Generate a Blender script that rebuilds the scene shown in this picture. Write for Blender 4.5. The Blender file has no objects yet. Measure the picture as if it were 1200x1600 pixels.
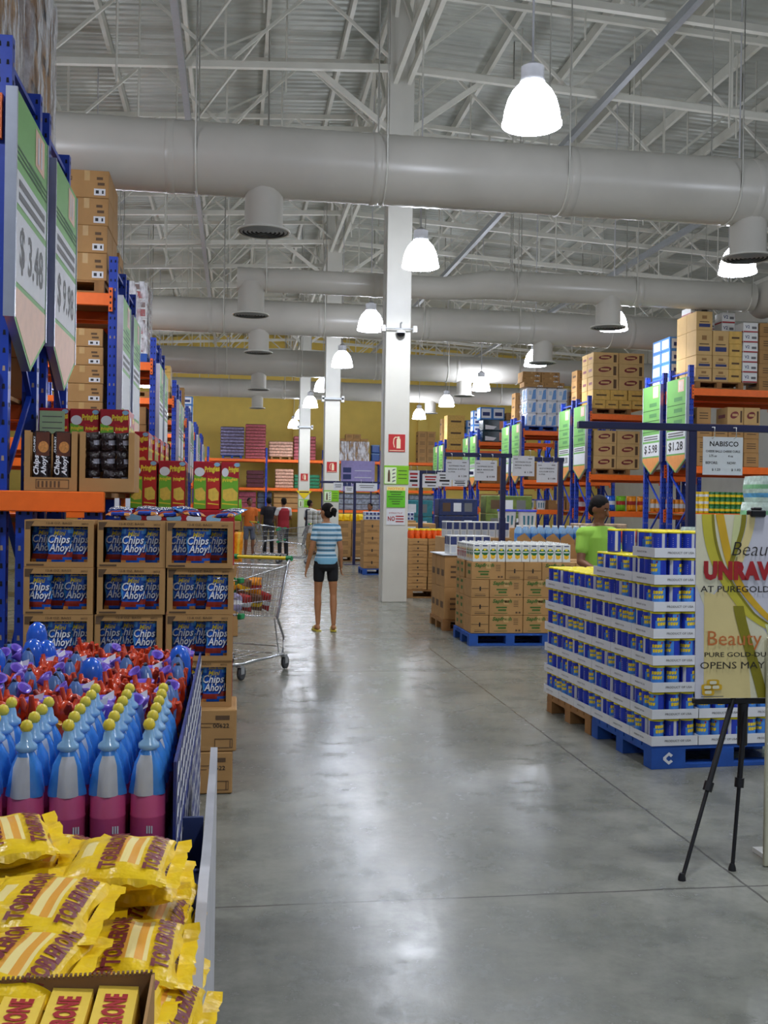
import bpy, bmesh, math, random
from mathutils import Vector, Matrix

random.seed(7)
SC = bpy.context.scene
COL = SC.collection
PI = math.pi
R = math.radians

# ------------------------------------------------------------------ camera
EYE = 1.55
FPX = 1600.0
_r = R(0.9)
_yc = Vector((-233, 14, 1600)).normalized()
_zc = Vector((math.sin(_r), math.cos(_r), 0))
_zc.z = -(_yc.x*_zc.x + _yc.y*_zc.y)/_yc.z
_zc.normalize()
_xc = _yc.cross(_zc)
if _xc.x < 0:
    _xc = -_xc
CR = Vector((_xc.x, _yc.x, _zc.x))
CU = Vector((_xc.y, _yc.y, _zc.y))
CF = Vector((_xc.z, _yc.z, _zc.z))
cam_d = bpy.data.cameras.new('camera')
cam = bpy.data.objects.new('camera', cam_d)
COL.objects.link(cam)
cam.matrix_world = Matrix(((CR.x, CU.x, -CF.x, 0), (CR.y, CU.y, -CF.y, 0), (CR.z, CU.z, -CF.z, EYE), (0, 0, 0, 1)))
cam_d.sensor_fit = 'VERTICAL'
cam_d.sensor_height = 36.0
cam_d.sensor_width = 27.0
cam_d.lens = 36.0
cam_d.clip_end = 200
SC.camera = cam

# ------------------------------------------------------------------ world, exposure, lamps
SC.view_settings.view_transform = 'Standard'
SC.view_settings.look = 'None'
SC.view_settings.exposure = 0.08
SC.view_settings.gamma = 1.0
SC.view_settings.use_curve_mapping = False
SC.cycles.max_bounces = 6
SC.cycles.diffuse_bounces = 3
SC.cycles.glossy_bounces = 3
SC.cycles.transparent_max_bounces = 8
SC.cycles.caustics_reflective = False
SC.cycles.caustics_refractive = False
SC.cycles.sample_clamp_indirect = 4.0
WORLD_COL = (0.62, 0.72, 0.9)
WORLD_STR = 0.30
LAMP_W = 50.0          # downward flux of one high-bay lamp
BELL_STR = 33.0          # glow of its acrylic bell
world = bpy.data.worlds.new('world')
SC.world = world
world.use_nodes = True
_bg = world.node_tree.nodes['Background']
_bg.inputs[0].default_value = (*WORLD_COL, 1)
_bg.inputs[1].default_value = WORLD_STR


def ray(x, y):
    return CR*((x-600)/FPX) + CU*((800-y)/FPX) + CF


def atY(x, y, Y):
    d = ray(x, y)
    return Vector((0, 0, EYE)) + d*(Y/d.y)


def atX(x, y, X):
    d = ray(x, y)
    return Vector((0, 0, EYE)) + d*(X/d.x)


def atZ(x, y, z):
    d = ray(x, y)
    return Vector((0, 0, EYE)) + d*((z-EYE)/d.z)


# ------------------------------------------------------------------ materials
def lin(c):
    return tuple(((v/255)/12.92 if v/255 <= 0.04045 else ((v/255+0.055)/1.055)**2.4) for v in c)


MATS = {}


def mat(name, c, rough=0.6, metal=0.0, var=0.12, scale=14.0, emit=0.0, spec=0.5, alpha=1.0, bump=0.0, coat=0.0):
    if name in MATS:
        return MATS[name]
    m = bpy.data.materials.new(name)
    m.use_nodes = True
    nt = m.node_tree
    b = nt.nodes['Principled BSDF']
    L = lin(c)
    b.inputs['Roughness'].default_value = rough
    b.inputs['Metallic'].default_value = metal
    b.inputs['Specular IOR Level'].default_value = spec
    b.inputs['Coat Weight'].default_value = coat
    if var > 0 or bump > 0:
        tc = nt.nodes.new('ShaderNodeTexCoord')
        nz = nt.nodes.new('ShaderNodeTexNoise')
        nz.inputs['Scale'].default_value = scale
        nz.inputs['Detail'].default_value = 3
        nt.links.new(tc.outputs['Object'], nz.inputs['Vector'])
        rp = nt.nodes.new('ShaderNodeValToRGB')
        rp.color_ramp.elements[0].position = 0.3
        rp.color_ramp.elements[1].position = 0.7
        rp.color_ramp.elements[0].color = tuple(v*(1-var) for v in L)+(1,)
        rp.color_ramp.elements[1].color = tuple(min(1, v*(1+var)) for v in L)+(1,)
        nt.links.new(nz.outputs[0], rp.inputs[0])
        nt.links.new(rp.outputs[0], b.inputs['Base Color'])
        if bump > 0:
            bp = nt.nodes.new('ShaderNodeBump')
            bp.inputs['Strength'].default_value = bump
            bp.inputs['Distance'].default_value = 0.02
            nt.links.new(nz.outputs[0], bp.inputs['Height'])
            nt.links.new(bp.outputs[0], b.inputs['Normal'])
    else:
        b.inputs['Base Color'].default_value = L+(1,)
    if emit > 0:
        b.inputs['Emission Color'].default_value = L+(1,)
        b.inputs['Emission Strength'].default_value = emit
    if alpha < 1:
        b.inputs['Alpha'].default_value = alpha
    MATS[name] = m
    return m


K = mat
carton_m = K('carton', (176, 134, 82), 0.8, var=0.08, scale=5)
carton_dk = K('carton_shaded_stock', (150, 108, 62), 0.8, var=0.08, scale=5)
carton_lt = K('carton_pale', (206, 170, 112), 0.75, var=0.06, scale=5)
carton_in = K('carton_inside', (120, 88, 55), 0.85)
tape_m = K('packing_tape', (196, 160, 104), 0.35, var=0.05)
ink = K('black_ink', (34, 30, 28), 0.6, var=0)
ink_soft = K('brown_ink', (92, 68, 44), 0.7, var=0)
ink_blue = K('navy_ink', (44, 56, 110), 0.6, var=0)
ink_grey = K('grey_ink', (112, 112, 112), 0.6, var=0)
ink_green = K('green_ink', (64, 102, 36), 0.7, var=0)
ink_red = K('red_ink', (168, 28, 34), 0.6, var=0)
ink_maroon = K('maroon_ink', (120, 34, 40), 0.5, var=0)
white_m = K('white_paper', (226, 228, 232), 0.55, var=0.03)
white_pl = K('white_plastic', (224, 224, 220), 0.35, var=0.03)
white_pt = K('white_paint', (216, 214, 204), 0.45, var=0.03, scale=3)
duct_m = K('duct_paint', (206, 202, 192), 0.3, var=0.04, scale=2)
steel_wh = K('white_steel', (228, 226, 214), 0.4, var=0.05, scale=3)
steel_gy = K('grey_steel', (168, 172, 176), 0.35, metal=0.3, var=0.05)
rack_blue = K('rack_blue', (24, 62, 172), 0.38, var=0.06)
rack_orange = K('rack_orange', (252, 112, 28), 0.42, var=0.06)
hole_m = K('punched_hole', (170, 150, 128), 0.7, var=0)
hole_dk = K('dark_hole', (10, 14, 34), 0.8, var=0)
navy = K('navy_steel', (26, 30, 74), 0.4, var=0.05)
sign_green = K('sign_green', (112, 176, 84), 0.5, var=0.05, scale=3)
sign_orange = K('sign_orange', (232, 150, 74), 0.5, var=0.05)
sign_peach = K('sign_peach', (238, 196, 168), 0.5, var=0.05)
sign_line = K('sign_dark_green', (40, 84, 30), 0.6, var=0)
alu = K('aluminium', (190, 194, 205), 0.28, metal=0.8, var=0.04)
pallet_blue = K('pallet_blue', (28, 78, 160), 0.7, var=0.15, scale=9)
pallet_wood = K('pallet_wood', (150, 108, 62), 0.8, var=0.2, scale=9)
black_m = K('black_plastic', (20, 20, 24), 0.4, var=0.1)
rubber = K('rubber_grey', (62, 64, 68), 0.6, var=0.1)
chrome = K('chrome_wire', (190, 192, 196), 0.22, metal=0.9, var=0.03)
yellow_pl = K('yellow_plastic', (236, 206, 30), 0.35, var=0.05)
green_pl = K('green_plastic', (18, 132, 72), 0.4, var=0.05)
wrap_m = K('stretch_wrap', (232, 232, 236), 0.14, var=0.1, alpha=0.32, bump=0.8, scale=18)
wrap_thin = K('thin_stretch_wrap', (236, 238, 242), 0.1, var=0.05, alpha=0.12, bump=0.4, scale=10)


def streaky(m, lo, hi):
    nt = m.node_tree; N = nt.nodes
    tc = N.new('ShaderNodeTexCoord'); mp = N.new('ShaderNodeMapping'); mp.inputs['Scale'].default_value = (9, 9, 2.2)
    nz = N.new('ShaderNodeTexNoise'); nz.inputs['Scale'].default_value = 1.4; nz.inputs['Detail'].default_value = 6
    rp = N.new('ShaderNodeMapRange'); rp.inputs[1].default_value = 0.42; rp.inputs[2].default_value = 0.6; rp.inputs[3].default_value = lo; rp.inputs[4].default_value = hi
    nt.links.new(tc.outputs['Object'], mp.inputs[0]); nt.links.new(mp.outputs[0], nz.inputs['Vector']); nt.links.new(nz.outputs[0], rp.inputs[0])
    nt.links.new(rp.outputs[0], N['Principled BSDF'].inputs['Alpha'])


streaky(wrap_m, 0.12, 0.92)
foil_blue = K('foil_blue', (28, 96, 206), 0.22, var=0.25, scale=30, coat=0.3, bump=0.25)
foil_navy = K('foil_navy', (18, 34, 110), 0.25, var=0.2, scale=30)
foil_yellow = K('foil_yellow', (252, 206, 24), 0.32, var=0.1, scale=30, bump=0.3)
foil_dark = K('foil_dark_brown', (34, 22, 22), 0.16, var=0.3, scale=40, bump=0.7)
foil_red = K('foil_red', (168, 42, 38), 0.3, var=0.15, scale=30)
foil_green = K('foil_green', (120, 190, 40), 0.28, var=0.15, scale=30, bump=0.3)
foil_orange = K('foil_orange', (242, 150, 24), 0.28, var=0.15, scale=30, bump=0.3)
cookie_m = K('cookie_print', (196, 132, 66), 0.6, var=0.3, scale=90)
bright_white = K('print_white', (240, 242, 248), 0.4, var=0)
print_yellow = K('print_yellow', (250, 222, 60), 0.4, var=0)
cream = K('cream_print', (252, 230, 150), 0.4, var=0)
print_orange = K('print_orange', (240, 170, 60), 0.4, var=0)


# ------------------------------------------------------------------ mesh helper
_text_cache = {}


def text_geo(body, italic=False, bold=0.0, space=1.0):
    key = (body, italic, bold, space)
    if key in _text_cache:
        return _text_cache[key]
    cu = bpy.data.curves.new('t', 'FONT')
    cu.body = body
    cu.size = 1.0
    cu.align_x = 'CENTER'
    cu.align_y = 'CENTER'
    cu.resolution_u = 2
    cu.offset = bold
    cu.space_character = space+bold*1.2
    if italic:
        cu.shear = 0.25
    ob = bpy.data.objects.new('t', cu)
    me = bpy.data.meshes.new_from_object(ob)
    vs = [tuple(v.co) for v in me.vertices]
    fs = [tuple(p.vertices) for p in me.polygons]
    bpy.data.objects.remove(ob)
    bpy.data.curves.remove(cu)
    bpy.data.meshes.remove(me)
    if vs:
        x0 = min(v[0] for v in vs); x1 = max(v[0] for v in vs)
        y0 = min(v[1] for v in vs); y1 = max(v[1] for v in vs)
        vs = [(v[0]-(x0+x1)/2, v[1]-(y0+y1)/2) for v in vs]
        w, h = x1-x0, y1-y0
    else:
        w = h = 1
    _text_cache[key] = (vs, fs, w, h)
    return _text_cache[key]


class MB:
    def __init__(s):
        s.v = []; s.f = []; s.m = []; s.sm = []; s.mats = []

    def mi(s, m):
        for i, k in enumerate(s.mats):
            if k is m:
                return i
        s.mats.append(m)
        return len(s.mats)-1

    def face(s, pts, m, smooth=False):
        n = len(s.v)
        s.v += [tuple(p) for p in pts]
        s.f.append(tuple(range(n, n+len(pts))))
        s.m.append(s.mi(m)); s.sm.append(smooth)

    def mesh(s, vs, fs, m, smooth=False):
        n = len(s.v)
        s.v += [tuple(p) for p in vs]
        for i, f in enumerate(fs):
            s.f.append(tuple(n+k for k in f))
            s.m.append(s.mi(m[i] if isinstance(m, list) else m)); s.sm.append(smooth)

    def box(s, x0, x1, y0, y1, z0, z1, m, top=None, front=None, rim=None):
        vs = [(x0, y0, z0), (x1, y0, z0), (x1, y1, z0), (x0, y1, z0), (x0, y0, z1), (x1, y0, z1), (x1, y1, z1), (x0, y1, z1)]
        fs = [(3, 2, 1, 0), (4, 5, 6, 7), (0, 1, 5, 4), (1, 2, 6, 5), (2, 3, 7, 6), (3, 0, 4, 7)]
        s.mesh(vs, fs, [m, top or m, front or m, m, m, m])
        return s

    def cbox(s, x0, x1, y0, y1, z0, z1, m, c=0.006):
        X, Y, Z = (x0, x1), (y0, y1), (z0, z1)
        vs = []; idx = {}
        for i in (0, 1):
            for j in (0, 1):
                for k in (0, 1):
                    sx, sy, sz = (1-2*i)*c, (1-2*j)*c, (1-2*k)*c
                    for a, d in enumerate(((0, sy, sz), (sx, 0, sz), (sx, sy, 0))):
                        idx[i, j, k, a] = len(vs)
                        vs.append((X[i]+d[0], Y[j]+d[1], Z[k]+d[2]))
        fs = []
        for i in (0, 1):
            q = [idx[i, 0, 0, 0], idx[i, 1, 0, 0], idx[i, 1, 1, 0], idx[i, 0, 1, 0]]
            fs.append(q if i else q[::-1])
            q = [idx[0, i, 0, 1], idx[0, i, 1, 1], idx[1, i, 1, 1], idx[1, i, 0, 1]]
            fs.append(q if i else q[::-1])
            q = [idx[0, 0, i, 2], idx[1, 0, i, 2], idx[1, 1, i, 2], idx[0, 1, i, 2]]
            fs.append(q if i else q[::-1])
        for i in (0, 1):
            for j in (0, 1):
                fs.append([idx[i, j, 0, 0], idx[i, j, 0, 1], idx[i, j, 1, 1], idx[i, j, 1, 0]])
                fs.append([idx[i, 0, j, 0], idx[i, 0, j, 2], idx[i, 1, j, 2], idx[i, 1, j, 0]])
                fs.append([idx[0, i, j, 1], idx[0, i, j, 2], idx[1, i, j, 2], idx[1, i, j, 1]])
        for i in (0, 1):
            for j in (0, 1):
                for k in (0, 1):
                    fs.append([idx[i, j, k, 0], idx[i, j, k, 1], idx[i, j, k, 2]])
        s.mesh(vs, fs, m)
        return s

    def tube(s, pts, r, m, n=8, cap=True, smooth=True):
        pts = [Vector(p) for p in pts]
        rings = []
        up = Vector((0, 0, 1))
        for i, p in enumerate(pts):
            if i == 0:
                d = pts[1]-p
            elif i == len(pts)-1:
                d = p-pts[i-1]
            else:
                d = (pts[i+1]-p).normalized()+(p-pts[i-1]).normalized()
            d.normalize()
            a = d.cross(up)
            if a.length < 1e-3:
                a = d.cross(Vector((1, 0, 0)))
            a.normalize()
            b = a.cross(d)
            rr = r[i] if isinstance(r, (list, tuple)) else r
            rings.append([p+a*(math.cos(2*PI*k/n)*rr)+b*(math.sin(2*PI*k/n)*rr) for k in range(n)])
        s.rings(rings, m, cap, smooth)
        return s

    def rings(s, rings, m, cap=True, smooth=True, closed=True):
        n = len(rings[0]); vs = [p for q in rings for p in q]; fs = []; ms = []
        for i in range(len(rings)-1):
            for k in range(n if closed else n-1):
                k2 = (k+1) % n
                fs.append((i*n+k, i*n+k2, (i+1)*n+k2, (i+1)*n+k))
                ms.append(m(i, k) if callable(m) else (m[i] if isinstance(m, list) else m))
        s.mesh(vs, fs, ms, smooth)
        if cap:
            s.face(list(reversed(rings[0])), ms[0])
            s.face(rings[-1], ms[-1])

    def lathe(s, prof, m, n=20, c=(0, 0, 0), cap=True, smooth=True, mod=None):
        rg = []
        for (r, z) in prof:
            rg.append([(c[0]+math.cos(2*PI*k/n)*r*(mod(k/n, z) if mod else 1), c[1]+math.sin(2*PI*k/n)*r*(mod(k/n, z) if mod else 1), c[2]+z) for k in range(n)])
        s.rings(rg, m, cap, smooth)
        return s

    def ext(s, poly, o, u, v, w, m, mside=None):
        """polygon poly (2-D, counter-clockwise seen against w) in the plane o+u,v with thickness w"""
        o, u, v, w = Vector(o), Vector(u), Vector(v), Vector(w)
        a = [o+u*p[0]+v*p[1] for p in poly]
        b = [p+w for p in a]
        s.face(a, m)
        s.face(list(reversed(b)), mside or m)
        n = len(a)
        for i in range(n):
            j = (i+1) % n
            s.face([a[j], a[i], b[i], b[j]], mside or m)
        return s

    def poly(s, poly, o, u, v, m):
        o, u, v = Vector(o), Vector(u), Vector(v)
        s.face([o+u*p[0]+v*p[1] for p in poly], m)
        return s

    def text(s, body, o, u, v, size, m, italic=False, bold=0.012, width=None, warp=None):
        vs, fs, w, h = text_geo(body, italic, bold)
        o, u, v = Vector(o), Vector(u), Vector(v)
        sx = size if width is None else width/w
        pts = [o+u*(p[0]*sx)+v*(p[1]*size) for p in vs]
        if warp:
            pts = [warp(p) for p in pts]
        s.mesh(pts, fs, m)
        return s

    def data(s, name):
        me = bpy.data.meshes.new(name)
        me.from_pydata(s.v, [], s.f)
        for m in s.mats:
            me.materials.append(m)
        me.polygons.foreach_set('material_index', s.m)
        me.polygons.foreach_set('use_smooth', s.sm)
        me.update()
        return me

    def build(s, name, parent=None, loc=None, rz=0.0):
        return inst(name, s.data(name), parent, loc, rz)


def inst(name, me, parent=None, loc=None, rz=0.0):
    o = bpy.data.objects.new(name, me)
    COL.objects.link(o)
    if parent is not None:
        o.parent = parent
    if loc is not None:
        o.location = loc
    if rz:
        o.rotation_euler = (0, 0, rz)
    return o


def empty(name, loc=(0, 0, 0), rz=0.0):
    o = bpy.data.objects.new(name, None)
    o.empty_display_size = 0.05
    COL.objects.link(o)
    o.location = loc
    o.rotation_euler = (0, 0, rz)
    return o


def tag(o, label, cat, group=None, kind=None):
    o['label'] = label
    o['category'] = cat
    if group:
        o['group'] = group
    if kind:
        o['kind'] = kind
    return o


def struct(o):
    o['kind'] = 'structure'
    return o


def dup(root, loc, rz=0.0, label=None, group=None, rot=None):
    r = root.copy()
    COL.objects.link(r)
    r.location = loc
    r.rotation_euler = rot if rot else (0, 0, rz)
    if label:
        r['label'] = label
    if group:
        r['group'] = group
    for ch in list(root.children):
        c = ch.copy()
        COL.objects.link(c)
        c.parent = r
        for g in list(ch.children):
            d = g.copy()
            COL.objects.link(d)
            d.parent = c
    return r


class Kind:
    """first placement moves the prototype itself, later ones copy it"""
    def __init__(s, root):
        s.root = root; s.used = False

    def put(s, loc, label, rz=0.0, group=None, rot=None):
        if not s.used:
            s.used = True
            o = s.root
            o.location = loc
            o.rotation_euler = rot if rot else (0, 0, rz)
            o['label'] = label
            if group:
                o['group'] = group
            return o
        return dup(s.root, loc, rz, label, group, rot)


ORD = ['first', 'second', 'third', 'fourth', 'fifth', 'sixth', 'seventh', 'eighth', 'ninth', 'tenth', 'eleventh', 'twelfth', 'thirteenth',
       'fourteenth', 'fifteenth', 'sixteenth', 'seventeenth', 'eighteenth', 'nineteenth', 'twentieth', 'twenty-first', 'twenty-second']
NUM = ['one', 'two', 'three', 'four', 'five', 'six', 'seven', 'eight', 'nine', 'ten']
UX, UY, UZ = Vector((1, 0, 0)), Vector((0, 1, 0)), Vector((0, 0, 1))

# ------------------------------------------------------------------ floor, walls, roof
def floor_material():
    m = bpy.data.materials.new('polished_concrete')
    m.use_nodes = True
    nt = m.node_tree; N = nt.nodes; Lk = nt.links
    b = N['Principled BSDF']
    tc = N.new('ShaderNodeTexCoord')
    def noise(sc, det, rough=0.6):
        n = N.new('ShaderNodeTexNoise')
        n.inputs['Scale'].default_value = sc; n.inputs['Detail'].default_value = det; n.inputs['Roughness'].default_value = rough
        Lk.new(tc.outputs['Object'], n.inputs['Vector'])
        return n
    n1 = noise(0.55, 5); n2 = noise(3.2, 8, 0.7); n3 = noise(26, 4)
    def ramp(src, p0, c0, p1, c1):
        r = N.new('ShaderNodeValToRGB')
        r.color_ramp.elements[0].position = p0; r.color_ramp.elements[0].color = (*c0, 1)
        r.color_ramp.elements[1].position = p1; r.color_ramp.elements[1].color = (*c1, 1)
        Lk.new(src, r.inputs[0])
        return r
    r1 = ramp(n1.outputs[0], 0.35, lin((122, 124, 116)), 0.65, lin((148, 148, 138)))
    r2 = ramp(n2.outputs[0], 0.36, (0.54, 0.56, 0.55), 0.6, (1, 1, 1))
    r3 = ramp(n3.outputs[0], 0.3, (0.9, 0.9, 0.9), 0.6, (1, 1, 1))
    def mul(a, c):
        x = N.new('ShaderNodeMix'); x.data_type = 'RGBA'; x.blend_type = 'MULTIPLY'; x.inputs[0].default_value = 1
        Lk.new(a, x.inputs[6]); Lk.new(c, x.inputs[7])
        return x.outputs[2]
    c = mul(mul(r1.outputs[0], r2.outputs[0]), r3.outputs[0])
    # saw-cut joints
    sx = N.new('ShaderNodeSeparateXYZ'); Lk.new(tc.outputs['Object'], sx.inputs[0])
    def mth(op, a, v=None, w=None):
        x = N.new('ShaderNodeMath'); x.operation = op
        for i, q in enumerate((a, v, w)):
            if q is None:
                continue
            if isinstance(q, (int, float)):
                x.inputs[i].default_value = q
            else:
                Lk.new(q, x.inputs[i])
        return x.outputs[0]
    wob = mth('MULTIPLY', mth('SUBTRACT', n2.outputs[0], 0.5), 0.03)
    def joint(coord, at, pitch):
        # distance to the nearest line at + k*pitch
        d = mth('ABSOLUTE', mth('SUBTRACT', mth('FRACT', mth('ADD', mth('DIVIDE', mth('SUBTRACT', mth('ADD', coord, wob), at), pitch), 100.5)), 0.5))
        return mth('LESS_THAN', mth('MULTIPLY', d, pitch), 0.006)
    j = mth('MAXIMUM', joint(sx.outputs[1], 3.96, 5.5), joint(sx.outputs[0], 2.12, 5.0))
    mx = N.new('ShaderNodeMix'); mx.data_type = 'RGBA'
    Lk.new(mth('MULTIPLY', j, 0.75), mx.inputs[0]); Lk.new(c, mx.inputs[6]); mx.inputs[7].default_value = (*lin((52, 50, 46)), 1)
    Lk.new(mx.outputs[2], b.inputs['Base Color'])
    rr = ramp(n2.outputs[0], 0.3, (0.33,)*3, 0.7, (0.17,)*3)
    Lk.new(rr.outputs[0], b.inputs['Roughness'])
    b.inputs['Specular IOR Level'].default_value = 0.45
    bp = N.new('ShaderNodeBump'); bp.inputs['Strength'].default_value = 0.1; bp.inputs['Distance'].default_value = 0.02
    Lk.new(n2.outputs[0], bp.inputs['Height']); Lk.new(bp.outputs[0], b.inputs['Normal'])
    return m


FX0, FX1, FY0, FY1 = -12.0, 19.0, -6.0, 52.0
f = MB(); f.box(FX0, FX1, FY0, FY1, -0.2, 0.0, floor_material()); struct(f.build('floor'))

wall_yellow = K('wall_yellow', (250, 218, 112), 0.75, var=0.05, scale=1.5)
wall_white = K('wall_white', (206, 204, 194), 0.75, var=0.05, scale=1.5)
RIDGE_X, RIDGE_Z, SLOPE = 2.55, 10.1, 0.055


def roof_z(x):
    return RIDGE_Z-SLOPE*abs(x-RIDGE_X)


def wall_poly(y0, y1, m, name):
    b = MB()
    pts = [(FX0, 0), (FX1, 0), (FX1, roof_z(FX1)), (RIDGE_X, RIDGE_Z), (FX0, roof_z(FX0))]
    b.ext(pts, (0, y0, 0), UX, UZ, UY*(y1-y0), m)
    return struct(b.build(name))


wall_poly(FY1, FY1+0.2, wall_yellow, 'wall_back')
b = MB(); b.box(FX0-0.2, FX0, FY0, FY1, 0, roof_z(FX0), wall_white); struct(b.build('wall_left'))
b = MB(); b.box(FX1, FX1+0.2, FY0, FY1, 0, roof_z(FX1), wall_white); struct(b.build('wall_right'))
for i, x in enumerate((-3.2, 3.1, 9.5)):
    b = MB(); b.box(x-0.25, x+0.25, FY1-0.22, FY1, 0, roof_z(x)-0.05, wall_yellow); struct(b.build('trim_%d' % (i+1)))


def roof_material():
    m = bpy.data.materials.new('roof_sheet')
    m.use_nodes = True
    nt = m.node_tree; N = nt.nodes; Lk = nt.links
    b = N['Principled BSDF']
    tc = N.new('ShaderNodeTexCoord')
    wv = N.new('ShaderNodeTexWave'); wv.bands_direction = 'Y'; wv.inputs['Scale'].default_value = 1.6; wv.inputs['Distortion'].default_value = 0.15
    Lk.new(tc.outputs['Object'], wv.inputs['Vector'])
    nz = N.new('ShaderNodeTexNoise'); nz.inputs['Scale'].default_value = 0.7; nz.inputs['Detail'].default_value = 4
    Lk.new(tc.outputs['Object'], nz.inputs['Vector'])
    rp = N.new('ShaderNodeValToRGB')
    rp.color_ramp.elements[0].color = (*lin((168, 172, 164)), 1); rp.color_ramp.elements[1].color = (*lin((200, 202, 192)), 1)
    rp.color_ramp.elements[0].position = 0.3; rp.color_ramp.elements[1].position = 0.7
    Lk.new(nz.outputs[0], rp.inputs[0]); Lk.new(rp.outputs[0], b.inputs['Base Color'])
    b.inputs['Roughness'].default_value = 0.38; b.inputs['Metallic'].default_value = 0.25
    bp = N.new('ShaderNodeBump'); bp.inputs['Strength'].default_value = 0.5; bp.inputs['Distance'].default_value = 0.04
    Lk.new(wv.outputs[0], bp.inputs['Height']); Lk.new(bp.outputs[0], b.inputs['Normal'])
    return m


b = MB(); rm = roof_material(); T = 0.12
for (xa, xb) in ((FX0-0.2, RIDGE_X), (RIDGE_X, FX1+0.2)):
    za, zb = roof_z(xa), roof_z(xb)
    b.ext([(xa, za), (xb, zb), (xb, zb+T), (xa, za+T)], (0, FY0, 0), UX, UZ, UY*(FY1+0.2-FY0), rm)
struct(b.build('ceiling'))


def bar(mb, p, q, w, h, m):
    """square steel bar between two points"""
    p, q = Vector(p), Vector(q)
    d = (q-p).normalized()
    a = d.cross(UZ)
    if a.length < 1e-3:
        a = Vector((1, 0, 0))
    a.normalize(); c = a.cross(d)
    mb.rings([[e+a*(sx*w/2)+c*(sy*h/2) for sx, sy in ((-1, -1), (1, -1), (1, 1), (-1, 1))] for e in (p, q)], m, True, False)


# roof trusses across the aisle, one every 2.75 m
tr = MB()
def tz(x, d): return roof_z(x)-d
XS = [RIDGE_X-14.0+1.4*i for i in range(21)]
for (xa, xb) in ((XS[0], RIDGE_X), (RIDGE_X, XS[-1])):
    bar(tr, (xa, 0, tz(xa, 1.55)), (xb, 0, tz(xb, 1.55)), 0.09, 0.1, steel_wh)
    bar(tr, (xa, 0, tz(xa, 0.3)), (xb, 0, tz(xb, 0.3)), 0.08, 0.09, steel_wh)
for i in range(20):
    x0, x1 = XS[i], XS[i+1]
    if i % 2 == 0:
        bar(tr, (x0, 0.02, tz(x0, 1.55)), (x1, 0.02, tz(x1, 0.3)), 0.045, 0.045, steel_wh)
    else:
        bar(tr, (x0, 0.02, tz(x0, 0.3)), (x1, 0.02, tz(x1, 1.55)), 0.045, 0.045, steel_wh)
    if i % 2 == 0:
        bar(tr, (x0, -0.02, tz(x0, 1.55)), (x0, -0.02, tz(x0, 0.3)), 0.035, 0.035, steel_wh)
tm = tr.data('roof_truss')
TRY = [8.0+2.75*i for i in range(16)]
for y in TRY:
    struct(inst('roof_truss', tm, None, (0, y, 0)))
# purlins along the building
pm = MB(); pm.box(-0.035, 0.035, -6, 52, -0.2, 0, steel_wh); pm = pm.data('roof_purlin')
for i in range(21):
    x = XS[i]+0.7
    if FX0 < x < FX1:
        struct(inst('roof_purlin', pm, None, (x, 0, roof_z(x)-0.005)))
# lower longitudinal runners with knee braces
rn = MB(); rn.box(-0.05, 0.05, 6, 52, -0.06, 0.06, steel_gy); rnm = rn.data('roof_runner')
for x in (-0.9, 5.9, 10.2):
    struct(inst('roof_runner', rnm, None, (x, 0, roof_z(x)-1.68)))
kb = MB()
for y in TRY[:-1]:
    for x in (-0.9, 5.9, 10.2):
        bar(kb, (x, y, roof_z(x)-1.55), (x+1.3, y+1.37, roof_z(x)-0.3), 0.035, 0.035, steel_wh)
        bar(kb, (x+1.3, y+1.37, roof_z(x)-0.3), (x, y+2.75, roof_z(x)-1.55), 0.035, 0.035, steel_wh)
struct(kb.build('roof_bracing'))
# longitudinal girder truss on the column line
gr = MB()
for dz, w in ((1.75, 0.14), (0.35, 0.14)):
    for dx in (-0.11, 0.11):
        gr.box(RIDGE_X+dx-w/4, RIDGE_X+dx+w/4, 6, 51.8, RIDGE_Z-dz-0.07, RIDGE_Z-dz+0.07, steel_wh)
for i in range(33):
    y = 6.2+1.38*i
    z0, z1 = (RIDGE_Z-1.7, RIDGE_Z-0.4) if i % 2 == 0 else (RIDGE_Z-0.4, RIDGE_Z-1.7)
    for dx in (-0.11, 0.11):
        bar(gr, (RIDGE_X+dx, y, z0), (RIDGE_X+dx, y+1.38, z1), 0.06, 0.06, steel_wh)
struct(gr.build('roof_girder'))
# thin sag rods hanging between roof and runners
sg = MB()
for y in TRY:
    for k in range(9):
        x = -3.6+2.1*k+0.3*math.sin(y*3+k)
        sg.tube([(x, y+0.9, roof_z(x)-0.05), (x, y+0.9, roof_z(x)-(2.6 if k % 2 else 1.6))], 0.016, steel_wh, 5, False)
struct(sg.build('roof_rods'))

# ------------------------------------------------------------------ columns
def column(y, i):
    b = MB()
    b.cbox(RIDGE_X-0.2, RIDGE_X+0.2, y, y+0.42, 0, RIDGE_Z-0.2, white_pt, 0.008)
    for dx in (-1, 1):
        b.box(RIDGE_X+dx*0.2-0.012, RIDGE_X+dx*0.2+0.012, y+0.12, y+0.3, 0.0, 8.1, white_pt)
    o = struct(b.build('column'))
    kn = MB()
    for dx in (-1, 1):
        bar(kn, (RIDGE_X+dx*0.15, y+0.2, 7.6), (RIDGE_X+dx*1.4, y+0.2, roof_z(RIDGE_X+1.4)-1.5), 0.08, 0.08, steel_wh)
    struct(kn.build('column_brace', o))
    return o


COLY = (16.2, 27.3, 38.3)
for i, y in enumerate(COLY):
    column(y, i)

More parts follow.
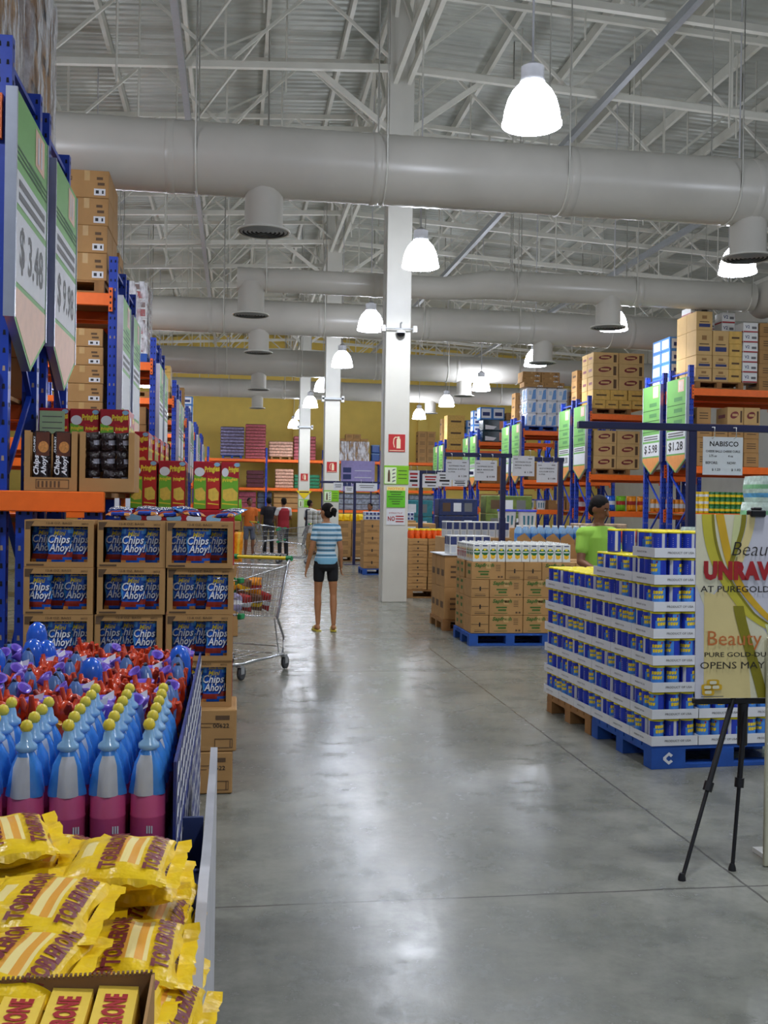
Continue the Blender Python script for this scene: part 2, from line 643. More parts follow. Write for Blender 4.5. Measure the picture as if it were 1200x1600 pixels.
# ------------------------------------------------------------------ air ducts
def duct(name, y, z, r, x0, x1, label, rz0=None):
    e = empty('air_duct', (x0, y, z))
    b = MB(); n = 28; rings = []
    L = x1-x0; step = 0.075; k = 0; x = 0.0
    prof = rz0 or (lambda q: (r, 0.0))
    N_ = int(L/step)
    for i in range(N_+1):
        x = i*L/N_
        rr, dz = prof(x0+x)
        rr += 0.006 if i % 2 else 0.0
        rings.append([(x, math.cos(2*PI*k/n)*rr, dz+math.sin(2*PI*k/n)*rr) for k in range(n)])
    b.rings(rings, duct_m, True, True)
    b.build('duct_shell', e)
    for i in range(1, int(L/2.4)+1):
        j = MB()
        x = i*2.4
        rr, dz = prof(x0+x)
        j.rings([[(xx, math.cos(2*PI*k/n)*q, dz+math.sin(2*PI*k/n)*q) for k in range(n)] for xx, q in ((x-0.05, rr+0.004), (x-0.04, rr+0.012), (x+0.04, rr+0.012), (x+0.05, rr+0.004))], duct_m, False, True)
        j.build('joint_band', e)
    for i in range(int(L/2.2)+1):
        x = 0.5+i*2.2
        if x > L:
            break
        rr, dz = prof(x0+x)
        h = MB(); ln = roof_z(x0+x)-z+0.02
        h.tube([(x, -(rr+0.005), ln), (x, -(rr+0.012), dz)]+[(x, -math.cos(PI*t/8)*(rr+0.012), dz-math.sin(PI*t/8)*(rr+0.012)) for t in range(1, 8)]+[(x, rr+0.012, dz), (x, rr+0.005, ln)], 0.013, steel_wh, 5, False)
        h.build('hanger_strap', e)
    return tag(e, label, 'duct', 'white round ducts under the roof')


duct('d', 12.25, 5.59, 0.41, -3.2, 11.5, 'nearest and largest-looking round white air duct crossing above the aisle')
d2 = lambda x: (0.2, 0.0) if x < 3.6 else ((0.255, 0.1) if x > 4.4 else (0.2+0.055*(x-3.6)/0.8, 0.1*(x-3.6)/0.8))
duct('d', 17.8, 5.40, 0.2, -0.02, 9.4, 'slim white duct with a closed end that widens halfway across', d2)
duct('d', 22.8, 5.66, 0.37, -3.0, 13.0, 'round white duct crossing just behind the slim closed-end duct')
duct('d', 30.6, 5.73, 0.395, -3.0, 14.0, 'round white duct in front of the upper yellow wall, second from farthest')
duct('d', 41.0, 6.1, 0.36, -3.0, 14.0, 'farthest thin white duct, lowest against the yellow back wall')
# connecting duct that turns along the building
e = empty('air_duct', (9.75, 18.1, 5.5))
b = MB(); b.tube([(0, 0, 0), (0.05, -0.7, 0.02), (0.1, -2.0, 0.0), (0.1, -5.0, 0.0)], 0.33, duct_m, 24); b.build('duct_shell', e)
for yy in (-1.0, -2.7, -4.5):
    h = MB(); ln = roof_z(9.9)-5.48
    h.tube([(-0.245, yy, ln), (-0.245, yy, 0)]+[(0.1-math.cos(PI*t/8)*0.345, yy, -math.sin(PI*t/8)*0.345) for t in range(1, 8)]+[(0.445, yy, 0), (0.445, yy, ln)], 0.013, steel_wh, 5, False)
    h.build('hanger_strap', e)
tag(e, 'white duct running lengthwise above the tall carton stacks at the picture edge', 'duct', 'white round ducts under the roof')

# drop diffusers
dif = empty('air_diffuser')
b = MB(); b.lathe([(0.225, 0.26), (0.225, -0.22), (0.23, -0.23), (0.23, -0.26)], duct_m, 24, cap=False)
b.build('neck', dif)
b = MB(); b.lathe([(0.23, -0.25), (0.315, -0.275), (0.32, -0.29), (0.31, -0.30), (0.29, -0.295)], white_pt, 28, cap=False); b.build('flange', dif)
b = MB()
grille_dk = K('grille_shadow_gap', (70, 72, 74), 0.6, var=0)
b.lathe([(0.29, -0.286), (0.001, -0.286)], grille_dk, 24, cap=False)
for rr in (0.28, 0.23, 0.18, 0.13, 0.08, 0.03):
    b.lathe([(rr, -0.288), (rr-0.028, -0.303), (rr-0.03, -0.30)], steel_gy, 24, cap=False)
b.build('grille', dif)
tag(dif, '', 'vent', 'round air diffusers below the ducts')
DIF = Kind(dif)
for (x, yb, Y, zb, lab) in ((412, 345, 12.25, 5.18, 'round air diffuser under the nearest big duct above the cookie side'),
                            (1168, 405, 12.25, 5.18, 'round air diffuser under the nearest duct beside the lamp near the picture edge'),
                            (392, 480, 17.8, 5.20, 'round air diffuser below the closed end of the slim duct'),
                            (950, 510, 17.8, 5.245, 'round air diffuser below the widened half of the slim duct'),
                            (404, 540, 22.8, 5.29, 'round air diffuser under the duct just behind the slim duct, on the cookie side'),
                            (848, 545, 22.8, 5.29, 'round air diffuser above the wrapped white packs'),
                            (404, 605, 30.6, 5.335, 'small round diffuser third from farthest in the column over the racks'),
                            (725, 620, 30.6, 5.335, 'round air diffuser partly hiding a lamp before the upper yellow wall'),
                            (402, 635, 41.0, 5.74, 'small round diffuser under the farthest duct, above the purple wrapped pallets'),
                            (672, 645, 41.0, 5.74, 'round diffuser under the farthest duct beside two glowing lamps'),):
    p = atY(x, yb, Y)
    DIF.put((p.x, Y, zb-0.12), lab)

# ------------------------------------------------------------------ high-bay lamps
bell_m = K('bell_glow', (235, 241, 255), 0.3, var=0, emit=BELL_STR)
housing_m = K('lamp_housing', (205, 205, 208), 0.35, var=0.03)
lamp = empty('high_bay_lamp')
b = MB(); b.lathe([(0.105, 0.12), (0.105, 0.02), (0.115, 0.0), (0.115, -0.02)], housing_m, 20); b.build('housing', lamp)
b = MB(); b.lathe([(0.03, 0.17), (0.06, 0.15), (0.07, 0.12)], housing_m, 16); b.build('hook', lamp)
b = MB(); b.lathe([(0.10, -0.015), (0.13, -0.045), (0.18, -0.10), (0.222, -0.18), (0.25, -0.28), (0.262, -0.37), (0.272, -0.385), (0.272, -0.405), (0.262, -0.41)], bell_m, 28, cap=False)
b.build('bell_shade', lamp)
b = MB(); b.tube([(0, 0, 0), (0, 0, 1)], 0.011, housing_m, 6, False); o = b.build('suspension_rod', lamp); o.location = (0, 0, 0.16)
tag(lamp, '', 'lamp', 'glowing bell lamps under the roof')
ld = bpy.data.lights.new('lamp_light', 'AREA')
ld.shape = 'DISK'; ld.size = 0.46; ld.energy = LAMP_W; ld.color = (0.95, 0.97, 1.0); ld.spread = R(150)
lo = bpy.data.objects.new('lamp_light', ld); COL.objects.link(lo); lo.parent = lamp; lo.location = (0, 0, -0.39)
LAMP = Kind(lamp)
LZ = 5.43
LLAB = {9.2: 'largest-looking glowing bell lamp hanging over the aisle', 14.7: 'glowing bell lamp just beyond the near duct beside the tall white column',
        20.2: 'bell lamp half hidden behind the nearest white column', 25.7: 'bell lamp between the first and second white columns',
        31.2: 'bell lamp beside the second column, fifth along the aisle', 36.7: 'bell lamp sixth along the aisle, by the third column',
        42.2: 'bell lamp seventh along the aisle, against the third column', 47.7: 'farthest bell lamp along the aisle, low beside the third column',
        3.7: 'added bell lamp overhead near the easel, out of view', -1.8: 'added bell lamp overhead by the entrance, out of view'}  # last two lamps are added out of view to light the foreground


def put_lamp(loc, lab, group=None):
    o = LAMP.put(loc, lab, group=group)
    for c in o.children:
        if c.name.startswith('suspension_rod'):
            c.scale = (1, 1, roof_z(loc[0])-loc[2]-0.172)
    return o


for y in LLAB:
    yy = {9.2: 9.05, 31.2: 31.4, 47.7: 47.0, 42.2: 41.9}.get(y, y)
    put_lamp((2.62 if y > 0 else 2.0, yy, LZ), LLAB[y], group='glowing bell lamps under the roof')
for i, y in enumerate((3.0, 8.5, 14.1, 19.05, 24.3, 29.85, 34.9, 40.25, 45.9)):  # first lamp is out of view, kept to light the foreground goods
    put_lamp((7.22, y, LZ), 'bell lamp over the second bay of the hall, %s from the entrance' % ORD[i], group='glowing bell lamps under the roof')
for i, y in enumerate((3.7, 9.2, 14.7, 20.2, 24.7, 31.7, 36.7, 42.2, 47.5)):  # unseen line added for lighting; its far lamps brighten the back wall
    put_lamp((-2.7, y, LZ), 'added unseen bell lamp above the cookie-side racks, %s from the entrance' % ORD[i], group='glowing bell lamps under the roof')
for i, y in enumerate((13.2, 23.9, 34.2, 40.1, 46.5)):  # mostly hidden line added for lighting; far end brightens the back wall
    put_lamp((12.0, y, LZ), 'added bell lamp beyond the tall carton racks, %s from the entrance' % ORD[i], group='glowing bell lamps under the roof')

# ------------------------------------------------------------------ pallet racks
def upright_mesh(h):
    b = MB()
    w, d = 0.09, 0.07
    b.box(-w/2, w/2, -d/2, d/2, 0, h, rack_blue)
    n = int(h/0.1)
    for i in range(n):
        z = 0.08+i*0.1
        for dx in (-0.022, 0.022):
            b.poly([(dx-0.008, z-0.014), (dx+0.008, z-0.014), (dx+0.006, z+0.014), (dx-0.006, z+0.014)], (0, -d/2-0.0015, 0), UX, UZ, hole_m if i % 5 == 2 else hole_dk)
        for s in (1, -1):
            b.poly([(-0.012, z-0.012), (0.012, z-0.012), (0.012, z+0.012), (-0.012, z+0.012)], (s*(w/2+0.0015), 0, 0), UY*s, UZ, hole_m if i % 3 == 0 else hole_dk)
    b.box(-0.07, 0.07, -0.06, 0.06, 0, 0.008, rack_blue)
    return b.data('upright')


UPR = {}
def beam_mesh(L):
    b = MB()
    b.cbox(0.05, L-0.05, -0.025, 0.025, -0.13, 0.0, rack_orange, 0.006)
    for x0 in (0.045, L-0.085):
        b.box(x0, x0+0.04, -0.032, 0.02, -0.19, 0.06, rack_orange)
        for k in range(4):
            z = -0.16+k*0.06
            b.poly([(0.012, z-0.012), (0.028, z-0.012), (0.028, z+0.012), (0.012, z+0.012)], (x0, -0.0335, 0), UX, UZ, hole_dk)
    return b.data('beam')


BEAM = {}
BAY = 2.75
FD = 0.9


def rack_row(x_end, sgn, ys, bays, h, levels, label, group):
    """ys: y of the front upright of each back-to-back frame line; sgn -1 extends to lower x"""
    e = empty('pallet_rack', (x_end, ys[0], 0))
    if h not in UPR:
        UPR[h] = upright_mesh(h)
    if BAY not in BEAM:
        BEAM[BAY] = beam_mesh(BAY)
    bm_ = BEAM[BAY]
    for f in ys:
        y = f-ys[0]
        for k in range(bays+1):
            x = sgn*(BAY*k+0.045)
            if k < 2 or True:
                for yy in (0.035, FD-0.035):
                    inst('upright', UPR[h], e, (x, y+yy, 0))
                br = MB()
                z = 0.35
                i = 0
                while z < h-0.5:
                    z1 = z+0.62
                    a, c = (0.06, FD-0.06) if i % 2 == 0 else (FD-0.06, 0.06)
                    bar(br, (x, y+a, z), (x, y+c, z1), 0.03, 0.025, rack_blue)
                    z = z1; i += 1
                for z in (0.25, h-0.12):
                    bar(br, (x, y+0.06, z), (x, y+FD-0.06, z), 0.035, 0.03, rack_blue)
                br.build('frame_brace', e)
        for k in range(bays):
            x0 = sgn*(BAY*k) if sgn > 0 else -(BAY*(k+1))
            for z in levels:
                for yy in (0.0, FD):
                    inst('beam', bm_, e, (x0, y+yy, z))
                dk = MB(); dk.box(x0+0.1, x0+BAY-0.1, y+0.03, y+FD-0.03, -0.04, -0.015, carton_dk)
                inst('deck', dk.data('deck'), e, (0, 0, z))
    return tag(e, label, 'rack', group)


LXE, RXE = -1.26, 8.16
LEFT_Y = [5.95, 11.12, 16.45, 22.1, 27.9, 33.4, 38.9]
RIGHT_Y = [17.68, 23.08, 28.7, 34.15, 39.7]
LH, RH = 4.13, 4.2
LEV = (3.776, 2.356, 1.496)
LLEV = (3.736, 2.196, 1.496)
for i, y in enumerate(LEFT_Y):
    rack_row(LXE, -1, (y, y+1.15), 1, LH, LLEV if i else (3.736, 2.196, 1.45), 'blue and orange pallet rack on the cookie side, %s from the entrance' % ORD[i], 'racks along the cookie side')
for i, y in enumerate(RIGHT_Y):
    rack_row(RXE, 1, (y, y+1.15), 1, RH, LEV, 'blue and orange pallet rack beyond the blue tubs, %s row from the entrance' % ORD[i], 'racks across the hall')
# rack along the back wall
e = empty('pallet_rack', (-4.04, 49.0, 0))
for k in range(6):
    for yy in (0.035, FD-0.035):
        inst('upright', UPR[RH], e, (2.75*k, yy, 0))
for k in range(5):
    for z in (3.656, 2.296, 1.296):
        for yy in (0.0, FD):
            inst('beam', BEAM[BAY], e, (2.75*k, yy, z))
        dk = MB(); dk.box(2.75*k+0.1, 2.75*k+2.65, 0.03, FD-0.03, -0.04, -0.015, carton_dk); inst('deck', dk.data('deck'), e, (0, 0, z))
tag(e, 'long orange beamed rack standing along the yellow back wall', 'rack')


# ------------------------------------------------------------------ hanging price boards on the rack ends
def price_board(x, y0, w, ztop, zpt, side, price, label, faint=False, tipm=None, lines=3, q_=1.0):
    """board in the plane x, facing +x (side=1) or -x (side=-1); w along y"""
    e = empty('price_sign', (x, y0+w/2, zpt))
    H = ztop-zpt; tip = 0.24
    u = UY if side > 0 else -UY
    nrm = UX*side
    poly = [(-w/2, tip), (0, 0), (w/2, tip), (w/2, H), (-w/2, H)]
    b = MB()
    b.ext(poly, nrm*0.05, u, UZ, nrm*-0.05, sign_green, alu)
    lift = nrm*0.052
    TP_ = 0.17*q_; PH_ = 0.42-0.13*(1-q_)/0.5; SH_ = 0.18-0.06*(1-q_)/0.5
    # tip triangle
    b.poly([(-w/2+0.02, tip+0.02), (0, 0.03), (w/2-0.02, tip+0.02), (w/2-0.02, tip+TP_), (-w/2+0.02, tip+TP_)], lift, u, UZ, tipm or sign_orange)
    z1 = tip+TP_
    b.poly([(-w/2+0.03, z1+0.03), (w/2-0.03, z1+0.03), (w/2-0.03, z1+PH_), (-w/2+0.03, z1+PH_)], lift, u, UZ, white_m)
    if price:
        b.text(price, nrm*0.054+UZ*(z1+0.03+(PH_-0.03)/2), u, UZ, PH_*0.74, ink_grey if faint else ink, bold=0.02, width=w*0.74)
    b.poly([(-w/2+0.03, z1+PH_+0.04), (w/2-0.03, z1+PH_+0.04), (w/2-0.03, z1+PH_+0.04+SH_), (-w/2+0.03, z1+PH_+0.04+SH_)], lift, u, UZ, white_m)
    for q in range(2):
        b.poly([(-w/2+0.08, z1+PH_+0.04+SH_*(0.17+q*0.39)), (w/2-0.09, z1+PH_+0.04+SH_*(0.17+q*0.39)), (w/2-0.09, z1+PH_+0.04+SH_*(0.39+q*0.39)), (-w/2+0.08, z1+PH_+0.04+SH_*(0.39+q*0.39))], nrm*0.054, u, UZ, ink_grey)
    z = z1+PH_+SH_+0.10
    n = max(1, lines)
    hh = (H-0.28-z)/n if H-0.28 > z else 0.12
    for q in range(n):
        za = z+q*hh
        b.poly([(-w/2+0.015, za), (w/2-0.015, za), (w/2-0.015, za+0.012), (-w/2+0.015, za+0.012)], lift, u, UZ, sign_line)
        b.poly([(-w*0.12, za+hh*0.35), (w*0.3, za+hh*0.35), (w*0.3, za+hh*0.7), (-w*0.12, za+hh*0.7)], lift, u, UZ, K('faded_green_print', (84, 140, 78), 0.6, var=0))
    b.poly([(w*0.08, H-0.25), (w*0.38, H-0.25), (w*0.38, H-0.03), (w*0.08, H-0.03)], lift, u, UZ, sign_peach)
    for dx in (0.0, 0.09):
        b.poly([(w*0.15+dx, H-0.22), (w*0.19+dx, H-0.22), (w*0.19+dx, H-0.06), (w*0.15+dx, H-0.06)], nrm*0.054, u, UZ, white_m)
    b.build('board', e)
    # aluminium edge strips and hooks
    for s in (-1, 1):
        k = MB()
        k.box(-0.005, 0.056, s*w/2-0.012, s*w/2+0.012, tip-0.0, H, alu) if side > 0 else k.box(-0.056, 0.005, s*w/2-0.012, s*w/2+0.012, tip, H, alu)
        k.build('edge_strip', e)
    return tag(e, label, 'sign', 'pointed price boards on the rack ends')


price_board(LXE+0.012, 5.78, 0.92, 3.78, 2.30, 1, '$ 3.48', 'big pointed green price board reading 3.48 on the nearest rack end', tipm=sign_peach, faint=True)
price_board(LXE+0.012, 7.0, 0.9, 3.80, 2.32, 1, '$ 9.98', 'big pointed green price board reading 9.98 beside the 3.48 board', tipm=sign_peach, faint=True)
for i, y in enumerate(LEFT_Y[1:]):
    for k, dy in enumerate((0.05, 1.2)):
        price_board(LXE+0.012, y+dy-0.08, 0.82, 3.72, 2.1, 1, '', 'pale pointed board, %s half of the %s rack end on the cookie side' % (('near', 'far')[k], ORD[i+1]), tipm=sign_peach)
prices = [('$1.28', '$ 5.98'), ('', '$ 26.00'), ('', ''), ('', ''), ('', '')]
for i, y in enumerate(RIGHT_Y):
    for k, dy in enumerate((0.04, 1.19)):
        t = prices[i][k]
        lab = ('pointed green price board reading %s on the first rack end beyond the tubs' % t.replace('$', '').strip()) if i == 0 else 'pointed green price board, %s half of the %s rack end across the hall' % (('near', 'far')[k], ORD[i])
        price_board(RXE-0.012, y+dy-0.06, 0.84, 3.98, 2.24, -1, t, lab, tipm=sign_orange, q_=0.5)


# ------------------------------------------------------------------ cartons and pallets
_cart = {}


def carton_root(w, d, h, style=0, name='carton'):
    """a closed carton, origin at the middle of its base, printed front towards -y and both ends"""
    key = (w, d, h, style)
    if key in _cart:
        return _cart[key]
    b = MB()
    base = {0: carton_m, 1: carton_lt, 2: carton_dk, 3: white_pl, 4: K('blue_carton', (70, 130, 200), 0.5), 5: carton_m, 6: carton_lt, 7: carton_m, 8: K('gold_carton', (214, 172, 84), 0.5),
            9: carton_m}[style]
    b.cbox(-w/2, w/2, -d/2, d/2, 0.001, h-0.001, base, 0.005)
    y = -d/2-0.0012
    F = lambda x0, x1, z0, z1, m, yy=y: b.poly([(x0, z0), (x1, z0), (x1, z1), (x0, z1)], (0, yy, 0), UX, UZ, m)
    S = lambda y0, y1, z0, z1, m: (b.poly([(y0, z0), (y1, z0), (y1, z1), (y0, z1)], (w/2+0.0012, 0, 0), UY, UZ, m), b.poly([(-y1, z0), (-y0, z0), (-y0, z1), (-y1, z1)], (-w/2-0.0012, 0, 0), -UY, UZ, m))
    if style in (0, 2, 5):
        F(-0.028, 0.028, h*0.62, h-0.004, tape_m)
        b.poly([(-0.028, -d/2+0.006), (0.028, -d/2+0.006), (0.028, d/2-0.006), (-0.028, d/2-0.006)], (0, 0, h+0.0005), UX, UY, tape_m)
    if style == 0:
        F(w*0.16, w*0.42, h*0.10, h*0.34, white_m)
        F(w*0.20, w*0.27, h*0.16, h*0.28, ink, y-0.001); F(w*0.34, w*0.38, h*0.16, h*0.28, ink, y-0.001)
        F(w*0.22, w*0.36, h*0.66, h*0.76, ink_soft); F(w*0.24, w*0.4, h*0.46, h*0.56, ink_soft)
        b.lathe([(h*0.09, 0), (h*0.11, 0)], ink_soft, 14, (-w*0.38, 0, 0), cap=False) if False else None
        F(-w*0.42, -w*0.34, h*0.6, h*0.75, ink_soft); F(-w*0.4, -w*0.36, h*0.63, h*0.72, base, y-0.001)
    if style == 1:      # red oval print
        vs = [(math.cos(2*PI*k/16)*w*0.26-0.02, h*0.55+math.sin(2*PI*k/16)*h*0.2+math.cos(2*PI*k/16)*h*0.06) for k in range(16)]
        b.poly(vs, (0, y, 0), UX, UZ, ink_maroon)
        F(-w*0.2, w*0.14, h*0.48, h*0.62, carton_lt, y-0.001)
        F(w*0.3, w*0.42, h*0.12, h*0.8, ink_soft)
        S(-d*0.3, d*0.3, h*0.4, h*0.6, ink_maroon)
    if style == 3:      # white carton with red foot band
        F(-w/2+0.006, w/2-0.006, 0.006, h*0.16, ink_red)
        S(-d/2+0.006, d/2-0.006, 0.006, h*0.16, ink_red)
        b.text('V2', (-w*0.22, y-0.0005, h*0.58), UX, UZ, h*0.42, ink_blue, bold=0.02)
        F(w*0.08, w*0.4, h*0.38, h*0.62, ink_grey)
    if style == 4:
        F(-w*0.4, w*0.4, h*0.12, h*0.88, white_m); F(-w*0.3, w*0.3, h*0.3, h*0.6, ink_blue, y-0.001)
        S(-d*0.4, d*0.4, h*0.15, h*0.85, white_m)
    if style == 5:      # printed long green brand panel
        b.text('Sapfresh', (-w*0.12, y, h*0.79), UX, UZ, h*0.27, ink_green, italic=True, bold=0.045, width=w*0.58)
        F(-w*0.3, w*0.02, h*0.42, h*0.5, ink_green); F(-w*0.24, 0, h*0.26, h*0.36, ink_green); F(-w*0.36, w*0.04, h*0.12, h*0.15, ink_green)
        for q in range(4):
            F(w*0.22, w*0.36, h*(0.5+q*0.1), h*(0.53+q*0.1), ink_soft)
        F(w*0.28, w*0.34, h*0.12, h*0.22, ink_soft); F(w*0.37, w*0.43, h*0.12, h*0.22, ink_soft)
        S(-d*0.35, d*0.2, h*0.7, h*0.86, ink_green); S(-d*0.3, d*0.1, h*0.3, h*0.5, ink_green)
    if style == 6:
        F(-w*0.34, w*0.36, h*0.16, h*0.34, ink_blue); F(-w*0.15, w*0.15, h*0.6, h*0.78, K('tan_print', (150, 112, 66), 0.7, var=0))
        F(-w*0.3, w*0.3, h*0.42, h*0.46, ink_soft)
    if style == 7:
        F(-w/2+0.006, w/2-0.006, h*0.5, h*0.53, ink_soft); F(-w*0.04, w*0.04, h*0.38, h*0.62, ink)
        F(-w*0.3, w*0.3, h*0.1, h*0.14, ink_soft); F(-w*0.28, w*0.28, h*0.2, h*0.22, ink_soft)
    if style == 8:
        F(-w*0.3, w*0.3, h*0.4, h*0.55, ink_soft)
    if style == 9:
        for q in range(3):
            F(-w*0.32, w*0.3, h*(0.3+0.16*q), h*(0.36+0.16*q), ink_soft)
        S(-d*0.3, d*0.3, h*0.35, h*0.55, ink_soft)
    me = b.data(name)
    _cart[key] = me
    return me


GRP = 'cartons stored on the racks'


def stack(x0, y0, z0, nx, ny, nz, w, d, h, style, where, cat='carton', name='carton', skip=None, jit=0.004, group=None, color='brown'):
    """visible layer of a block of cartons; x0,y0 = near left corner"""
    me = carton_root(w, d, h, style, name)
    out = []
    for k in range(nz):
        for j in range(ny):
            for i in range(nx):
                if 0 < i < nx-1 and 0 < j and k < nz-1:
                    continue            # nothing of it can be seen
                if skip and skip(i, j, k):
                    continue
                o = inst(name, me, None, (x0+w/2+i*(w+0.015)+random.uniform(-jit, jit), y0+d/2+j*(d+0.015)+random.uniform(-jit, jit), z0+k*h), random.uniform(-0.011, 0.011))
                bits = '%s layer' % ORD[k] if nz > 1 else ''
                if nx > 1:
                    bits += ' column %s' % NUM[i]
                if ny > 1:
                    bits += ' row %s' % NUM[j]
                tag(o, ' '.join(('%s %s, %s, %s' % (color, cat, bits.strip(), where)).replace(', ,', ',').split()), cat, group or GRP)
                out.append(o)
    return out


def pallet(w, d, m, wood=True):
    e = empty('pallet')
    T = 0.022; Hh = 0.135
    for k, x in enumerate((0, w/2-0.05, w-0.1)):
        for y in (0, d/2-0.05, d-0.1):
            b = MB(); b.box(x, x+0.1, y, y+0.1, T, Hh-2*T, m); b.build('block', e)
    b = MB()
    for y in (0, d/2-0.05, d-0.1):
        b.box(0, w, y, y+0.1, 0, T, m)
    b.build('bottom_board', e)
    b = MB()
    for x in (0, w/2-0.05, w-0.1):
        b.box(x, x+0.1, 0, d, Hh-2*T, Hh-T, m)
    b.build('stringer', e)
    n = 7; bw = d/n
    b = MB()
    for k in range(n):
        b.box(0, w, k*bw+0.008, (k+1)*bw-0.008, Hh-T, Hh, m)
    b.build('deck_board', e)
    return e


PB = Kind(pallet(0.94, 0.84, pallet_blue)); PW = Kind(pallet(0.94, 0.84, pallet_wood))
tag(PB.root, '', 'pallet', 'pallets under the goods'); tag(PW.root, '', 'pallet', 'pallets under the goods')
PZ = 0.135


def wrapped(x0, x1, y0, y1, z0, z1, where, m=None):
    """stretch film around a load"""
    b = MB(); n = 14
    rg = []
    for k in range(n+1):
        z = z0+(z1-z0)*k/n
        j = lambda: random.uniform(0.0, 0.012)
        rg.append([(x0-0.012-j(), y0-0.012-j(), z), ((x0+x1)/2, y0-0.012-j(), z), (x1+0.012+j(), y0-0.012-j(), z), (x1+0.012+j(), (y0+y1)/2, z), (x1+0.012+j(), y1+0.012+j(), z),
                   ((x0+x1)/2, y1+0.012+j(), z), (x0-0.012-j(), y1+0.012+j(), z), (x0-0.012-j(), (y0+y1)/2, z)])
    b.rings(rg, m or wrap_m, False, False)
    return tag(b.build('stretch_film'), 'clear crinkled stretch film around %s' % where, 'film', 'stretch film on pallet loads')


# ---- cookie-side racks ------------------------------------------------
# nearest rack, top beam: tall wrapped load above the two big boards
for k in range(2):
    y = 5.98+1.15*k
    PW.put((LXE-1.08, y, 3.74), ('wooden pallet on top of the nearest cookie-side rack, over the 3.48 board', 'wooden pallet on top of the nearest cookie-side rack, over the 9.98 board')[k])
    stack(LXE-0.61, y+0.02, 3.74+PZ, 1, 2, 4, 0.46, 0.4, 0.34, 9, 'film-wrapped above the %s board' % ('3.48', '9.98')[k])
    wrapped(LXE-0.62, LXE-0.13, y+0.02, y+0.85, 3.74+PZ, 3.74+PZ+1.37, 'the tall carton load above the %s board' % ('3.48', '9.98')[k])
for k, (zz, n) in enumerate(((3.95, 5),)):
    # red strapping lines of the wrapped load are printed bands on the cartons
    pass
# goods on the middle level of the nearest rack (seen through the frame)
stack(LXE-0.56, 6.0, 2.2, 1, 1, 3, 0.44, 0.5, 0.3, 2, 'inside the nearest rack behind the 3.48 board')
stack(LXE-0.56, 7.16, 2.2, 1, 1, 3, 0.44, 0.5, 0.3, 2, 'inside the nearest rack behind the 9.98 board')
# second rack: four-high carton stack on top, five-high stack below
PW.put((LXE-1.08, 11.14, 3.74), 'wooden pallet under the tall carton stack on the second cookie-side rack')
stack(LXE-0.56, 11.16, 3.74+PZ, 1, 2, 4, 0.45, 0.42, 0.29, 0, 'on top of the second cookie-side rack')
stack(LXE-0.58, 11.16, 2.2, 1, 1, 6, 0.44, 0.6, 0.195, 0, 'on the middle shelf of the second cookie-side rack')
PW.put((LXE-1.08, 12.3, 3.74), 'wooden pallet on the back half of the second cookie-side rack')
stack(LXE-0.56, 12.32, 3.74+PZ, 1, 1, 2, 0.44, 0.42, 0.29, 9, 'on the back half of the second cookie-side rack')
# third rack: film-wrapped white and brown cases
PB.put((LXE-1.08, 16.47, 3.74), 'blue pallet under the wrapped cases on the third cookie-side rack')
case_m = _cart
b = MB(); w_, d_, h_ = 0.4, 0.38, 0.28
b.cbox(-w_/2, w_/2, -d_/2, d_/2, 0, h_-0.002, white_pl, 0.006)
for s, (o, u) in enumerate(((Vector((0, -d_/2-0.001, 0)), UX), (Vector((w_/2+0.001, 0, 0)), UY))):
    b.poly([(-0.17, 0.03), (0.17, 0.03), (0.17, 0.14), (-0.17, 0.14)], o, u, UZ, foil_red)
    b.poly([(-0.1, 0.05), (0.05, 0.05), (0.05, 0.12), (-0.1, 0.12)], o+(UY*-0.001 if s == 0 else UX*0.001), u, UZ, white_m)
    b.poly([(-0.17, 0.17), (0.17, 0.17), (0.17, 0.25), (-0.17, 0.25)], o, u, UZ, K('case_brown', (120, 84, 70), 0.5))
_cart[(w_, d_, h_, 0.5)] = b.data('drink_case')
for k in range(4):
    for j in range(2):
        for i in range(2):
            o = inst('drink_case', _cart[(w_, d_, h_, 0.5)], None, (LXE-0.76+i*0.41, 16.7+j*0.4, 3.74+PZ+k*h_))
            tag(o, 'white and red drink case, %s layer, %s row, %s column, wrapped on third rack' % (ORD[k], ORD[j], ORD[i]), 'case', 'wrapped drink cases')
wrapped(LXE-0.97, LXE-0.15, 16.5, 17.3, 3.74+PZ, 3.74+PZ+1.13, 'the white and red drink cases')
stack(LXE-0.58, 16.5, 2.2, 1, 1, 3, 0.44, 0.5, 0.28, 2, 'on the middle shelf of the third cookie-side rack')
# fourth to seventh
PW.put((LXE-1.08, 22.12, 3.74), 'wooden pallet on the fourth cookie-side rack')
stack(LXE-0.55, 22.15, 3.74+PZ, 1, 1, 4, 0.42, 0.45, 0.14, 8, 'on the fourth cookie-side rack', color='golden')
PW.put((LXE-1.08, 27.95, 3.74), 'wooden pallet on the fifth cookie-side rack')
stack(LXE-0.55, 27.98, 3.74+PZ, 1, 1, 3, 0.42, 0.45, 0.25, 9, 'on the fifth cookie-side rack')
PB.put((LXE-1.08, 33.45, 3.74), 'blue pallet on the sixth cookie-side rack')
stack(LXE-0.55, 33.5, 3.74+PZ, 1, 1, 4, 0.42, 0.45, 0.27, 4, 'on the sixth cookie-side rack', color='white and blue')
for q, y in enumerate((22.12, 27.95, 33.45, 38.95)):
    stack(LXE-0.58, y, 2.2, 1, 1, 2, 0.44, 0.5, 0.3, 2, 'on the middle shelf of the %s cookie-side rack' % ORD[q+3])

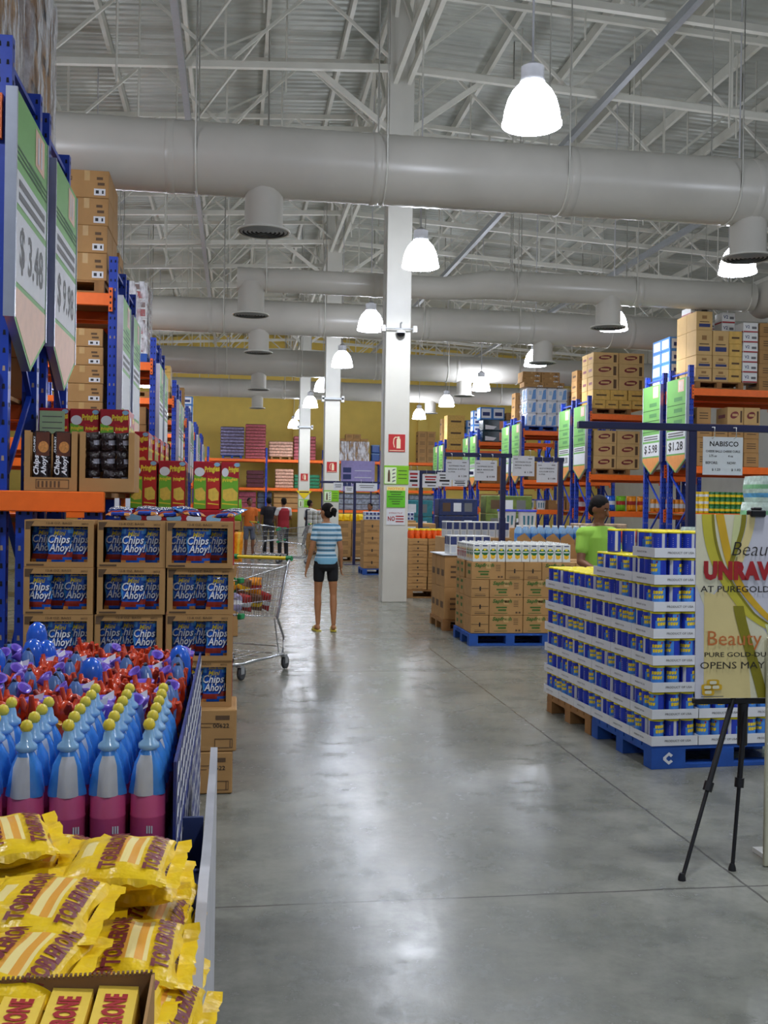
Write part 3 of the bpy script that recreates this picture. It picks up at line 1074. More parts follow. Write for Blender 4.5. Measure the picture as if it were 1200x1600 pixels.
# ---- racks across the hall --------------------------------------------
X0 = RXE+0.13
PW.put((X0, 17.72, 3.78), 'wooden pallet under the tall tan stack on the first rack across the hall')
stack(X0+0.02, 17.74, 3.78+PZ, 2, 2, 2, 0.31, 0.42, 0.24, 6, 'tall stack, first rack', color='tan')
stack(X0+0.02, 17.74, 3.78+PZ+0.48, 2, 2, 1, 0.31, 0.42, 0.46, 6, 'tall carton of the first rack stack', color='tan')
stack(X0+0.02, 17.74, 3.78+PZ+0.94, 1, 2, 1, 0.31, 0.42, 0.34, 6, 'topmost on the tan stack of the first rack', color='tan')
stack(X0+0.02, 18.0, 3.78+PZ+1.28, 1, 1, 1, 0.36, 0.4, 0.13, 3, 'lying on top of the tan stack beside the duct', color='white and red')
stack(X0+0.34, 18.38, 3.78+PZ+0.94, 1, 1, 2, 0.36, 0.3, 0.13, 3, 'on the back of the tan stack, second column', color='white and red')
stack(X0+0.66, 17.74, 3.78+PZ, 1, 1, 4, 0.25, 0.42, 0.235, 8, 'narrow column beside the white and red cartons', color='golden')
stack(X0+0.66, 18.05, 3.78+PZ+0.94, 1, 1, 2, 0.26, 0.3, 0.2, 3, 'behind the narrow golden column, near the duct', color='white and red')
stack(X0+0.93, 17.74, 3.78+PZ, 1, 1, 6, 0.29, 0.42, 0.185, 3, 'tall column on the first rack', color='white and red')
stack(X0+1.26, 17.74, 3.78, 1, 1, 5, 0.4, 0.5, 0.25, 9, 'beside the tall white and red column')
# second half of first rack: blue cases
PB.put((X0, 18.88, 3.78), 'blue pallet under the blue cases behind the tan stack')
stack(X0+0.02, 18.9, 3.78+PZ, 1, 2, 4, 0.42, 0.4, 0.25, 4, 'far half of the first rack', 'case', 'drink_case', color='blue and white')
# middle level of first rack
stack(X0+0.06, 17.72, 2.36, 4, 1, 3, 0.29, 0.5, 0.26, 9, 'on the middle shelf behind the hanging white notice')
stack(X0+0.06, 17.75, 3.14, 1, 1, 1, 0.27, 0.45, 0.3, 9, 'alone on top beside the price board, first rack middle shelf')
stack(X0+0.66, 17.75, 3.14, 2, 1, 1, 0.31, 0.45, 0.32, 1, 'above the hanging white notice on the middle shelf', color='tan')
# second rack
PW.put((X0, 23.12, 3.78), 'wooden pallet under the oval-printed cartons on the second rack')
stack(X0, 23.14, 3.78+PZ, 4, 2, 1, 0.31, 0.38, 0.2, 8, 'low on the second rack', color='tan')
stack(X0, 23.14, 3.78+PZ+0.2, 3, 2, 1, 0.42, 0.38, 0.24, 8, 'lower part, second rack', color='tan')
stack(X0, 23.14, 3.78+PZ+0.44, 2, 2, 2, 0.62, 0.38, 0.31, 1, 'oval-printed, upper part, second rack', color='tan')
stack(X0, 23.14, 3.78+PZ+1.06, 2, 2, 1, 0.62, 0.38, 0.26, 1, 'oval-printed, top, second rack', color='tan')
PW.put((X0, 23.12, 2.36), 'wooden pallet under the oval-printed cartons on the middle shelf')
stack(X0+0.04, 23.14, 2.36+PZ, 2, 1, 3, 0.56, 0.4, 0.3, 1, 'oval-printed, middle shelf of the second rack', color='tan')
PW.put((X0, 24.28, 3.78), 'wooden pallet on the far half of the second rack')
stack(X0, 24.3, 3.78+PZ, 1, 1, 4, 0.4, 0.4, 0.26, 9, 'on the far half of the second rack')
# third rack: white and blue packs in film
PB.put((X0, 28.75, 3.78), 'blue pallet under the bright white and blue packs on the third rack')
b = MB(); b.cbox(-0.15, 0.15, -0.14, 0.14, 0.0, 0.37, bright_white, 0.03)
for (o, u) in ((Vector((0, -0.1415, 0)), UX), (Vector((-0.1515, 0, 0)), -UY)):
    b.poly([(-0.02, 0.03), (0.11, 0.05), (0.11, 0.33), (0.03, 0.3)], o, u, UZ, K('pack_blue', (72, 150, 224), 0.4, var=0.05))
    b.poly([(-0.1, 0.16), (-0.02, 0.16), (-0.02, 0.28), (-0.1, 0.28)], o, u, UZ, K('pack_pale', (176, 206, 236), 0.4, var=0))
tp = b.data('tissue_pack')
for k in range(3):
    for j in range(2):
        for i in range(4):
            o = inst('tissue_pack', tp, None, (X0+0.2+i*0.305, 28.95+j*0.29, 3.78+PZ+k*0.375))
            tag(o, 'white and blue pack, %s layer, %s row, %s column, in film on the third rack' % (ORD[k], ORD[j], ORD[i]), 'pack', 'white and blue packs in film')
wrapped(X0+0.03, X0+1.28, 28.78, 29.4, 3.78+PZ, 3.78+PZ+1.14, 'the white and blue packs', wrap_thin)
stack(X0-0.05, 28.8, 3.78+PZ+1.14, 2, 1, 1, 0.6, 0.5, 0.14, 0, 'lying flat on the white and blue packs')
stack(X0-0.1, 28.8, 3.78+PZ+1.28, 2, 1, 2, 0.55, 0.5, 0.15, 0, 'upper flat layers on the white and blue packs')
stack(X0+0.1, 28.75, 2.36, 2, 1, 1, 0.6, 0.5, 0.5, 2, 'on the middle shelf of the third rack')
stack(X0+1.4, 28.8, 3.78, 1, 1, 4, 0.5, 0.5, 0.3, 9, 'beyond the white and blue packs')
PW.put((X0, 29.9, 3.78), 'wooden pallet on the far half of the third rack')
stack(X0, 29.92, 3.78+PZ, 1, 1, 4, 0.5, 0.4, 0.27, 9, 'on the far half of the third rack')
# fourth rack: dark glossy cartons
dk_m = K('dark_teal_carton', (30, 52, 62), 0.2, var=0.5, scale=8)
b = MB(); b.cbox(-0.38, 0.38, -0.3, 0.3, 0, 0.38, dk_m, 0.02)
b.poly([(-0.3, 0.05), (0.0, 0.05), (0.1, 0.15), (-0.3, 0.2)], (0, -0.3015, 0), UX, UZ, white_m)
b.poly([(0.2, 0.05), (0.36, 0.05), (0.36, 0.33), (0.2, 0.33)], (0, -0.3015, 0), UX, UZ, K('salmon_panel', (226, 150, 120), 0.5, var=0))
dkm = b.data('dark_carton')
for k in range(2):
    for i in range(2):
        tag(inst('dark_carton', dkm, None, (X0+0.45+i*0.78, 34.5, 3.78+k*0.385)), 'dark glossy carton with white print, %s layer, column %s on the fourth rack' % (ORD[k], NUM[i]), 'carton', 'dark glossy cartons')
stack(X0-0.02, 34.25, 3.78+0.77, 2, 1, 1, 0.42, 0.5, 0.42, 4, 'on top of the dark glossy cartons', 'case', 'drink_case', color='pale')
stack(X0+0.9, 34.25, 3.78+0.77, 1, 1, 1, 0.55, 0.5, 0.25, 9, 'on top of the dark cartons, far end')
stack(X0+0.05, 34.25, 2.36, 2, 1, 2, 0.5, 0.5, 0.3, 2, 'on the middle shelf of the fourth rack')
PW.put((X0, 35.35, 3.78), 'wooden pallet on the far half of the fourth rack')
stack(X0, 35.4, 3.78+PZ, 1, 1, 4, 0.4, 0.4, 0.26, 4, 'on the far half of the fourth rack', color='white and blue')
# fifth rack: golden cartons
stack(X0-0.02, 39.75, 3.78, 1, 1, 3, 0.7, 0.6, 0.46, 8, 'in the tall golden stack on the fifth rack', color='golden')
stack(X0+0.75, 39.75, 3.78, 1, 1, 4, 0.55, 0.5, 0.3, 4, 'beside the tall golden stack on the fifth rack', color='white and blue')
PW.put((X0, 40.9, 3.78), 'wooden pallet on the far half of the fifth rack')
stack(X0, 40.95, 3.78+PZ, 1, 1, 3, 0.5, 0.4, 0.4, 9, 'on the far half of the fifth rack')

# ---- back wall rack ----------------------------------------------------
sil = K('purple_silver_film', (126, 118, 150), 0.15, metal=0.3, var=0.4, scale=12, bump=0.4)
red_bag = K('red_white_bag', (176, 84, 92), 0.5, var=0.3, scale=12)
pink_bag = K('pink_tan_bag', (214, 164, 140), 0.45, var=0.3, scale=12)


def layered(w, d, n, h, m, gap_m, name):
    b = MB()
    for k in range(n):
        b.cbox(-w/2, w/2, -d/2, d/2, k*h, (k+1)*h-0.012, m, 0.03)
        b.box(-w/2+0.02, w/2-0.02, -d/2+0.02, d/2-0.02, (k+1)*h-0.014, (k+1)*h+0.002, gap_m)
    return b.data(name)


def load_on(x, y, z, w, d, n, h, m, label, name='bag_load', pm=None):
    if pm is not None:
        pm.put((x-0.48, y-0.42, z), 'pallet under the %s' % label)
        z += PZ
    o = inst(name, layered(w, d, n, h, m, ink_soft, name), None, (x, y, z))
    return tag(o, label, 'load')


YB = 49.45
for (x0, x1, y0, y1, m, n, lab, p) in ((344, 382, 667, 711, sil, 9, 'purple silver film-wrapped bag load on the back wall rack', PB),
                                       (383, 416, 663, 713, red_bag, 11, 'tall red bag load beside the purple wrapped load', None),
                                       (420, 458, 690, 714, pink_bag, 5, 'low pink and tan bag load on the back wall rack', PW),
                                       (459, 494, 682, 717, red_bag, 7, 'red and white bag load partly behind the third column', None)):
    a, c = atY(x0, y1, 49.0), atY(x1, y0, 49.0)
    zb = 3.66+(PZ if p else 0)
    load_on((a.x+c.x)/2, YB, 3.66, c.x-a.x, 0.8, n, (c.z-zb)/n, m, lab, pm=p)
for (x0, x1, y0, y1, m, n, lab) in ((352, 374, 732, 762, K('white_tray', (200, 200, 206), 0.4, var=0.2), 6, 'white tray stack on the middle shelf of the back rack'),
                                    (385, 413, 735, 763, K('dark_red_stock', (84, 30, 44), 0.5, var=0.4), 4, 'dark red stock on the middle shelf of the back rack'),
                                    (430, 459, 733, 764, pink_bag, 6, 'wrapped pinkish load on the middle shelf of the back rack'),
                                    (460, 500, 742, 766, K('green_stock', (40, 130, 90), 0.4, var=0.3), 4, 'green packs on the middle shelf of the back rack')):
    a, c = atY(x0, y1, 49.0), atY(x1, y0, 49.0)
    load_on((a.x+c.x)/2, YB, 2.3, c.x-a.x, 0.7, n, (c.z-2.3)/n, m, lab)
for (x0, x1, m, lab) in ((355, 400, K('pink_red_stock', (150, 66, 84), 0.5, var=0.4, scale=10), 'pink red packs on the lowest shelf of the back rack'), (402, 425, K('mixed_dark_stock', (70, 74, 88), 0.5, var=0.5, scale=10), 'dark packs on the lowest shelf of the back rack'),
                         (427, 472, carton_m, 'brown cartons on the lowest shelf of the back rack'), (640, 690, K('mixed_grey', (120, 130, 140), 0.5, var=0.5, scale=6), 'grey stock at the far end of the back rack'),
                         (520, 600, K('mixed_silver', (130, 136, 148), 0.4, var=0.5, scale=9), 'silver packs on the lowest shelf behind the second column')):
    a, c = atY(x0, 790, 49.0), atY(x1, 775, 49.0)
    load_on((a.x+c.x)/2, YB, 1.3, c.x-a.x, 0.7, 3, 0.27, m, lab)
a = atY(527, 720, 49)
stack(a.x, 49.05, 3.66, 4, 1, 3, 0.36, 0.6, 0.36, 9, 'brown heap on the back wall rack')
stack(a.x+0.4, 49.05, 3.66+1.08, 2, 1, 1, 0.36, 0.5, 0.22, 9, 'topmost on the brown heap at the back wall')
wrapped(a.x-0.01, a.x+1.52, 49.03, 49.68, 3.66, 4.6, 'the brown heap on the back wall rack')
a = atY(581, 722, 49)
for k in range(2):
    b = MB(); b.cbox(0, 0.4, 0.1, 0.6, 0, 0.38, K('cooler_blue', (30, 78, 150), 0.4), 0.04); b.cbox(-0.01, 0.41, 0.09, 0.61, 0.33, 0.4, K('cooler_lid', (110, 140, 180), 0.4), 0.02)
    tag(b.build('cooler', None, (a.x, 49.05, 3.66+0.41*k)), 'blue cooler box, %s of two on the back wall rack' % ('lower', 'upper')[k], 'cooler', 'blue cooler boxes')
for i in range(3):
    b = MB(); b.lathe([(0.12, 0), (0.12, 1.1)], (black_m, white_pl, black_m)[i], 12)
    tag(b.build('roll', None, (a.x+0.86+i*0.26, 49.5, 3.66)), ('black upright roll beside the coolers', 'white upright roll between two black ones', 'black upright roll farther from the coolers')[i], 'roll', 'upright rolls')
a = atY(650, 722, 49)
stack(a.x+0.1, 49.05, 3.66, 2, 1, 4, 0.42, 0.6, 0.38, 9, 'on the back rack past the nearest column')

# ------------------------------------------------------------------ cookie bags and display cartons
def bag_mesh(w, h, t, base, bands, texts, name, n=11, crimp=0.012, seed=1):
    """pillow bag standing up: x = width, z = height, front towards -y.  bands: list of (test(u,v), material)"""
    rnd = random.Random(seed)
    b = MB()
    ph = [rnd.uniform(0, 6.28) for _ in range(6)]
    def bul(x, z):
        u, v = 2*x/w, 2*z/h-1
        e = max(0.0, 1-abs(u)**2.6)*max(0.0, 1-abs(v)**3.0)
        r = 0.06*math.sin(9*u+ph[0]+2*v)+0.05*math.sin(7*v+ph[1])+0.04*math.sin(13*u*v+ph[2])
        return t*0.5*(e**0.55)*(1+r)
    nz = n+4
    def P(i, k, s):
        v = k/nz
        x = -w/2+w*i/n
        z = h*v
        wob = 0.004*math.sin(11*v+ph[3])*(1 if i in (0, n) else 0)
        return (x*(1-0.03*math.sin(PI*v))+wob, s*bul(x, z)+(0.003*math.sin(14*x/w*2+ph[4]) if k in (0, nz) else 0), z)
    for s in (-1, 1):
        for k in range(nz):
            for i in range(n):
                q = [P(i, k, s), P(i+1, k, s), P(i+1, k+1, s), P(i, k+1, s)]
                if s > 0:
                    q.reverse()
                u, v = (i+0.5)/n*2-1, (k+0.5)/nz
                m = base
                for test, mm in bands:
                    if test(u, v):
                        m = mm
                b.face(q, m, True)
    for (body, x, z, size, m, it, wd, lift) in texts:
        b.text(body, (x, 0, z), UX, UZ, size, m, italic=it, bold=0.05 if lift < 0.003 and m is foil_navy else 0.02, width=wd,
               warp=lambda p, L=lift: Vector((p.x, -bul(max(-w/2, min(w/2, p.x)), max(0, min(h, p.z)))-L, p.z)))
    return b.data(name)


CB_W, CB_H = 0.128, 0.212
red_br = K('bag_red_brown', (150, 46, 34), 0.3, var=0.15, scale=40)


def chips_bag(seed, dx):
    lt = K('foil_light_blue', (74, 156, 230), 0.22, var=0.2, scale=30, coat=0.3)
    bands = [(lambda u, v: 0.15 < v-0.05*u < 0.28, red_br), (lambda u, v: v > 0.95, foil_navy), (lambda u, v: 0.8 < v < 0.95 and abs(u) > 0.55, lt), (lambda u, v: v < 0.05, foil_navy),
             (lambda u, v: 0.33 < v < 0.75 and abs(u) > 0.86, lt), (lambda u, v: v < 0.15 and u > 0.4, cookie_m), (lambda u, v: v < 0.12 and u < -0.55, cookie_m)]
    T = [('Mini', 0.0, CB_H*0.80, 0.034, print_yellow, True, 0.062, 0.0028), ('Snak-Saks', 0.012, CB_H*0.915, 0.016, print_yellow, True, 0.085, 0.0028),
         ('Chips', -0.001, CB_H*0.615-0.002, 0.062, foil_navy, True, 0.118, 0.0026), ('Ahoy!', 0.006, CB_H*0.405-0.002, 0.062, foil_navy, True, 0.118, 0.0026),
         ('Chips', -0.003, CB_H*0.62, 0.058, bright_white, True, 0.113, 0.0042), ('Ahoy!', 0.004, CB_H*0.41, 0.058, bright_white, True, 0.113, 0.0042)]
    return bag_mesh(CB_W, CB_H, 0.034, foil_blue, bands, T, 'cookie_bag', seed=seed)


chips_data = [chips_bag(s, 0) for s in (3, 8, 21)]


def display_carton():
    W, D, H = 0.352, 0.29, 0.248
    e = empty('display_carton')
    b = MB()
    t = 0.006
    b.box(-W/2, W/2, 0, D, 0, t, carton_m, top=carton_in)
    b.box(-W/2, W/2, 0, D, H-t, H-0.001, carton_m)
    b.box(-W/2, -W/2+t, 0, D, t, H-t, carton_m); b.box(W/2-t, W/2, 0, D, t, H-t, carton_m)
    b.box(-W/2+t, W/2-t, D-t, D, t, H-t, carton_in)
    b.build('body', e)
    f = MB()
    f.box(-W/2, W/2, -0.004, 0.0, 0, 0.027, carton_m); f.box(-W/2, W/2, -0.004, 0.0, H-0.034, H-0.001, carton_m)
    f.box(-W/2, -W/2+0.03, -0.004, 0.0, 0.027, H-0.034, carton_m); f.box(W/2-0.03, W/2, -0.004, 0.0, 0.027, H-0.034, carton_m)
    f.text('12-8 OZ. BAGS', (-0.0, -0.0055, H-0.017), UX, UZ, 0.016, ink_soft, width=0.13)
    f.text('00713', (W/2-0.045, -0.0055, H-0.02), UX, UZ, 0.014, ink_soft)
    f.poly([(-W/2+0.006, H-0.05), (-W/2+0.03, H-0.05), (-W/2+0.03, H-0.04), (-W/2+0.05, H-0.008), (-W/2+0.006, H-0.008)], (0, -0.0052, 0), UX, UZ, ink_soft)
    f.poly([(-W/2+0.012, 0.007), (-W/2+0.1, 0.007), (-W/2+0.1, 0.016), (-W/2+0.012, 0.016)], (0, -0.0055, 0), UX, UZ, ink_soft)
    f.build('window_panel', e)
    return e


DC = Kind(display_carton()); tag(DC.root, '', 'carton', 'cut-out cookie cartons in the aisle display')
CHX = [-0.907, -0.543, -0.18]
CHY = 5.57
CH0 = 0.452
LAY = ['lowest', 'second', 'third', 'top']
COLN = ['column by the blue post', 'middle column', 'column by the trolley']
bag_kinds = [Kind(inst('cookie_bag', d)) for d in chips_data]
for bk in bag_kinds:
    tag(bk.root, '', 'bag', 'blue cookie bags in the cut-out cartons')
for k in range(4):
    for c in range(3):
        ox, oy = random.uniform(-0.006, 0.006), random.uniform(-0.008, 0.008)
        DC.put((CHX[c]+ox, CHY+oy, CH0+0.249*k), 'cut-out brown display carton of blue cookie bags, %s layer, %s' % (LAY[k], COLN[c]))
        if k == 0 and c < 2:
            continue
        dx = random.uniform(-0.012, 0.012)
        order = random.sample((0, 1, 2), 3)
        for q in range(3):
            bag_kinds[(k+q+c) % 3].put((CHX[c]+ox+dx-0.092+q*0.092, CHY+oy+0.04+0.036*order[q], CH0+0.249*k+0.0085), 'blue cookie bag, %s place, in the %s layer carton, %s' % (('first', 'middle', 'last')[q], LAY[k], COLN[c]),
                                       rot=(random.uniform(-0.02, 0.02), random.uniform(-0.02, 0.02), random.uniform(-0.05, 0.05)))
# bags lying loose on top of the display
for q in range(5):
    x = -0.62+0.138*q
    bag_kinds[q % 3].put((x, CHY+0.1+0.03*(q % 3), CH0+0.249*4+0.026+0.006*(q % 2)), 'blue cookie bag lying loose on top of the display, %s along' % ORD[q], rot=(R(-80), random.uniform(-0.2, 0.2), random.uniform(-0.5, 0.5)), group='loose blue bags on top of the display')
# plain cartons under the display
b = MB(); W, D, H = 0.37, 0.38, 0.224
b.cbox(-W/2, W/2, 0, D, 0.001, H, carton_m, 0.006)
b.text('00622', (W*0.28, -0.0015, H*0.62), UX, UZ, 0.032, ink, width=0.085)
b.poly([(W*0.2, H*0.76), (W*0.4, H*0.76), (W*0.4, H*0.86), (W*0.2, H*0.86)], (0, -0.0015, 0), UX, UZ, ink_soft)
for (x0, x1, z0, z1) in ((0.07, 0.165, 0.02, 0.024), (0.07, 0.165, 0.066, 0.07), (0.07, 0.073, 0.02, 0.07), (0.162, 0.165, 0.02, 0.07), (0.15, 0.154, 0.02, 0.07), (-0.15, 0.1, 0.15, 0.153), (-0.15, 0.05, 0.13, 0.133)):
    b.poly([(x0, z0), (x1, z0), (x1, z1), (x0, z1)], (0, -0.0015, 0), UX, UZ, ink_soft)
pc = b.data('carton')
for k in range(2):
    for c in range(3):
        tag(inst('carton', pc, None, (-0.925+0.378*c+(0.01 if k else -0.008), 5.5, 0.002+0.225*k)), 'plain brown carton under the cookie display, %s layer, %s' % (('floor', 'upper')[k], COLN[c]), 'carton', 'plain cartons under the cookie display')

# ------------------------------------------------------------------ shelf with cookie boxes beside the rack end
sh = empty('end_shelf', (-0.72, 5.862, 0))
b = MB(); b.cbox(-1.1, 0.0, 0, 0.05, 1.485, 1.6, rack_orange, 0.006); b.build('beam', sh)
b = MB(); b.cbox(-0.515, 0.0, 1.12, 1.17, 1.485, 1.6, rack_orange, 0.006); b.build('beam', sh)
b = MB(); b.box(-0.515, 0.0, 0.05, 1.12, 1.57, 1.598, carton_dk); b.build('deck', sh)
um = upright_mesh(1.56)
for yy in (0.1, 1.05):
    inst('upright', um, sh, (-0.07, yy, 0)); inst('upright', um, sh, (-0.44, yy, 0))
tag(sh, 'low orange-edged end shelf carrying the dark cookie boxes', 'shelf')
for k in range(2):
    b = MB()
    b.poly([(-0.012, 0), (0.012, 0), (0.012, 0.11), (-0.012, 0.11)], (0, 0, 0), UX, UZ, white_m)
    b.box(-0.013, 0.013, 0.0005, 0.003, 0, 0.112, white_m)
    tag(b.build('price_tag', None, (-0.655+0.06*k, 5.9, 1.455)), 'pale shelf tag hanging past the orange shelf end, %s one' % ('inner', 'outer')[k], 'tag', 'shelf tags past the orange shelf end')


def open_case(w, h, d):
    e = empty('cookie_case'); t = 0.007
    b = MB()
    b.box(-w/2, w/2, 0, d, 0, t, carton_m); b.box(-w/2, -w/2+t, 0, d, t, h, carton_m); b.box(w/2-t, w/2, 0, d, t, h, carton_m); b.box(-w/2+t, w/2-t, d-t, d, t, h, carton_m)
    b.build('body', e)
    f = MB()
    f.box(-w/2, w/2, -0.005, 0, 0, 0.075, carton_m); f.box(-w/2, -w/2+0.032, -0.005, 0, 0.075, h, carton_m); f.box(w/2-0.032, w/2, -0.005, 0, 0.075, h, carton_m)
    f.build('window_panel', e)
    return e


e1 = open_case(0.285, 0.335, 0.3); e1.location = (-1.02, 5.93, 1.602)
tag(e1, 'brown cut-out case with two dark chunky cookie packs on the orange shelf', 'carton')
b = MB()
for k in range(6):
    b.box(-0.07+k*0.022, -0.06+k*0.022, -0.0065, -0.0052, 0.02, 0.055, ink_soft)
for q in ((-0.08, 0.1, 0.012, 0.016), (-0.08, 0.1, 0.06, 0.064), (-0.08, -0.076, 0.012, 0.064), (0.096, 0.1, 0.012, 0.064)):
    b.poly([(q[0], q[2]), (q[1], q[2]), (q[1], q[3]), (q[0], q[3])], (0, -0.006, 0), UX, UZ, ink_soft)
b.build('barcode_print', e1)
e2 = open_case(0.30, 0.335, 0.3); e2.location = (-0.715, 5.93, 1.602)
tag(e2, 'brown cut-out case heaped with shiny dark wrapped bags on the shelf end', 'carton')
choc_fb = K('chunky_pack_brown', (92, 46, 24), 0.3, var=0.25, scale=20, coat=0.3)
for k in range(2):
    b = MB(); b.cbox(-0.05, 0.05, 0, 0.05, 0, 0.325, foil_dark, 0.014)
    b.poly([(-0.028, 0.185), (0.045, 0.185), (0.045, 0.318), (-0.028, 0.318)], (0, -0.0012, 0), UX, UZ, choc_fb)
    vs = [(0.012+0.028*math.cos(2*PI*q/18), 0.235+0.032*math.sin(2*PI*q/18)) for q in range(18)]
    b.poly(vs, (0, -0.002, 0), UX, UZ, cookie_m)
    b.text('Chips', (-0.022, -0.003, 0.135), UZ, -UX, 0.038, bright_white, italic=True, bold=0.03, width=0.11)
    b.text('Ahoy!', (0.018, -0.003, 0.131), UZ, -UX, 0.038, bright_white, italic=True, bold=0.03, width=0.11)
    b.text('CHUNKY', (-0.036, -0.003, 0.25), UZ, -UX, 0.015, bright_white, bold=0.02, width=0.09)
    tag(b.build('cookie_pack', None, (-1.075+0.112*k, 5.94, 1.612)), 'dark chunky cookie pack in the cut-out case, %s' % ('beside the blue post', 'beside the shiny wrapped bags')[k], 'pack', 'dark chunky cookie packs')
db = bag_mesh(0.088, 0.118, 0.062, foil_dark, [(lambda u, v: 0.35 < v < 0.6 and u > 0.2, K('foil_grey_glint', (150, 150, 160), 0.2, var=0.4, scale=50))], [], 'wrapped_bag', n=9, seed=5)
DB = Kind(tag(inst('wrapped_bag', db), '', 'bag', 'shiny dark wrapped bags'))
for k in range(3):
    for c in range(3):
        DB.put((-0.80+c*0.085, 5.985+0.01*k, 1.612+0.105*k), 'shiny dark wrapped bag, %s layer, %s along, in the shelf-end case' % (ORD[k], ORD[c]), rot=(0.05, random.uniform(-0.15, 0.15), random.uniform(-0.2, 0.2)))
        if k == 2 and c < 2:
            DB.put((-0.77+c*0.11, 6.1, 1.612+0.21), 'shiny dark wrapped bag on top behind the others, %s of two' % ORD[c], rot=(-0.4, 0.3, 0.3))


# ------------------------------------------------------------------ crisp tube cases
crisp_red = K('crisp_red', (178, 24, 40), 0.4, var=0.06)
crisp_green = K('crisp_green', (122, 190, 50), 0.4, var=0.06)
crisp_can_red = K('crisp_can_red', (200, 44, 36), 0.4, var=0.06)
chip_y = K('chip_yellow', (244, 206, 84), 0.45, var=0.12, scale=40)
pale_blue = K('pale_blue_print', (150, 196, 226), 0.4, var=0)


def crisp_case(w, h, ncan, name='crisp_case'):
    e = empty(name); d = 0.36
    b = MB()
    b.cbox(-w/2, w/2, 0, d, 0.001, h, crisp_red, 0.005)
    cw = w/ncan
    zt = h*0.72
    for s, (o, u, W, nc) in enumerate(((Vector((0, -0.001, 0)), UX, w, ncan), (Vector((w/2+0.001, d/2, 0)), UY, d, 4))):
        n = UX if s else -UY
        c_w = W/nc
        for c in range(nc):
            x0 = -W/2+c*c_w+0.004; x1 = x0+c_w-0.008
            m = crisp_green if (c % 2 == 0) else crisp_can_red
            b.poly([(x0, 0.006), (x1, 0.006), (x1, zt-0.02), (x0, zt)], o, u, UZ, m)
            b.poly([(x0+0.008, h*0.24), (x0+0.03, h*0.18), (x1-0.006, h*0.2), (x1-0.003, h*0.36), (x0+c_w*0.6, h*0.46), (x0+0.008, h*0.42)], o+n*0.0006, u, UZ, chip_y)
            b.poly([(x0+0.004, h*0.12), (x1-0.004, h*0.1), (x1-0.004, h*0.12), (x0+0.004, h*0.145)], o+n*0.0006, u, UZ, print_yellow)
            b.text('Pringles', o+n*0.0008+u*((x0+x1)/2)+UZ*(h*0.62), u+UZ*0.12, UZ, 0.03, print_yellow, bold=0.05, width=c_w*0.82)
        b.text('Pringles', o+n*0.0008+u*(W*0.2)+UZ*(h*0.83), u+UZ*0.1, UZ, 0.052, print_yellow, bold=0.05, width=min(0.105, W*0.56))
        for (cx, cz, rx, rz, m) in ((-W*0.27, h*0.78, min(0.034, W*0.19), 0.03, bright_white), (W*0.38, h*0.94, 0.02, 0.014, pale_blue)):
            b.poly([(cx+rx*math.cos(2*PI*q/20), cz+rz*math.sin(2*PI*q/20)) for q in range(20)], o+n*0.0007, u, UZ, m)
    b.build('printed_case', e)
    return e


CC2 = Kind(tag(crisp_case(0.178, 0.325, 2), '', 'case', 'red cases of crisp tubes'))
# behind the cookie boxes on the end shelf
for q, x in enumerate((-1.125, -0.94, -0.755)):
    zz = 1.80
    CC2.put((x, 6.62 - (0.02 if q == 2 else 0), zz), 'red crisp tube case behind the dark cookie boxes, %s from the blue post' % ORD[q])
b = MB(); b.cbox(-0.28, 0.28, 0, 0.44, 0.001, 0.196, carton_m, 0.006); tag(b.build('carton', None, (-0.94, 6.56, 1.602)), 'low brown carton lifting the red crisp cases on the end shelf', 'carton')
b = MB(); b.poly([(-0.075, 0), (0.075, 0), (0.075, 0.14), (-0.075, 0.14)], (0, 0, 0), UX, UZ, K('pale_green_card', (176, 204, 160), 0.5, var=0.05)); b.box(-0.075, 0.075, 0.0005, 0.003, 0, 0.14, white_m)
for q in range(3):
    b.poly([(-0.06, 0.03+q*0.036), (0.06, 0.03+q*0.036), (0.06, 0.036+q*0.036), (-0.06, 0.036+q*0.036)], (0, -0.0008, 0), UX, UZ, ink_grey)
tag(b.build('card', None, (-1.13, 6.595, 1.965)), 'pale green ruled card in front of the first red crisp case', 'card')
# more cases stepping back behind (sides towards the aisle)
for q in range(4):
    CC2.put((-0.70+0.012*q, 7.42+0.42*q, 1.72), 'red and cream crisp case in the line running back, %s along' % ORD[q])
b = MB(); b.cbox(-0.2, 0.2, 0, 1.75, 0.0, 0.36, carton_m, 0.006); tag(b.build('carton', None, (-0.78, 7.38, 1.358)), 'long brown carton base under the receding red crisp cases', 'carton')
b = MB(); b.cbox(-0.22, 0.22, 0, 1.8, 0.0, 1.355, carton_dk, 0.006); tag(b.build('stock_box', None, (-0.78, 7.36, 0.001)), 'tall dark carton stock under the receding crisp cases', 'carton')
# red stand with crisp cases behind the cookie display
st = MB(); st.cbox(-0.36, 0.36, 0, 0.39, 0, 1.5, crisp_red, 0.01)
for q in range(5):
    st.poly([(-0.3+0.13*q+0.05*math.cos(2*PI*t/16), 1.44+0.03*math.sin(2*PI*t/16)) for t in range(16)], (0, -0.002, 0), UX, UZ, bright_white if q % 2 else pale_blue)
tag(st.build('display_stand', None, (-0.36, 6.95, 0.001)), 'red floor stand topped with crisp cases behind the cookie display', 'stand')
for q, x in enumerate((-0.61, -0.42, -0.19)):
    CC2.put((x, 7.0, 1.502), 'red crisp tube case on the red stand, %s from the orange shelf' % ORD[q])
CC3 = crisp_case(0.12, 0.325, 1); tag(CC3, 'narrow red crisp tube case on the red stand end near the trolley', 'case', 'red cases of crisp tubes'); CC3.location = (-0.035, 7.0, 1.502)
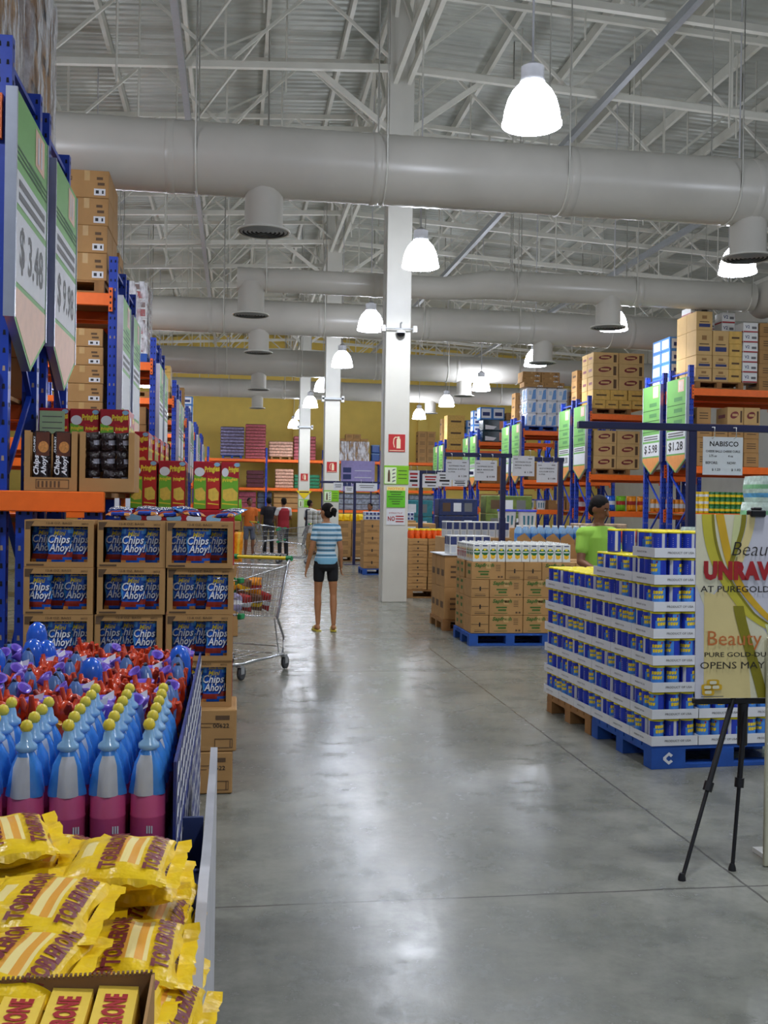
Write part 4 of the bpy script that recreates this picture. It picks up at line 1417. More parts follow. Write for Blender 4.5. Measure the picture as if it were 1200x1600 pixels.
# blue canisters by the picture edge on the rack shelf
can_b = K('canister_blue', (30, 110, 190), 0.3, var=0.3, scale=30)
b = MB(); b.lathe([(0.04, 0), (0.042, 0.005), (0.042, 0.105), (0.04, 0.11)], can_b, 16); cn = b.build('canister')
b = MB(); b.lathe([(0.043, 0.11), (0.043, 0.125), (0.02, 0.128)], K('lime_lid', (190, 200, 60), 0.4), 16); b.build('lid', cn)
CN = Kind(tag(cn, '', 'canister', 'blue canisters beside the cookie boxes'))
for k in range(4):
    for c in range(2):
        CN.put((-1.475+0.092*c, 6.32, 1.455+0.129*k), 'blue lime-lidded canister at the picture edge, %s layer, %s' % (ORD[k], ('edge side', 'post side')[c]))

# ------------------------------------------------------------------ plastic bin with bottles and chocolate bags
bin_w = K('bin_white_sheet', (196, 196, 200), 0.5, var=0.12, scale=6)
bin_b = K('bin_blue_inside', (44, 58, 104), 0.6, var=0.1)
e = empty('display_bin', (-0.04, 1.0, 0))
b = MB()
n = 10
for i in range(n):
    y0, y1 = 2.05*i/n, 2.05*(i+1)/n
    z0, z1 = 0.80+0.012*math.sin(i*1.7), 0.80+0.012*math.sin((i+1)*1.7)
    if i == n-1: z1 = 0.83
    q = [(0, y0, 0), (0, y1, 0), (0, y1, z1), (0, y0, z0)]
    b.face(q, bin_w)
    b.face([(-0.02, y1, 0), (-0.02, y0, 0), (-0.02, y0, z0), (-0.02, y1, z1)], bin_b)
    b.face([(-0.02, y0, z0), (0, y0, z0), (0, y1, z1), (-0.02, y1, z1)], bin_w)
b.box(-0.02, 0, 2.048, 2.05, 0, 0.829, bin_w)
b.build('side_wall', e)
b = MB(); b.box(-1.2, -0.02, 0.0, 0.02, 0, 0.72, bin_w); b.build('front_wall', e)
b = MB(); b.box(-1.22, -1.2, 0.0, 2.05, 0, 0.8, bin_w); b.build('side_wall', e)
b = MB(); b.box(-1.2, -0.02, 0.02, 1.17, 0.74, 0.775, bin_b); b.build('inner_floor', e)
tag(e, 'white sheet plastic display bin with blue inside holding the yellow chocolate bags', 'bin')
# blue divider flaps between bin wall and bottle display
for q, (y, z) in enumerate(((1.82, 0.74), (2.12, 0.76))):
    b = MB(); b.box(0, 0.05, 0, 0.012, 0, 0.2, bin_b); tag(b.build('divider', None, (-0.113, y+0.35, z-0.2+0.04)), 'blue grey divider flap inside the bin edge, %s' % ('nearer', 'farther')[q], 'divider', 'divider flaps in the bin')

DX = -0.112     # aisle side of the bottle display
pat_b = K('pattern_navy', (34, 48, 120), 0.5, var=0.3, scale=40)
b = MB()
b.box(-1.2, DX, 2.19, 3.82, 0, 0.80, pat_b)
for q in range(14):
    for w in range(9):
        z = 0.05+0.085*w+0.02*(q % 2)
        b.poly([(0, 0), (0.05, 0.01), (0.055, 0.045), (0.01, 0.05), (0.02, 0.03)], (DX+0.0015, 2.22+q*0.115, z), UY, UZ, bright_white)
        b.poly([(0, 0), (0.02, 0.0), (0.03, 0.04), (0.0, 0.03)], (DX+0.0015, 2.28+q*0.115, z+0.02), UY, UZ, bright_white)
tag(b.build('lettered_box'), 'navy lettered box base carrying the pink, blue and orange bottles', 'box')
# lettered card strips standing on the aisle edge of the base
b = MB()
b.box(0, 0.006, 0, 1.6, 0, 0.2, pat_b)
for q in range(13):
    for w in range(4):
        z = 0.012+0.046*w
        b.poly([(0, 0), (0.04, 0.012), (0.07, 0.0), (0.075, 0.03), (0.045, 0.038), (0.012, 0.03)], (0.0075, 0.012+q*0.123, z), UY, UZ, bright_white)
        b.poly([(0, 0), (0.02, 0.005), (0.018, 0.03), (0.002, 0.026)], (0.0075, 0.095+q*0.123, z+0.004), UY, UZ, bright_white)
tag(b.build('card_strip', None, (DX-0.008, 2.2, 0.801)), 'navy card strip with white lettering along the bottle edge', 'card')

# bottles: pink foot, blue flared cap with a pale front, yellow knob
pink = K('bottle_pink', (218, 88, 140), 0.28, var=0.06, coat=0.3)
cap_b = K('cap_blue', (66, 142, 226), 0.22, var=0.12, scale=30, coat=0.4)
cap_lt = K('cap_pale_blue', (150, 198, 240), 0.25, var=0.1, scale=30, coat=0.4)
cap_w = K('cap_pearl', (206, 210, 218), 0.3, var=0.08, scale=20, coat=0.3)
knob_y = K('knob_yellow', (238, 214, 66), 0.35, var=0.05)


def plain_bottle():
    e = empty('bath_bottle')
    b = MB(); b.lathe([(0.034, 0), (0.037, 0.004), (0.037, 0.08), (0.038, 0.082), (0.037, 0.084), (0.0365, 0.128), (0.034, 0.132)], pink, 20)
    for q in range(3):
        b.poly([(0.006+0.005*q, 0.05), (0.009+0.005*q, 0.05), (0.009+0.005*q, 0.066), (0.006+0.005*q, 0.066)], (0, -0.039, 0), UX, UZ, white_m)
    b.build('foot', e)
    b = MB(); prof = [(0.0385, 0.128), (0.038, 0.136), (0.034, 0.16), (0.029, 0.19), (0.02, 0.21), (0.015, 0.22)]
    def mm(i, k):
        a = (k+0.5)/24.0
        return cap_w if (0.62 < a < 0.84 and i < 4) else cap_b
    b.lathe(prof, mm, 24, mod=lambda a, z: 1+0.08*math.sin(a*2*PI*5+z*30)*(1 if z < 0.2 else 0)); b.build('flared_cap', e)
    b = MB(); b.lathe([(0.015, 0.218), (0.023, 0.224), (0.022, 0.232), (0.013, 0.24), (0.011, 0.254), (0.008, 0.262)], cap_lt, 14); b.build('collar', e)
    b = MB(); b.lathe([(0.006, 0.26), (0.0115, 0.264), (0.0135, 0.272), (0.01, 0.281), (0.004, 0.285)], knob_y, 12); b.build('knob', e)
    return e


PBK = Kind(tag(plain_bottle(), '', 'bottle', 'pink and blue bath bottles'))
n_b = 0
for r in range(6):
    for c in range(7):
        x = DX-0.062-c*0.0845+random.uniform(-0.001, 0.001)
        y = 2.24+0.087*r+random.uniform(-0.001, 0.001)
        if r > 3 and c in (3, 4, 6):
            continue
        PBK.put((x, y, 0.801), 'pink bottle with blue flared cap, %s row from the chocolate, %s from the aisle' % (ORD[r], ORD[c]), rz=random.uniform(-0.35, 0.35))
# orange, blue and purple bottles behind them
or_m = K('bottle_orange', (206, 66, 26), 0.3, var=0.1, scale=30, coat=0.3)
or_d = K('bottle_rust', (150, 44, 24), 0.35, var=0.1)
or_y = K('bottle_amber', (240, 176, 60), 0.35, var=0.08)
bl_m = K('bottle_slate_blue', (86, 122, 182), 0.28, var=0.12, scale=25, coat=0.3)
bl_d = K('bottle_dark_mane', (30, 34, 56), 0.5, var=0.1)
pu_m = K('cup_purple', (126, 96, 206), 0.3, var=0.08, coat=0.3)
rb_m = K('cap_royal_blue', (34, 96, 206), 0.22, var=0.08, coat=0.4)


def orange_bottle():
    e = empty('bath_bottle')
    b = MB(); b.lathe([(0.028, 0), (0.034, 0.01), (0.034, 0.08), (0.03, 0.1), (0.037, 0.125), (0.034, 0.155), (0.022, 0.175)], or_m, 16); b.build('body', e)
    b = MB(); b.lathe([(0.016, 0.172), (0.023, 0.185), (0.024, 0.2), (0.018, 0.215), (0.008, 0.222)], or_m, 12)
    for q, (a, m_) in enumerate(((0.3, or_m), (1.9, or_m), (3.3, or_m), (4.7, or_d))):
        c_, s_ = math.cos(a), math.sin(a)
        b.tube([(c_*0.008, s_*0.008, 0.19), (c_*0.026, s_*0.026, 0.2+0.008*(q % 2)), (c_*0.033, s_*0.033, 0.222+0.01*(q % 3))], [0.012, 0.011, 0.006], m_, 7)
    b.build('knobbed_cap', e)
    b = MB(); b.lathe([(0.0365, 0.118), (0.039, 0.126), (0.0365, 0.134)], or_y, 16, cap=False); b.build('amber_band', e)
    b = MB(); b.tube([(0.026, -0.008, 0.15), (0.032, -0.016, 0.17), (0.034, -0.018, 0.2), (0.028, -0.022, 0.215)], 0.008, or_m, 8); b.build('side_spout', e)
    b = MB(); b.tube([(-0.026, -0.008, 0.15), (-0.03, -0.018, 0.16), (-0.024, -0.03, 0.175)], 0.008, or_y, 8); b.build('side_spout', e)
    return e


def blue_bottle():
    e = empty('bath_bottle')
    b = MB(); b.lathe([(0.032, 0), (0.035, 0.01), (0.036, 0.07), (0.033, 0.13), (0.026, 0.19), (0.018, 0.23), (0.008, 0.245)], bl_m, 18); b.build('body', e)
    b = MB()
    pts = [(0, 0.036-0.02*k/6.0-0.001, 0.08+0.028*k) for k in range(6)]+[(0, 0.0, 0.252)]
    b.tube(pts, 0.006, bl_d, 8); b.build('dark_ridge', e)
    b = MB(); b.lathe([(0.01, 0), (0.01, 0.016), (0.016, 0.03), (0.021, 0.038), (0.016, 0.034), (0.001, 0.016)], pu_m, 14, c=(0.0, 0, 0)); o = b.build('purple_spout', e); o.location = (-0.008, -0.012, 0.205); o.rotation_euler = (R(35), R(-20), 0)
    return e


def royal_bottle():
    e = empty('bath_bottle')
    b = MB(); b.lathe([(0.03, 0), (0.034, 0.01), (0.034, 0.14), (0.03, 0.15)], or_m, 16); b.build('body', e)
    b = MB(); b.lathe([(0.036, 0.14), (0.038, 0.18), (0.036, 0.23), (0.026, 0.26), (0.008, 0.272)], rb_m, 18); b.build('dome_cap', e)
    return e


def cup_bottle():
    e = empty('bath_bottle')
    b = MB(); b.lathe([(0.03, 0), (0.034, 0.01), (0.034, 0.13), (0.02, 0.15)], pu_m, 16); b.build('body', e)
    b = MB(); b.lathe([(0.016, 0.148), (0.024, 0.17), (0.034, 0.205), (0.036, 0.215), (0.03, 0.208), (0.014, 0.17), (0.001, 0.165)], pu_m, 16); o = b.build('open_cup', e)
    b = MB(); b.ext([(-0.02, 0), (0.02, 0.005), (0.025, 0.05), (-0.015, 0.045)], (0.006, -0.03, 0.18), Vector((0.9, 0.2, 0.2)), Vector((0, 0.3, 0.95)), Vector((0, 0.002, 0)), white_m); b.build('paper_tag', e)
    return e


kinds = [Kind(tag(orange_bottle(), '', 'bottle', 'mixed orange, blue and purple bottles')), Kind(tag(blue_bottle(), '', 'bottle', 'mixed orange, blue and purple bottles')),
         Kind(tag(royal_bottle(), '', 'bottle', 'mixed orange, blue and purple bottles')), Kind(tag(cup_bottle(), '', 'bottle', 'mixed orange, blue and purple bottles'))]
KN = ['orange bottle with knobbed cap', 'slate blue tapered bottle', 'orange bottle under royal blue dome cap', 'purple bottle with open cup']
for r in range(12):
    for c in range(10):
        y = 2.77+0.086*r
        x = DX-0.062-c*0.084
        if x < -0.2*y-0.25:
            continue
        p = random.random()
        k = 0 if p < 0.55 else (1 if p < 0.79 else (3 if p < 0.985 else 2))
        if c == 0 and r in (1, 2, 5, 7):
            k = 1
        if (r, c) in ((6, 8), (10, 6), (11, 9), (3, 7), (8, 0)):
            k = 2
        kinds[k].put((x+random.uniform(-0.003, 0.003), y+random.uniform(-0.003, 0.003), 0.803), '%s, %s row of mixed bottles, %s from aisle' % (KN[k], ORD[r], ORD[c]),
                     rot=(random.uniform(-0.03, 0.03), random.uniform(-0.03, 0.03), random.uniform(-1.5, 1.5)))
# a few riding high at the back
for q, (px_, py_, k, lab) in enumerate(((58, 975, 2, 'tallest royal blue capped bottle sticking up at the back of the heap'), (135, 985, 0, 'orange bottle sticking up at the back beside the royal blue cap'), (275, 1000, 0, 'orange bottle sticking up at the aisle corner of the heap'),
                                         (222, 1002, 0, 'orange bottle raised at the back before the cookie cartons'), (72, 1003, 2, 'second royal blue capped bottle rising behind the heap'))):
    p = atY(px_, py_, 3.78-0.03*q)
    kinds[k].put((p.x, p.y, p.z-0.265), lab, rz=q*0.7)

# ------------------------------------------------------------------ yellow chocolate bags
def choc_bag(w, h, t, seed):
    bands = [(lambda u, v: 0.08 < u < 0.46 and 0.2 < v < 0.84, cream), (lambda u, v: 0.24 < u < 0.40 and 0.2 < v < 0.84, print_orange), (lambda u, v: 0.0 < u < 0.10 and 0.2 < v < 0.84, print_orange),
             (lambda u, v: -0.80 < u < -0.56 and 0.35 < v < 0.7, cream)]
    b = bag_mesh(w, h, t, foil_yellow, bands, [], 'chocolate_bag', n=26, seed=seed)
    return b


def choc_root(seed, w=0.168, h=0.2, t=0.05):
    rnd = random.Random(seed)
    me = choc_bag(w, h, t, seed)
    e = empty('chocolate_bag')
    # lay the bag down: z -> y, -y -> z
    o = inst('pouch', me, e, (0, -h/2, t*0.5)); o.rotation_euler = (R(-90), 0, 0)
    b = MB()
    def lift(x, y):
        u, v = 2*x/w, 2*y/h
        ee = max(0.0, 1-abs(u)**2.6)*max(0.0, 1-abs(v)**3.0)
        return t*0.5+t*0.5*(ee**0.55)*1.12+0.0015
    for (x, sz, wd, y) in ((-0.012, 0.036, 0.155, -0.002), (0.058, 0.034, 0.15, 0.0)):
        b.text('TOBLERONE', (x, y, 0), UY, -UX, sz, ink_maroon, bold=0.045, width=wd, warp=lambda p: Vector((p.x, p.y, lift(p.x, p.y))))
    b.build('lettering', e)
    n = 12
    for s in (-1, 1):
        f = MB()
        pts0 = [(s*w/2*0.985, -h/2+h*k/n, t*0.5) for k in range(n+1)]
        pts1 = [(s*(w/2+0.022+0.003*(k % 2)), -h/2+h*k/n, t*0.5+0.006*math.sin(k*1.3+seed)) for k in range(n+1)]
        for k in range(n):
            f.face([pts0[k], pts1[k], pts1[k+1], pts0[k+1]] if s > 0 else [pts0[k+1], pts1[k+1], pts1[k], pts0[k]], foil_yellow, True)
        f.build('crimped_seal', e)
    return e


TK = [Kind(tag(choc_root(4), '', 'bag', 'yellow chocolate bags in the bin')), Kind(tag(choc_root(9), '', 'bag', 'yellow chocolate bags in the bin'))]
TB = [(0, 1290, 0.985, 0.30, (0.05, -0.05), 'half out of the picture beside the pink bottles'),
      (62, 1318, 0.94, -0.08, (0.02, 0.03), 'lying in front of the pink bottles near the picture edge'),
      (190, 1322, 0.965, -0.07, (0.03, 0.02), 'on top of the far stack below the last pink bottles'),
      (205, 1352, 0.905, -0.03, (0.0, 0.0), 'second in the far stack, only its edge showing'),
      (205, 1382, 0.85, -0.03, (0.0, 0.0), 'third in the far stack, lowest of it'),
      (60, 1392, 0.965, -0.14, (0.06, 0.05), 'raised in the middle of the heap near the picture edge'),
      (70, 1440, 0.90, -0.10, (0.04, 0.02), 'under the raised bag in the middle'),
      (20, 1475, 0.945, -0.22, (0.05, 0.05), 'just behind the open box of bars, picture edge side'),
      (195, 1462, 0.885, -0.03, (0.05, 0.04), 'lying flat before the edge-on stack'),
      (170, 1520, 0.87, -0.16, (0.0, 0.05), 'partly under the open box of bars'),
      (214, 1550, 0.85, -0.12, (0.0, 0.22), 'sloping down beside the open box of bars'),
      (212, 1480, 0.838, -0.1, (0.0, 0.34), 'drooping against the white bin wall'),
      (216, 1400, 0.86, -0.1, (0.0, 0.42), 'tilted on edge at the aisle end of the far stack'),
      (212, 1345, 0.88, -0.12, (0.0, 0.5), 'tilted at the aisle side nearest the bottles')]
for q, (x, y, z, rz, (rx, ry), lab) in enumerate(TB):
    p = atZ(x, y, z)
    TK[q % 2].put((p.x, p.y, z-0.052), 'yellow chocolate bag '+lab, rot=(rx, ry, rz))
# open box of chocolate bars
p = atZ(242, 1522, 0.93)
bx1, by1, bz = p.x, p.y, 0.93
e = empty('bar_box', (bx1, by1, bz-0.11))
b = MB(); b.box(-0.36, 0, -0.33, 0, 0, 0.006, carton_in); b.box(-0.36, 0, -0.004, 0, 0.006, 0.112, carton_in); b.box(-0.004, 0, -0.33, -0.004, 0.006, 0.112, carton_m); b.box(-0.36, -0.356, -0.33, -0.004, 0.006, 0.112, carton_in)
b.build('tray', e)
b = MB()
for k in range(60):
    x = -0.36+k*0.006
    b.box(x, x+0.003, -0.005, 0.001, 0.111, 0.116, carton_in)
b.build('torn_edge', e)
tag(e, 'open brown carton of yellow chocolate bars at the bottom picture edge', 'carton')
b = MB(); yel = K('bar_yellow', (250, 214, 84), 0.4, var=0.04)
Lb = 0.3
sec = [(-0.025, 0), (0.031, 0), (0.025, 0.09), (-0.025, 0.094)]
b.ext([(x, z) for x, z in sec], (0, 0, 0), UX, UZ, UY*Lb, yel)
b.text('TOBLERONE', (0, Lb*0.66, 0.0945), UY, -UX, 0.036, ink_red, bold=0.05, width=0.155, warp=lambda q: Vector((q.x, q.y, 0.0935-0.08*q.x*1.0)))
b.text('TOBLERONE', (0.031, Lb*0.66, 0.045), UY, UZ, 0.04, ink_red, bold=0.045, width=0.155, warp=lambda q: Vector((0.0323-0.0667*q.z, q.y, q.z)))
BAR = Kind(tag(b.build('chocolate_bar'), '', 'bar', 'chocolate bars in the open box'))
for k in range(5):
    BAR.put((bx1-0.045-0.0575*k, by1-0.305, bz-0.103), 'yellow boxed chocolate bar, %s from the torn carton side' % ORD[k])
# the box rests on the bin's inner crates
b = MB(); b.box(-0.36, 0.0, -0.3, 0, 0, bz-0.11-0.777, carton_m); tag(b.build('crate', None, (bx1, by1-0.01, 0.776)), 'brown crate under the open box of chocolate bars', 'crate')

# ------------------------------------------------------------------ blue tubs on two pallets
TROT = R(3.2)
TO = Vector((2.478, 5.80, 0))          # near aisle corner of the stack
tc_, ts_ = math.cos(TROT), math.sin(TROT)


def T2(s, t, z):
    """s: depth along the aisle face, t: distance in from it"""
    return Vector((TO.x+t*tc_-s*ts_, TO.y+t*ts_+s*tc_, z))


tub_blue = K('tub_blue', (34, 58, 178), 0.3, var=0.08)
tub_lb = K('tub_light_blue', (70, 140, 222), 0.35, var=0.1, scale=30)
tub_y = K('tub_lettering_yellow', (246, 214, 40), 0.35, var=0)
tub_lid = K('tub_lid', (244, 226, 30), 0.35, var=0.04)
tub_w = K('tub_panel', (206, 208, 214), 0.4, var=0)
TH, TR = 0.150, 0.0445


def tub():
    n = 28
    b = MB()
    prof = [(TR*0.97, 0.0), (TR, 0.006), (TR, 0.045), (TR, 0.1), (TR, 0.142), (TR*0.98, TH-0.004)]
    def mm(i, k):
        a = k/n
        if 0.39 < a < 0.45 and 0 < i < 5:
            return tub_w
        if 1 <= i <= 3 and 0.56 < a < 0.86:
            return tub_lb if i < 3 or a > 0.7 else tub_blue
        return tub_blue
    b.lathe(prof, mm, n)
    # wavy yellow lettering block, bent round the tub
    def wrap(p, a0, lift=0.0012):
        a = a0+p[0]/TR
        return Vector((math.cos(a)*(TR+lift), math.sin(a)*(TR+lift), p[1]))
    for row, z in enumerate((0.106, 0.078)):
        for q in range(4):
            x = -0.032+0.0155*q+0.004*row
            pts = [(x, z-0.009), (x+0.012, z-0.008+0.002*q), (x+0.0135, z+0.01+0.001*q), (x+0.007, z+0.013), (x-0.001, z+0.009)]
            b.face([wrap((px_-0.0, pz), 2*PI*0.72) for px_, pz in pts], tub_y)
    for q in range(5):
        z = 0.06+q*0.012
        b.face([wrap(pq, 2*PI*0.25) for pq in ((-0.02, z), (0.02, z), (0.02, z+0.004), (-0.02, z+0.004))], tub_w)
    b.face([wrap((-0.006+0.006*math.cos(2*PI*q/8), 0.128+0.006*math.sin(2*PI*q/8)), 2*PI*0.84) for q in range(8)], ink_red)
    o = b.build('tub')
    b = MB(); b.lathe([(TR+0.001, TH-0.010), (TR+0.0025, TH-0.009), (TR+0.0025, TH), (TR-0.002, TH+0.003), (TR-0.004, TH+0.001)], tub_lid, n); b.build('lid', o)
    return o


TUB = Kind(tag(tub(), '', 'tub', 'blue yellow-lidded tubs'))
PIT = 0.0965
TW = PIT*3+0.016


def tray(long_text=True):
    b = MB(); w = TW-0.006; hh = 0.058; t = 0.004
    b.box(-w/2, w/2, -w/2, w/2, 0, t, white_m)
    b.box(-w/2, w/2, -w/2, -w/2+t, t, hh, white_m); b.box(-w/2, w/2, w/2-t, w/2, t, hh, white_m)
    b.box(-w/2, -w/2+t, -w/2+t, w/2-t, t, hh, white_m); b.box(w/2-t, w/2, -w/2+t, w/2-t, t, hh, white_m)
    b.text('PRODUCT OF USA', (0.02, -w/2-0.0012, hh*0.5), UX, UZ, 0.018, ink_grey, bold=0.01, width=0.17)
    b.text('PRODUCT OF USA', (-w/2-0.0012, 0.02, hh*0.5), -UY, UZ, 0.014, ink_grey, bold=0.01, width=0.13)
    return b.build('tub_tray')


TRAY = Kind(tag(tray(), '', 'tray', 'white trays of blue tubs'))
LH_ = 0.161
Z0 = 0.137
tub_grp = 'blue yellow-lidded tubs'


def put_tray(si, ti, k):
    s, t = TW*(si+0.5), TW*(ti+0.5)
    TRAY.put(T2(s+random.uniform(-0.001, 0.001), t+random.uniform(-0.001, 0.001), Z0+LH_*k), 'white tub tray, %s layer, %s along the aisle face, %s in' % (ORD[k], ORD[si], ORD[ti]), rz=TROT+random.uniform(-0.003, 0.003))


def put_tub(i, j, k):
    s, t = TW*(i//3)+0.008+PIT*(i % 3+0.5), TW*(j//3)+0.008+PIT*(j % 3+0.5)
    p = T2(s, t, Z0+LH_*k+0.005)
    TUB.put((p.x, p.y, p.z), 'blue yellow-lidded tub, %s layer, %s along the aisle face, %s in' % (ORD[k], ORD[i], ORD[j]), rz=random.choice((-0.5, -0.2, 0.1, 0.4, 0.7, 1.3, 2.2, -1.1, 3.0)), group=tub_grp)


NS = [18, 18, 18, 18, 18, 18, 9, 3]      # tubs along the aisle face for each layer
n_t = 0
for k in range(8):
    for si in range(NS[k]//3):
        put_tray(si, 0, k)
        if k in (5, 6) and si >= 1:
            put_tray(si, 1, k)
    put_tray(0, 1, k); put_tray(0, 2, k)
    for i in range(NS[k]):
        top = (k == 7) or (k == 6 and i >= 3) or (k == 5 and i >= 9)
        for j in range(6 if top else 1):
            put_tub(i, j, k); n_t += 1
    for j in range(1 if k < 7 else 6, 8 if k < 2 else 6):
        put_tub(0, j, k); n_t += 1
core = MB(); core.box(TW+0.012, 2*TW+0.2, TW+0.012, 6*TW-0.01, 0, LH_*5-0.002, carton_m)
tag(core.build('carton_block', None, (TO.x, TO.y, Z0), TROT), 'plain brown carton block inside the stack of blue tubs', 'carton')
# single tubs and a part tray on the far half
zt_ = Z0+LH_*5+0.005+TH+0.006
TRAY.put(T2(1.12, 0.42, zt_), 'white part tray of tubs on the far half of the tub stack', rz=TROT)
for i in range(3):
    for j in range(3):
        p = T2(1.12+PIT*(i-1), 0.42+PIT*(j-1), zt_+0.005); TUB.put(p, 'blue tub in the part tray on the far half, %s along, %s in' % (ORD[i], ORD[j]), rz=0.3*i-0.4, group=tub_grp)
for i in range(4):
    p = T2(0.80, 0.10+0.105*i, zt_+LH_); TUB.put(p, 'loose blue tub standing behind the top tray, %s from the aisle' % ORD[i], rz=2.0+0.8*i, group=tub_grp)
# the pallets
PBx = pallet(0.98, 0.89, pallet_blue)
fw = MB(); w = 0.016
cpts = [(0.06, 0.018), (0.035, 0.0), (0.0, 0.03), (0.0, 0.045), (0.035, 0.075), (0.06, 0.057), (0.048, 0.045), (0.035, 0.055), (0.02, 0.042), (0.02, 0.033), (0.035, 0.02), (0.048, 0.03)]
fb = MB(); fb.box(0, 0.22, -0.004, 0.0, 0.0, 0.12, pallet_blue); fb.poly([(x*1.05+0.075, z+0.025) for x, z in cpts], (0, -0.0055, 0), UX, UZ, white_m); fb.build('branded_block', PBx)
PBx.location = T2(0.0, 0.0, 0.001); PBx.rotation_euler = (0, 0, TROT)
tag(PBx, 'blue pallet with a white emblem under the near blue tubs', 'pallet', 'pallets under the goods')
p = T2(0.91, 0.0, 0.001); PW.put(p, 'brown wooden pallet under the far half of the blue tubs', rz=TROT)

# ------------------------------------------------------------------ juice cartons and their brown cases
SX, SY = 2.60, 11.12
PB.put((SX, SY, 0.001), 'blue pallet under the green-printed brown cases'); PB.put((SX+0.98, SY, 0.001), 'blue pallet under the second half of the green-printed cases')
CW, CD, CHh = 0.385, 0.28, 0.2
ca = carton_root(CW, CD, CHh, 5); cb = carton_root(0.205, CW, CHh, 7)
for k in range(4):
    xs = []
    x = SX+0.02
    seq = ('a', 'b', 'b', 'a', 'a') if k == 3 else ('b', 'a', 'a', 'a')
    for q, c in enumerate(seq):
        w, d = (CW, CD) if c == 'a' else (0.205, CW)
        tag(inst('carton', ca if c == 'a' else cb, None, (x+w/2, SY+0.02+d/2, PZ+0.002+CHh*k), random.uniform(-0.006, 0.006)), 'brown case with %s, %s layer, %s along, below juice cartons' % ('green printing' if c == 'a' else 'small black mark', ORD[k], ORD[q]), 'carton', 'brown cases below the juice cartons')
        x += w+0.006
    for q in range(2):
        tag(inst('carton', carton_root(0.39, 0.2, CHh, 5), None, (SX+0.02+0.195, SY+0.52+0.21*q, PZ+0.002+CHh*k)), 'brown case on the aisle side, %s layer, %s back, below the juice cartons' % (ORD[k], ORD[q]), 'carton', 'brown cases below the juice cartons')
# core so the top carries
b = MB(); b.box(0.42, 1.5, 0.412, 0.83, 0, CHh*4, carton_m); tag(b.build('carton_block', None, (SX, SY, PZ+0.002)), 'inner brown cases carrying the juice cartons', 'carton')
jw = K('juice_white', (228, 228, 224), 0.35, var=0.03)
jg = K('juice_green', (24, 104, 56), 0.4, var=0)
jy = K('juice_yellow', (244, 190, 50), 0.4, var=0.1, scale=60)


def juice(m1, m2):
    b = MB(); w, d, h = 0.09, 0.066, 0.2
    b.cbox(-w/2, w/2, -d/2, d/2, 0.001, h, jw, 0.003)
    for s, (o, u, W) in enumerate(((Vector((0, -d/2-0.0012, 0)), UX, w), (Vector((-w/2-0.0012, 0, 0)), -UY, d), (Vector((w/2+0.0012, 0, 0)), UY, d))):
        b.poly([(W*0.42*math.cos(2*PI*q/16), 0.11+0.04*math.sin(2*PI*q/16)) for q in range(16)], o, u, UZ, m1)
        n = (-UY, -UX, UX)[s]*0.0006
        b.poly([(-W*0.36, 0.105), (W*0.36, 0.105), (W*0.36, 0.118), (-W*0.36, 0.118)], o+n, u, UZ, jw)
        b.poly([(W*0.2*math.cos(2*PI*q/10), 0.138+0.012*math.sin(2*PI*q/10)) for q in range(10)], o+n, u, UZ, print_yellow)
        b.poly([(-W*0.3, 0.045), (0, 0.03), (W*0.32, 0.05), (W*0.26, 0.08), (0, 0.072), (-W*0.3, 0.085)], o+n, u, UZ, m2)
        b.poly([(-W*0.3, 0.175), (W*0.3, 0.175), (W*0.3, 0.186), (-W*0.3, 0.186)], o+n, u, UZ, ink_blue)
    o = b.build('juice_carton')
    c = MB(); c.lathe([(0.012, 0.2), (0.012, 0.21), (0.01, 0.212)], white_pl, 10, c=(0.015, 0, 0)); c.build('cap', o)
    return o


JC = Kind(tag(juice(jg, jy), '', 'juice carton', 'white juice cartons on the brown cases')); JR = Kind(tag(juice(ink_red, foil_red), '', 'juice carton', 'white juice cartons on the brown cases'))
JZ = PZ+0.002+CHh*4
for r in range(10):
    for c in range(12):
        x = SX+0.03+0.048+c*0.0945; y = SY+0.03+0.036+r*0.083
        (JR if (c < 1 and 3 < r < 8) or (r > 5 and c < 3) else JC).put((x+random.uniform(-0.002, 0.002), y+random.uniform(-0.004, 0.004), JZ), 'white juice carton with %s badge, %s row from the front, %s along' % ('red' if ((c < 1 and 3 < r < 8) or (r > 5 and c < 3)) else 'green', ORD[r], ORD[c]), rz=random.uniform(-0.03, 0.03))
# second pallet behind
PW.put((SX-0.02, 12.5, 0.001), 'dark wooden pallet behind the green-printed cases')
stack(SX, 12.52, PZ, 2, 3, 2, 0.42, 0.27, 0.4, 9, 'second stack behind juice cartons', group='cartons on floor pallets')
b = MB(); b.box(-0.03, 0.92, 0, 0.84, 0, 0.012, white_m); tag(b.build('cardboard_sheet', None, (SX, 12.5, PZ+0.803)), 'white cardboard sheet on the second aisle stack', 'sheet')
milk = MB(); milk.cbox(-0.05, 0.05, -0.05, 0.05, 0.001, 0.235, white_pl, 0.004)
for o_, u_ in ((Vector((0, -0.0512, 0)), UX), (Vector((-0.0512, 0, 0)), -UY), (Vector((0.0512, 0, 0)), UY)):
    milk.poly([(-0.04, 0.12), (0.04, 0.12), (0.04, 0.22), (-0.04, 0.22)], o_, u_, UZ, ink_blue); milk.poly([(-0.03, 0.02), (0.03, 0.02), (0.03, 0.1), (-0.03, 0.1)], o_, u_, UZ, K('milk_pale', (200, 206, 214), 0.4, var=0))
MK = Kind(tag(milk.build('milk_carton'), '', 'milk carton', 'white and blue milk cartons'))
for r in range(3):
    for c in range(5):
        MK.put((SX+0.12+0.106*c, 12.62+0.106*r, PZ+0.817), 'white and blue milk carton on the second aisle stack, %s row, %s along' % (ORD[r], ORD[c]))

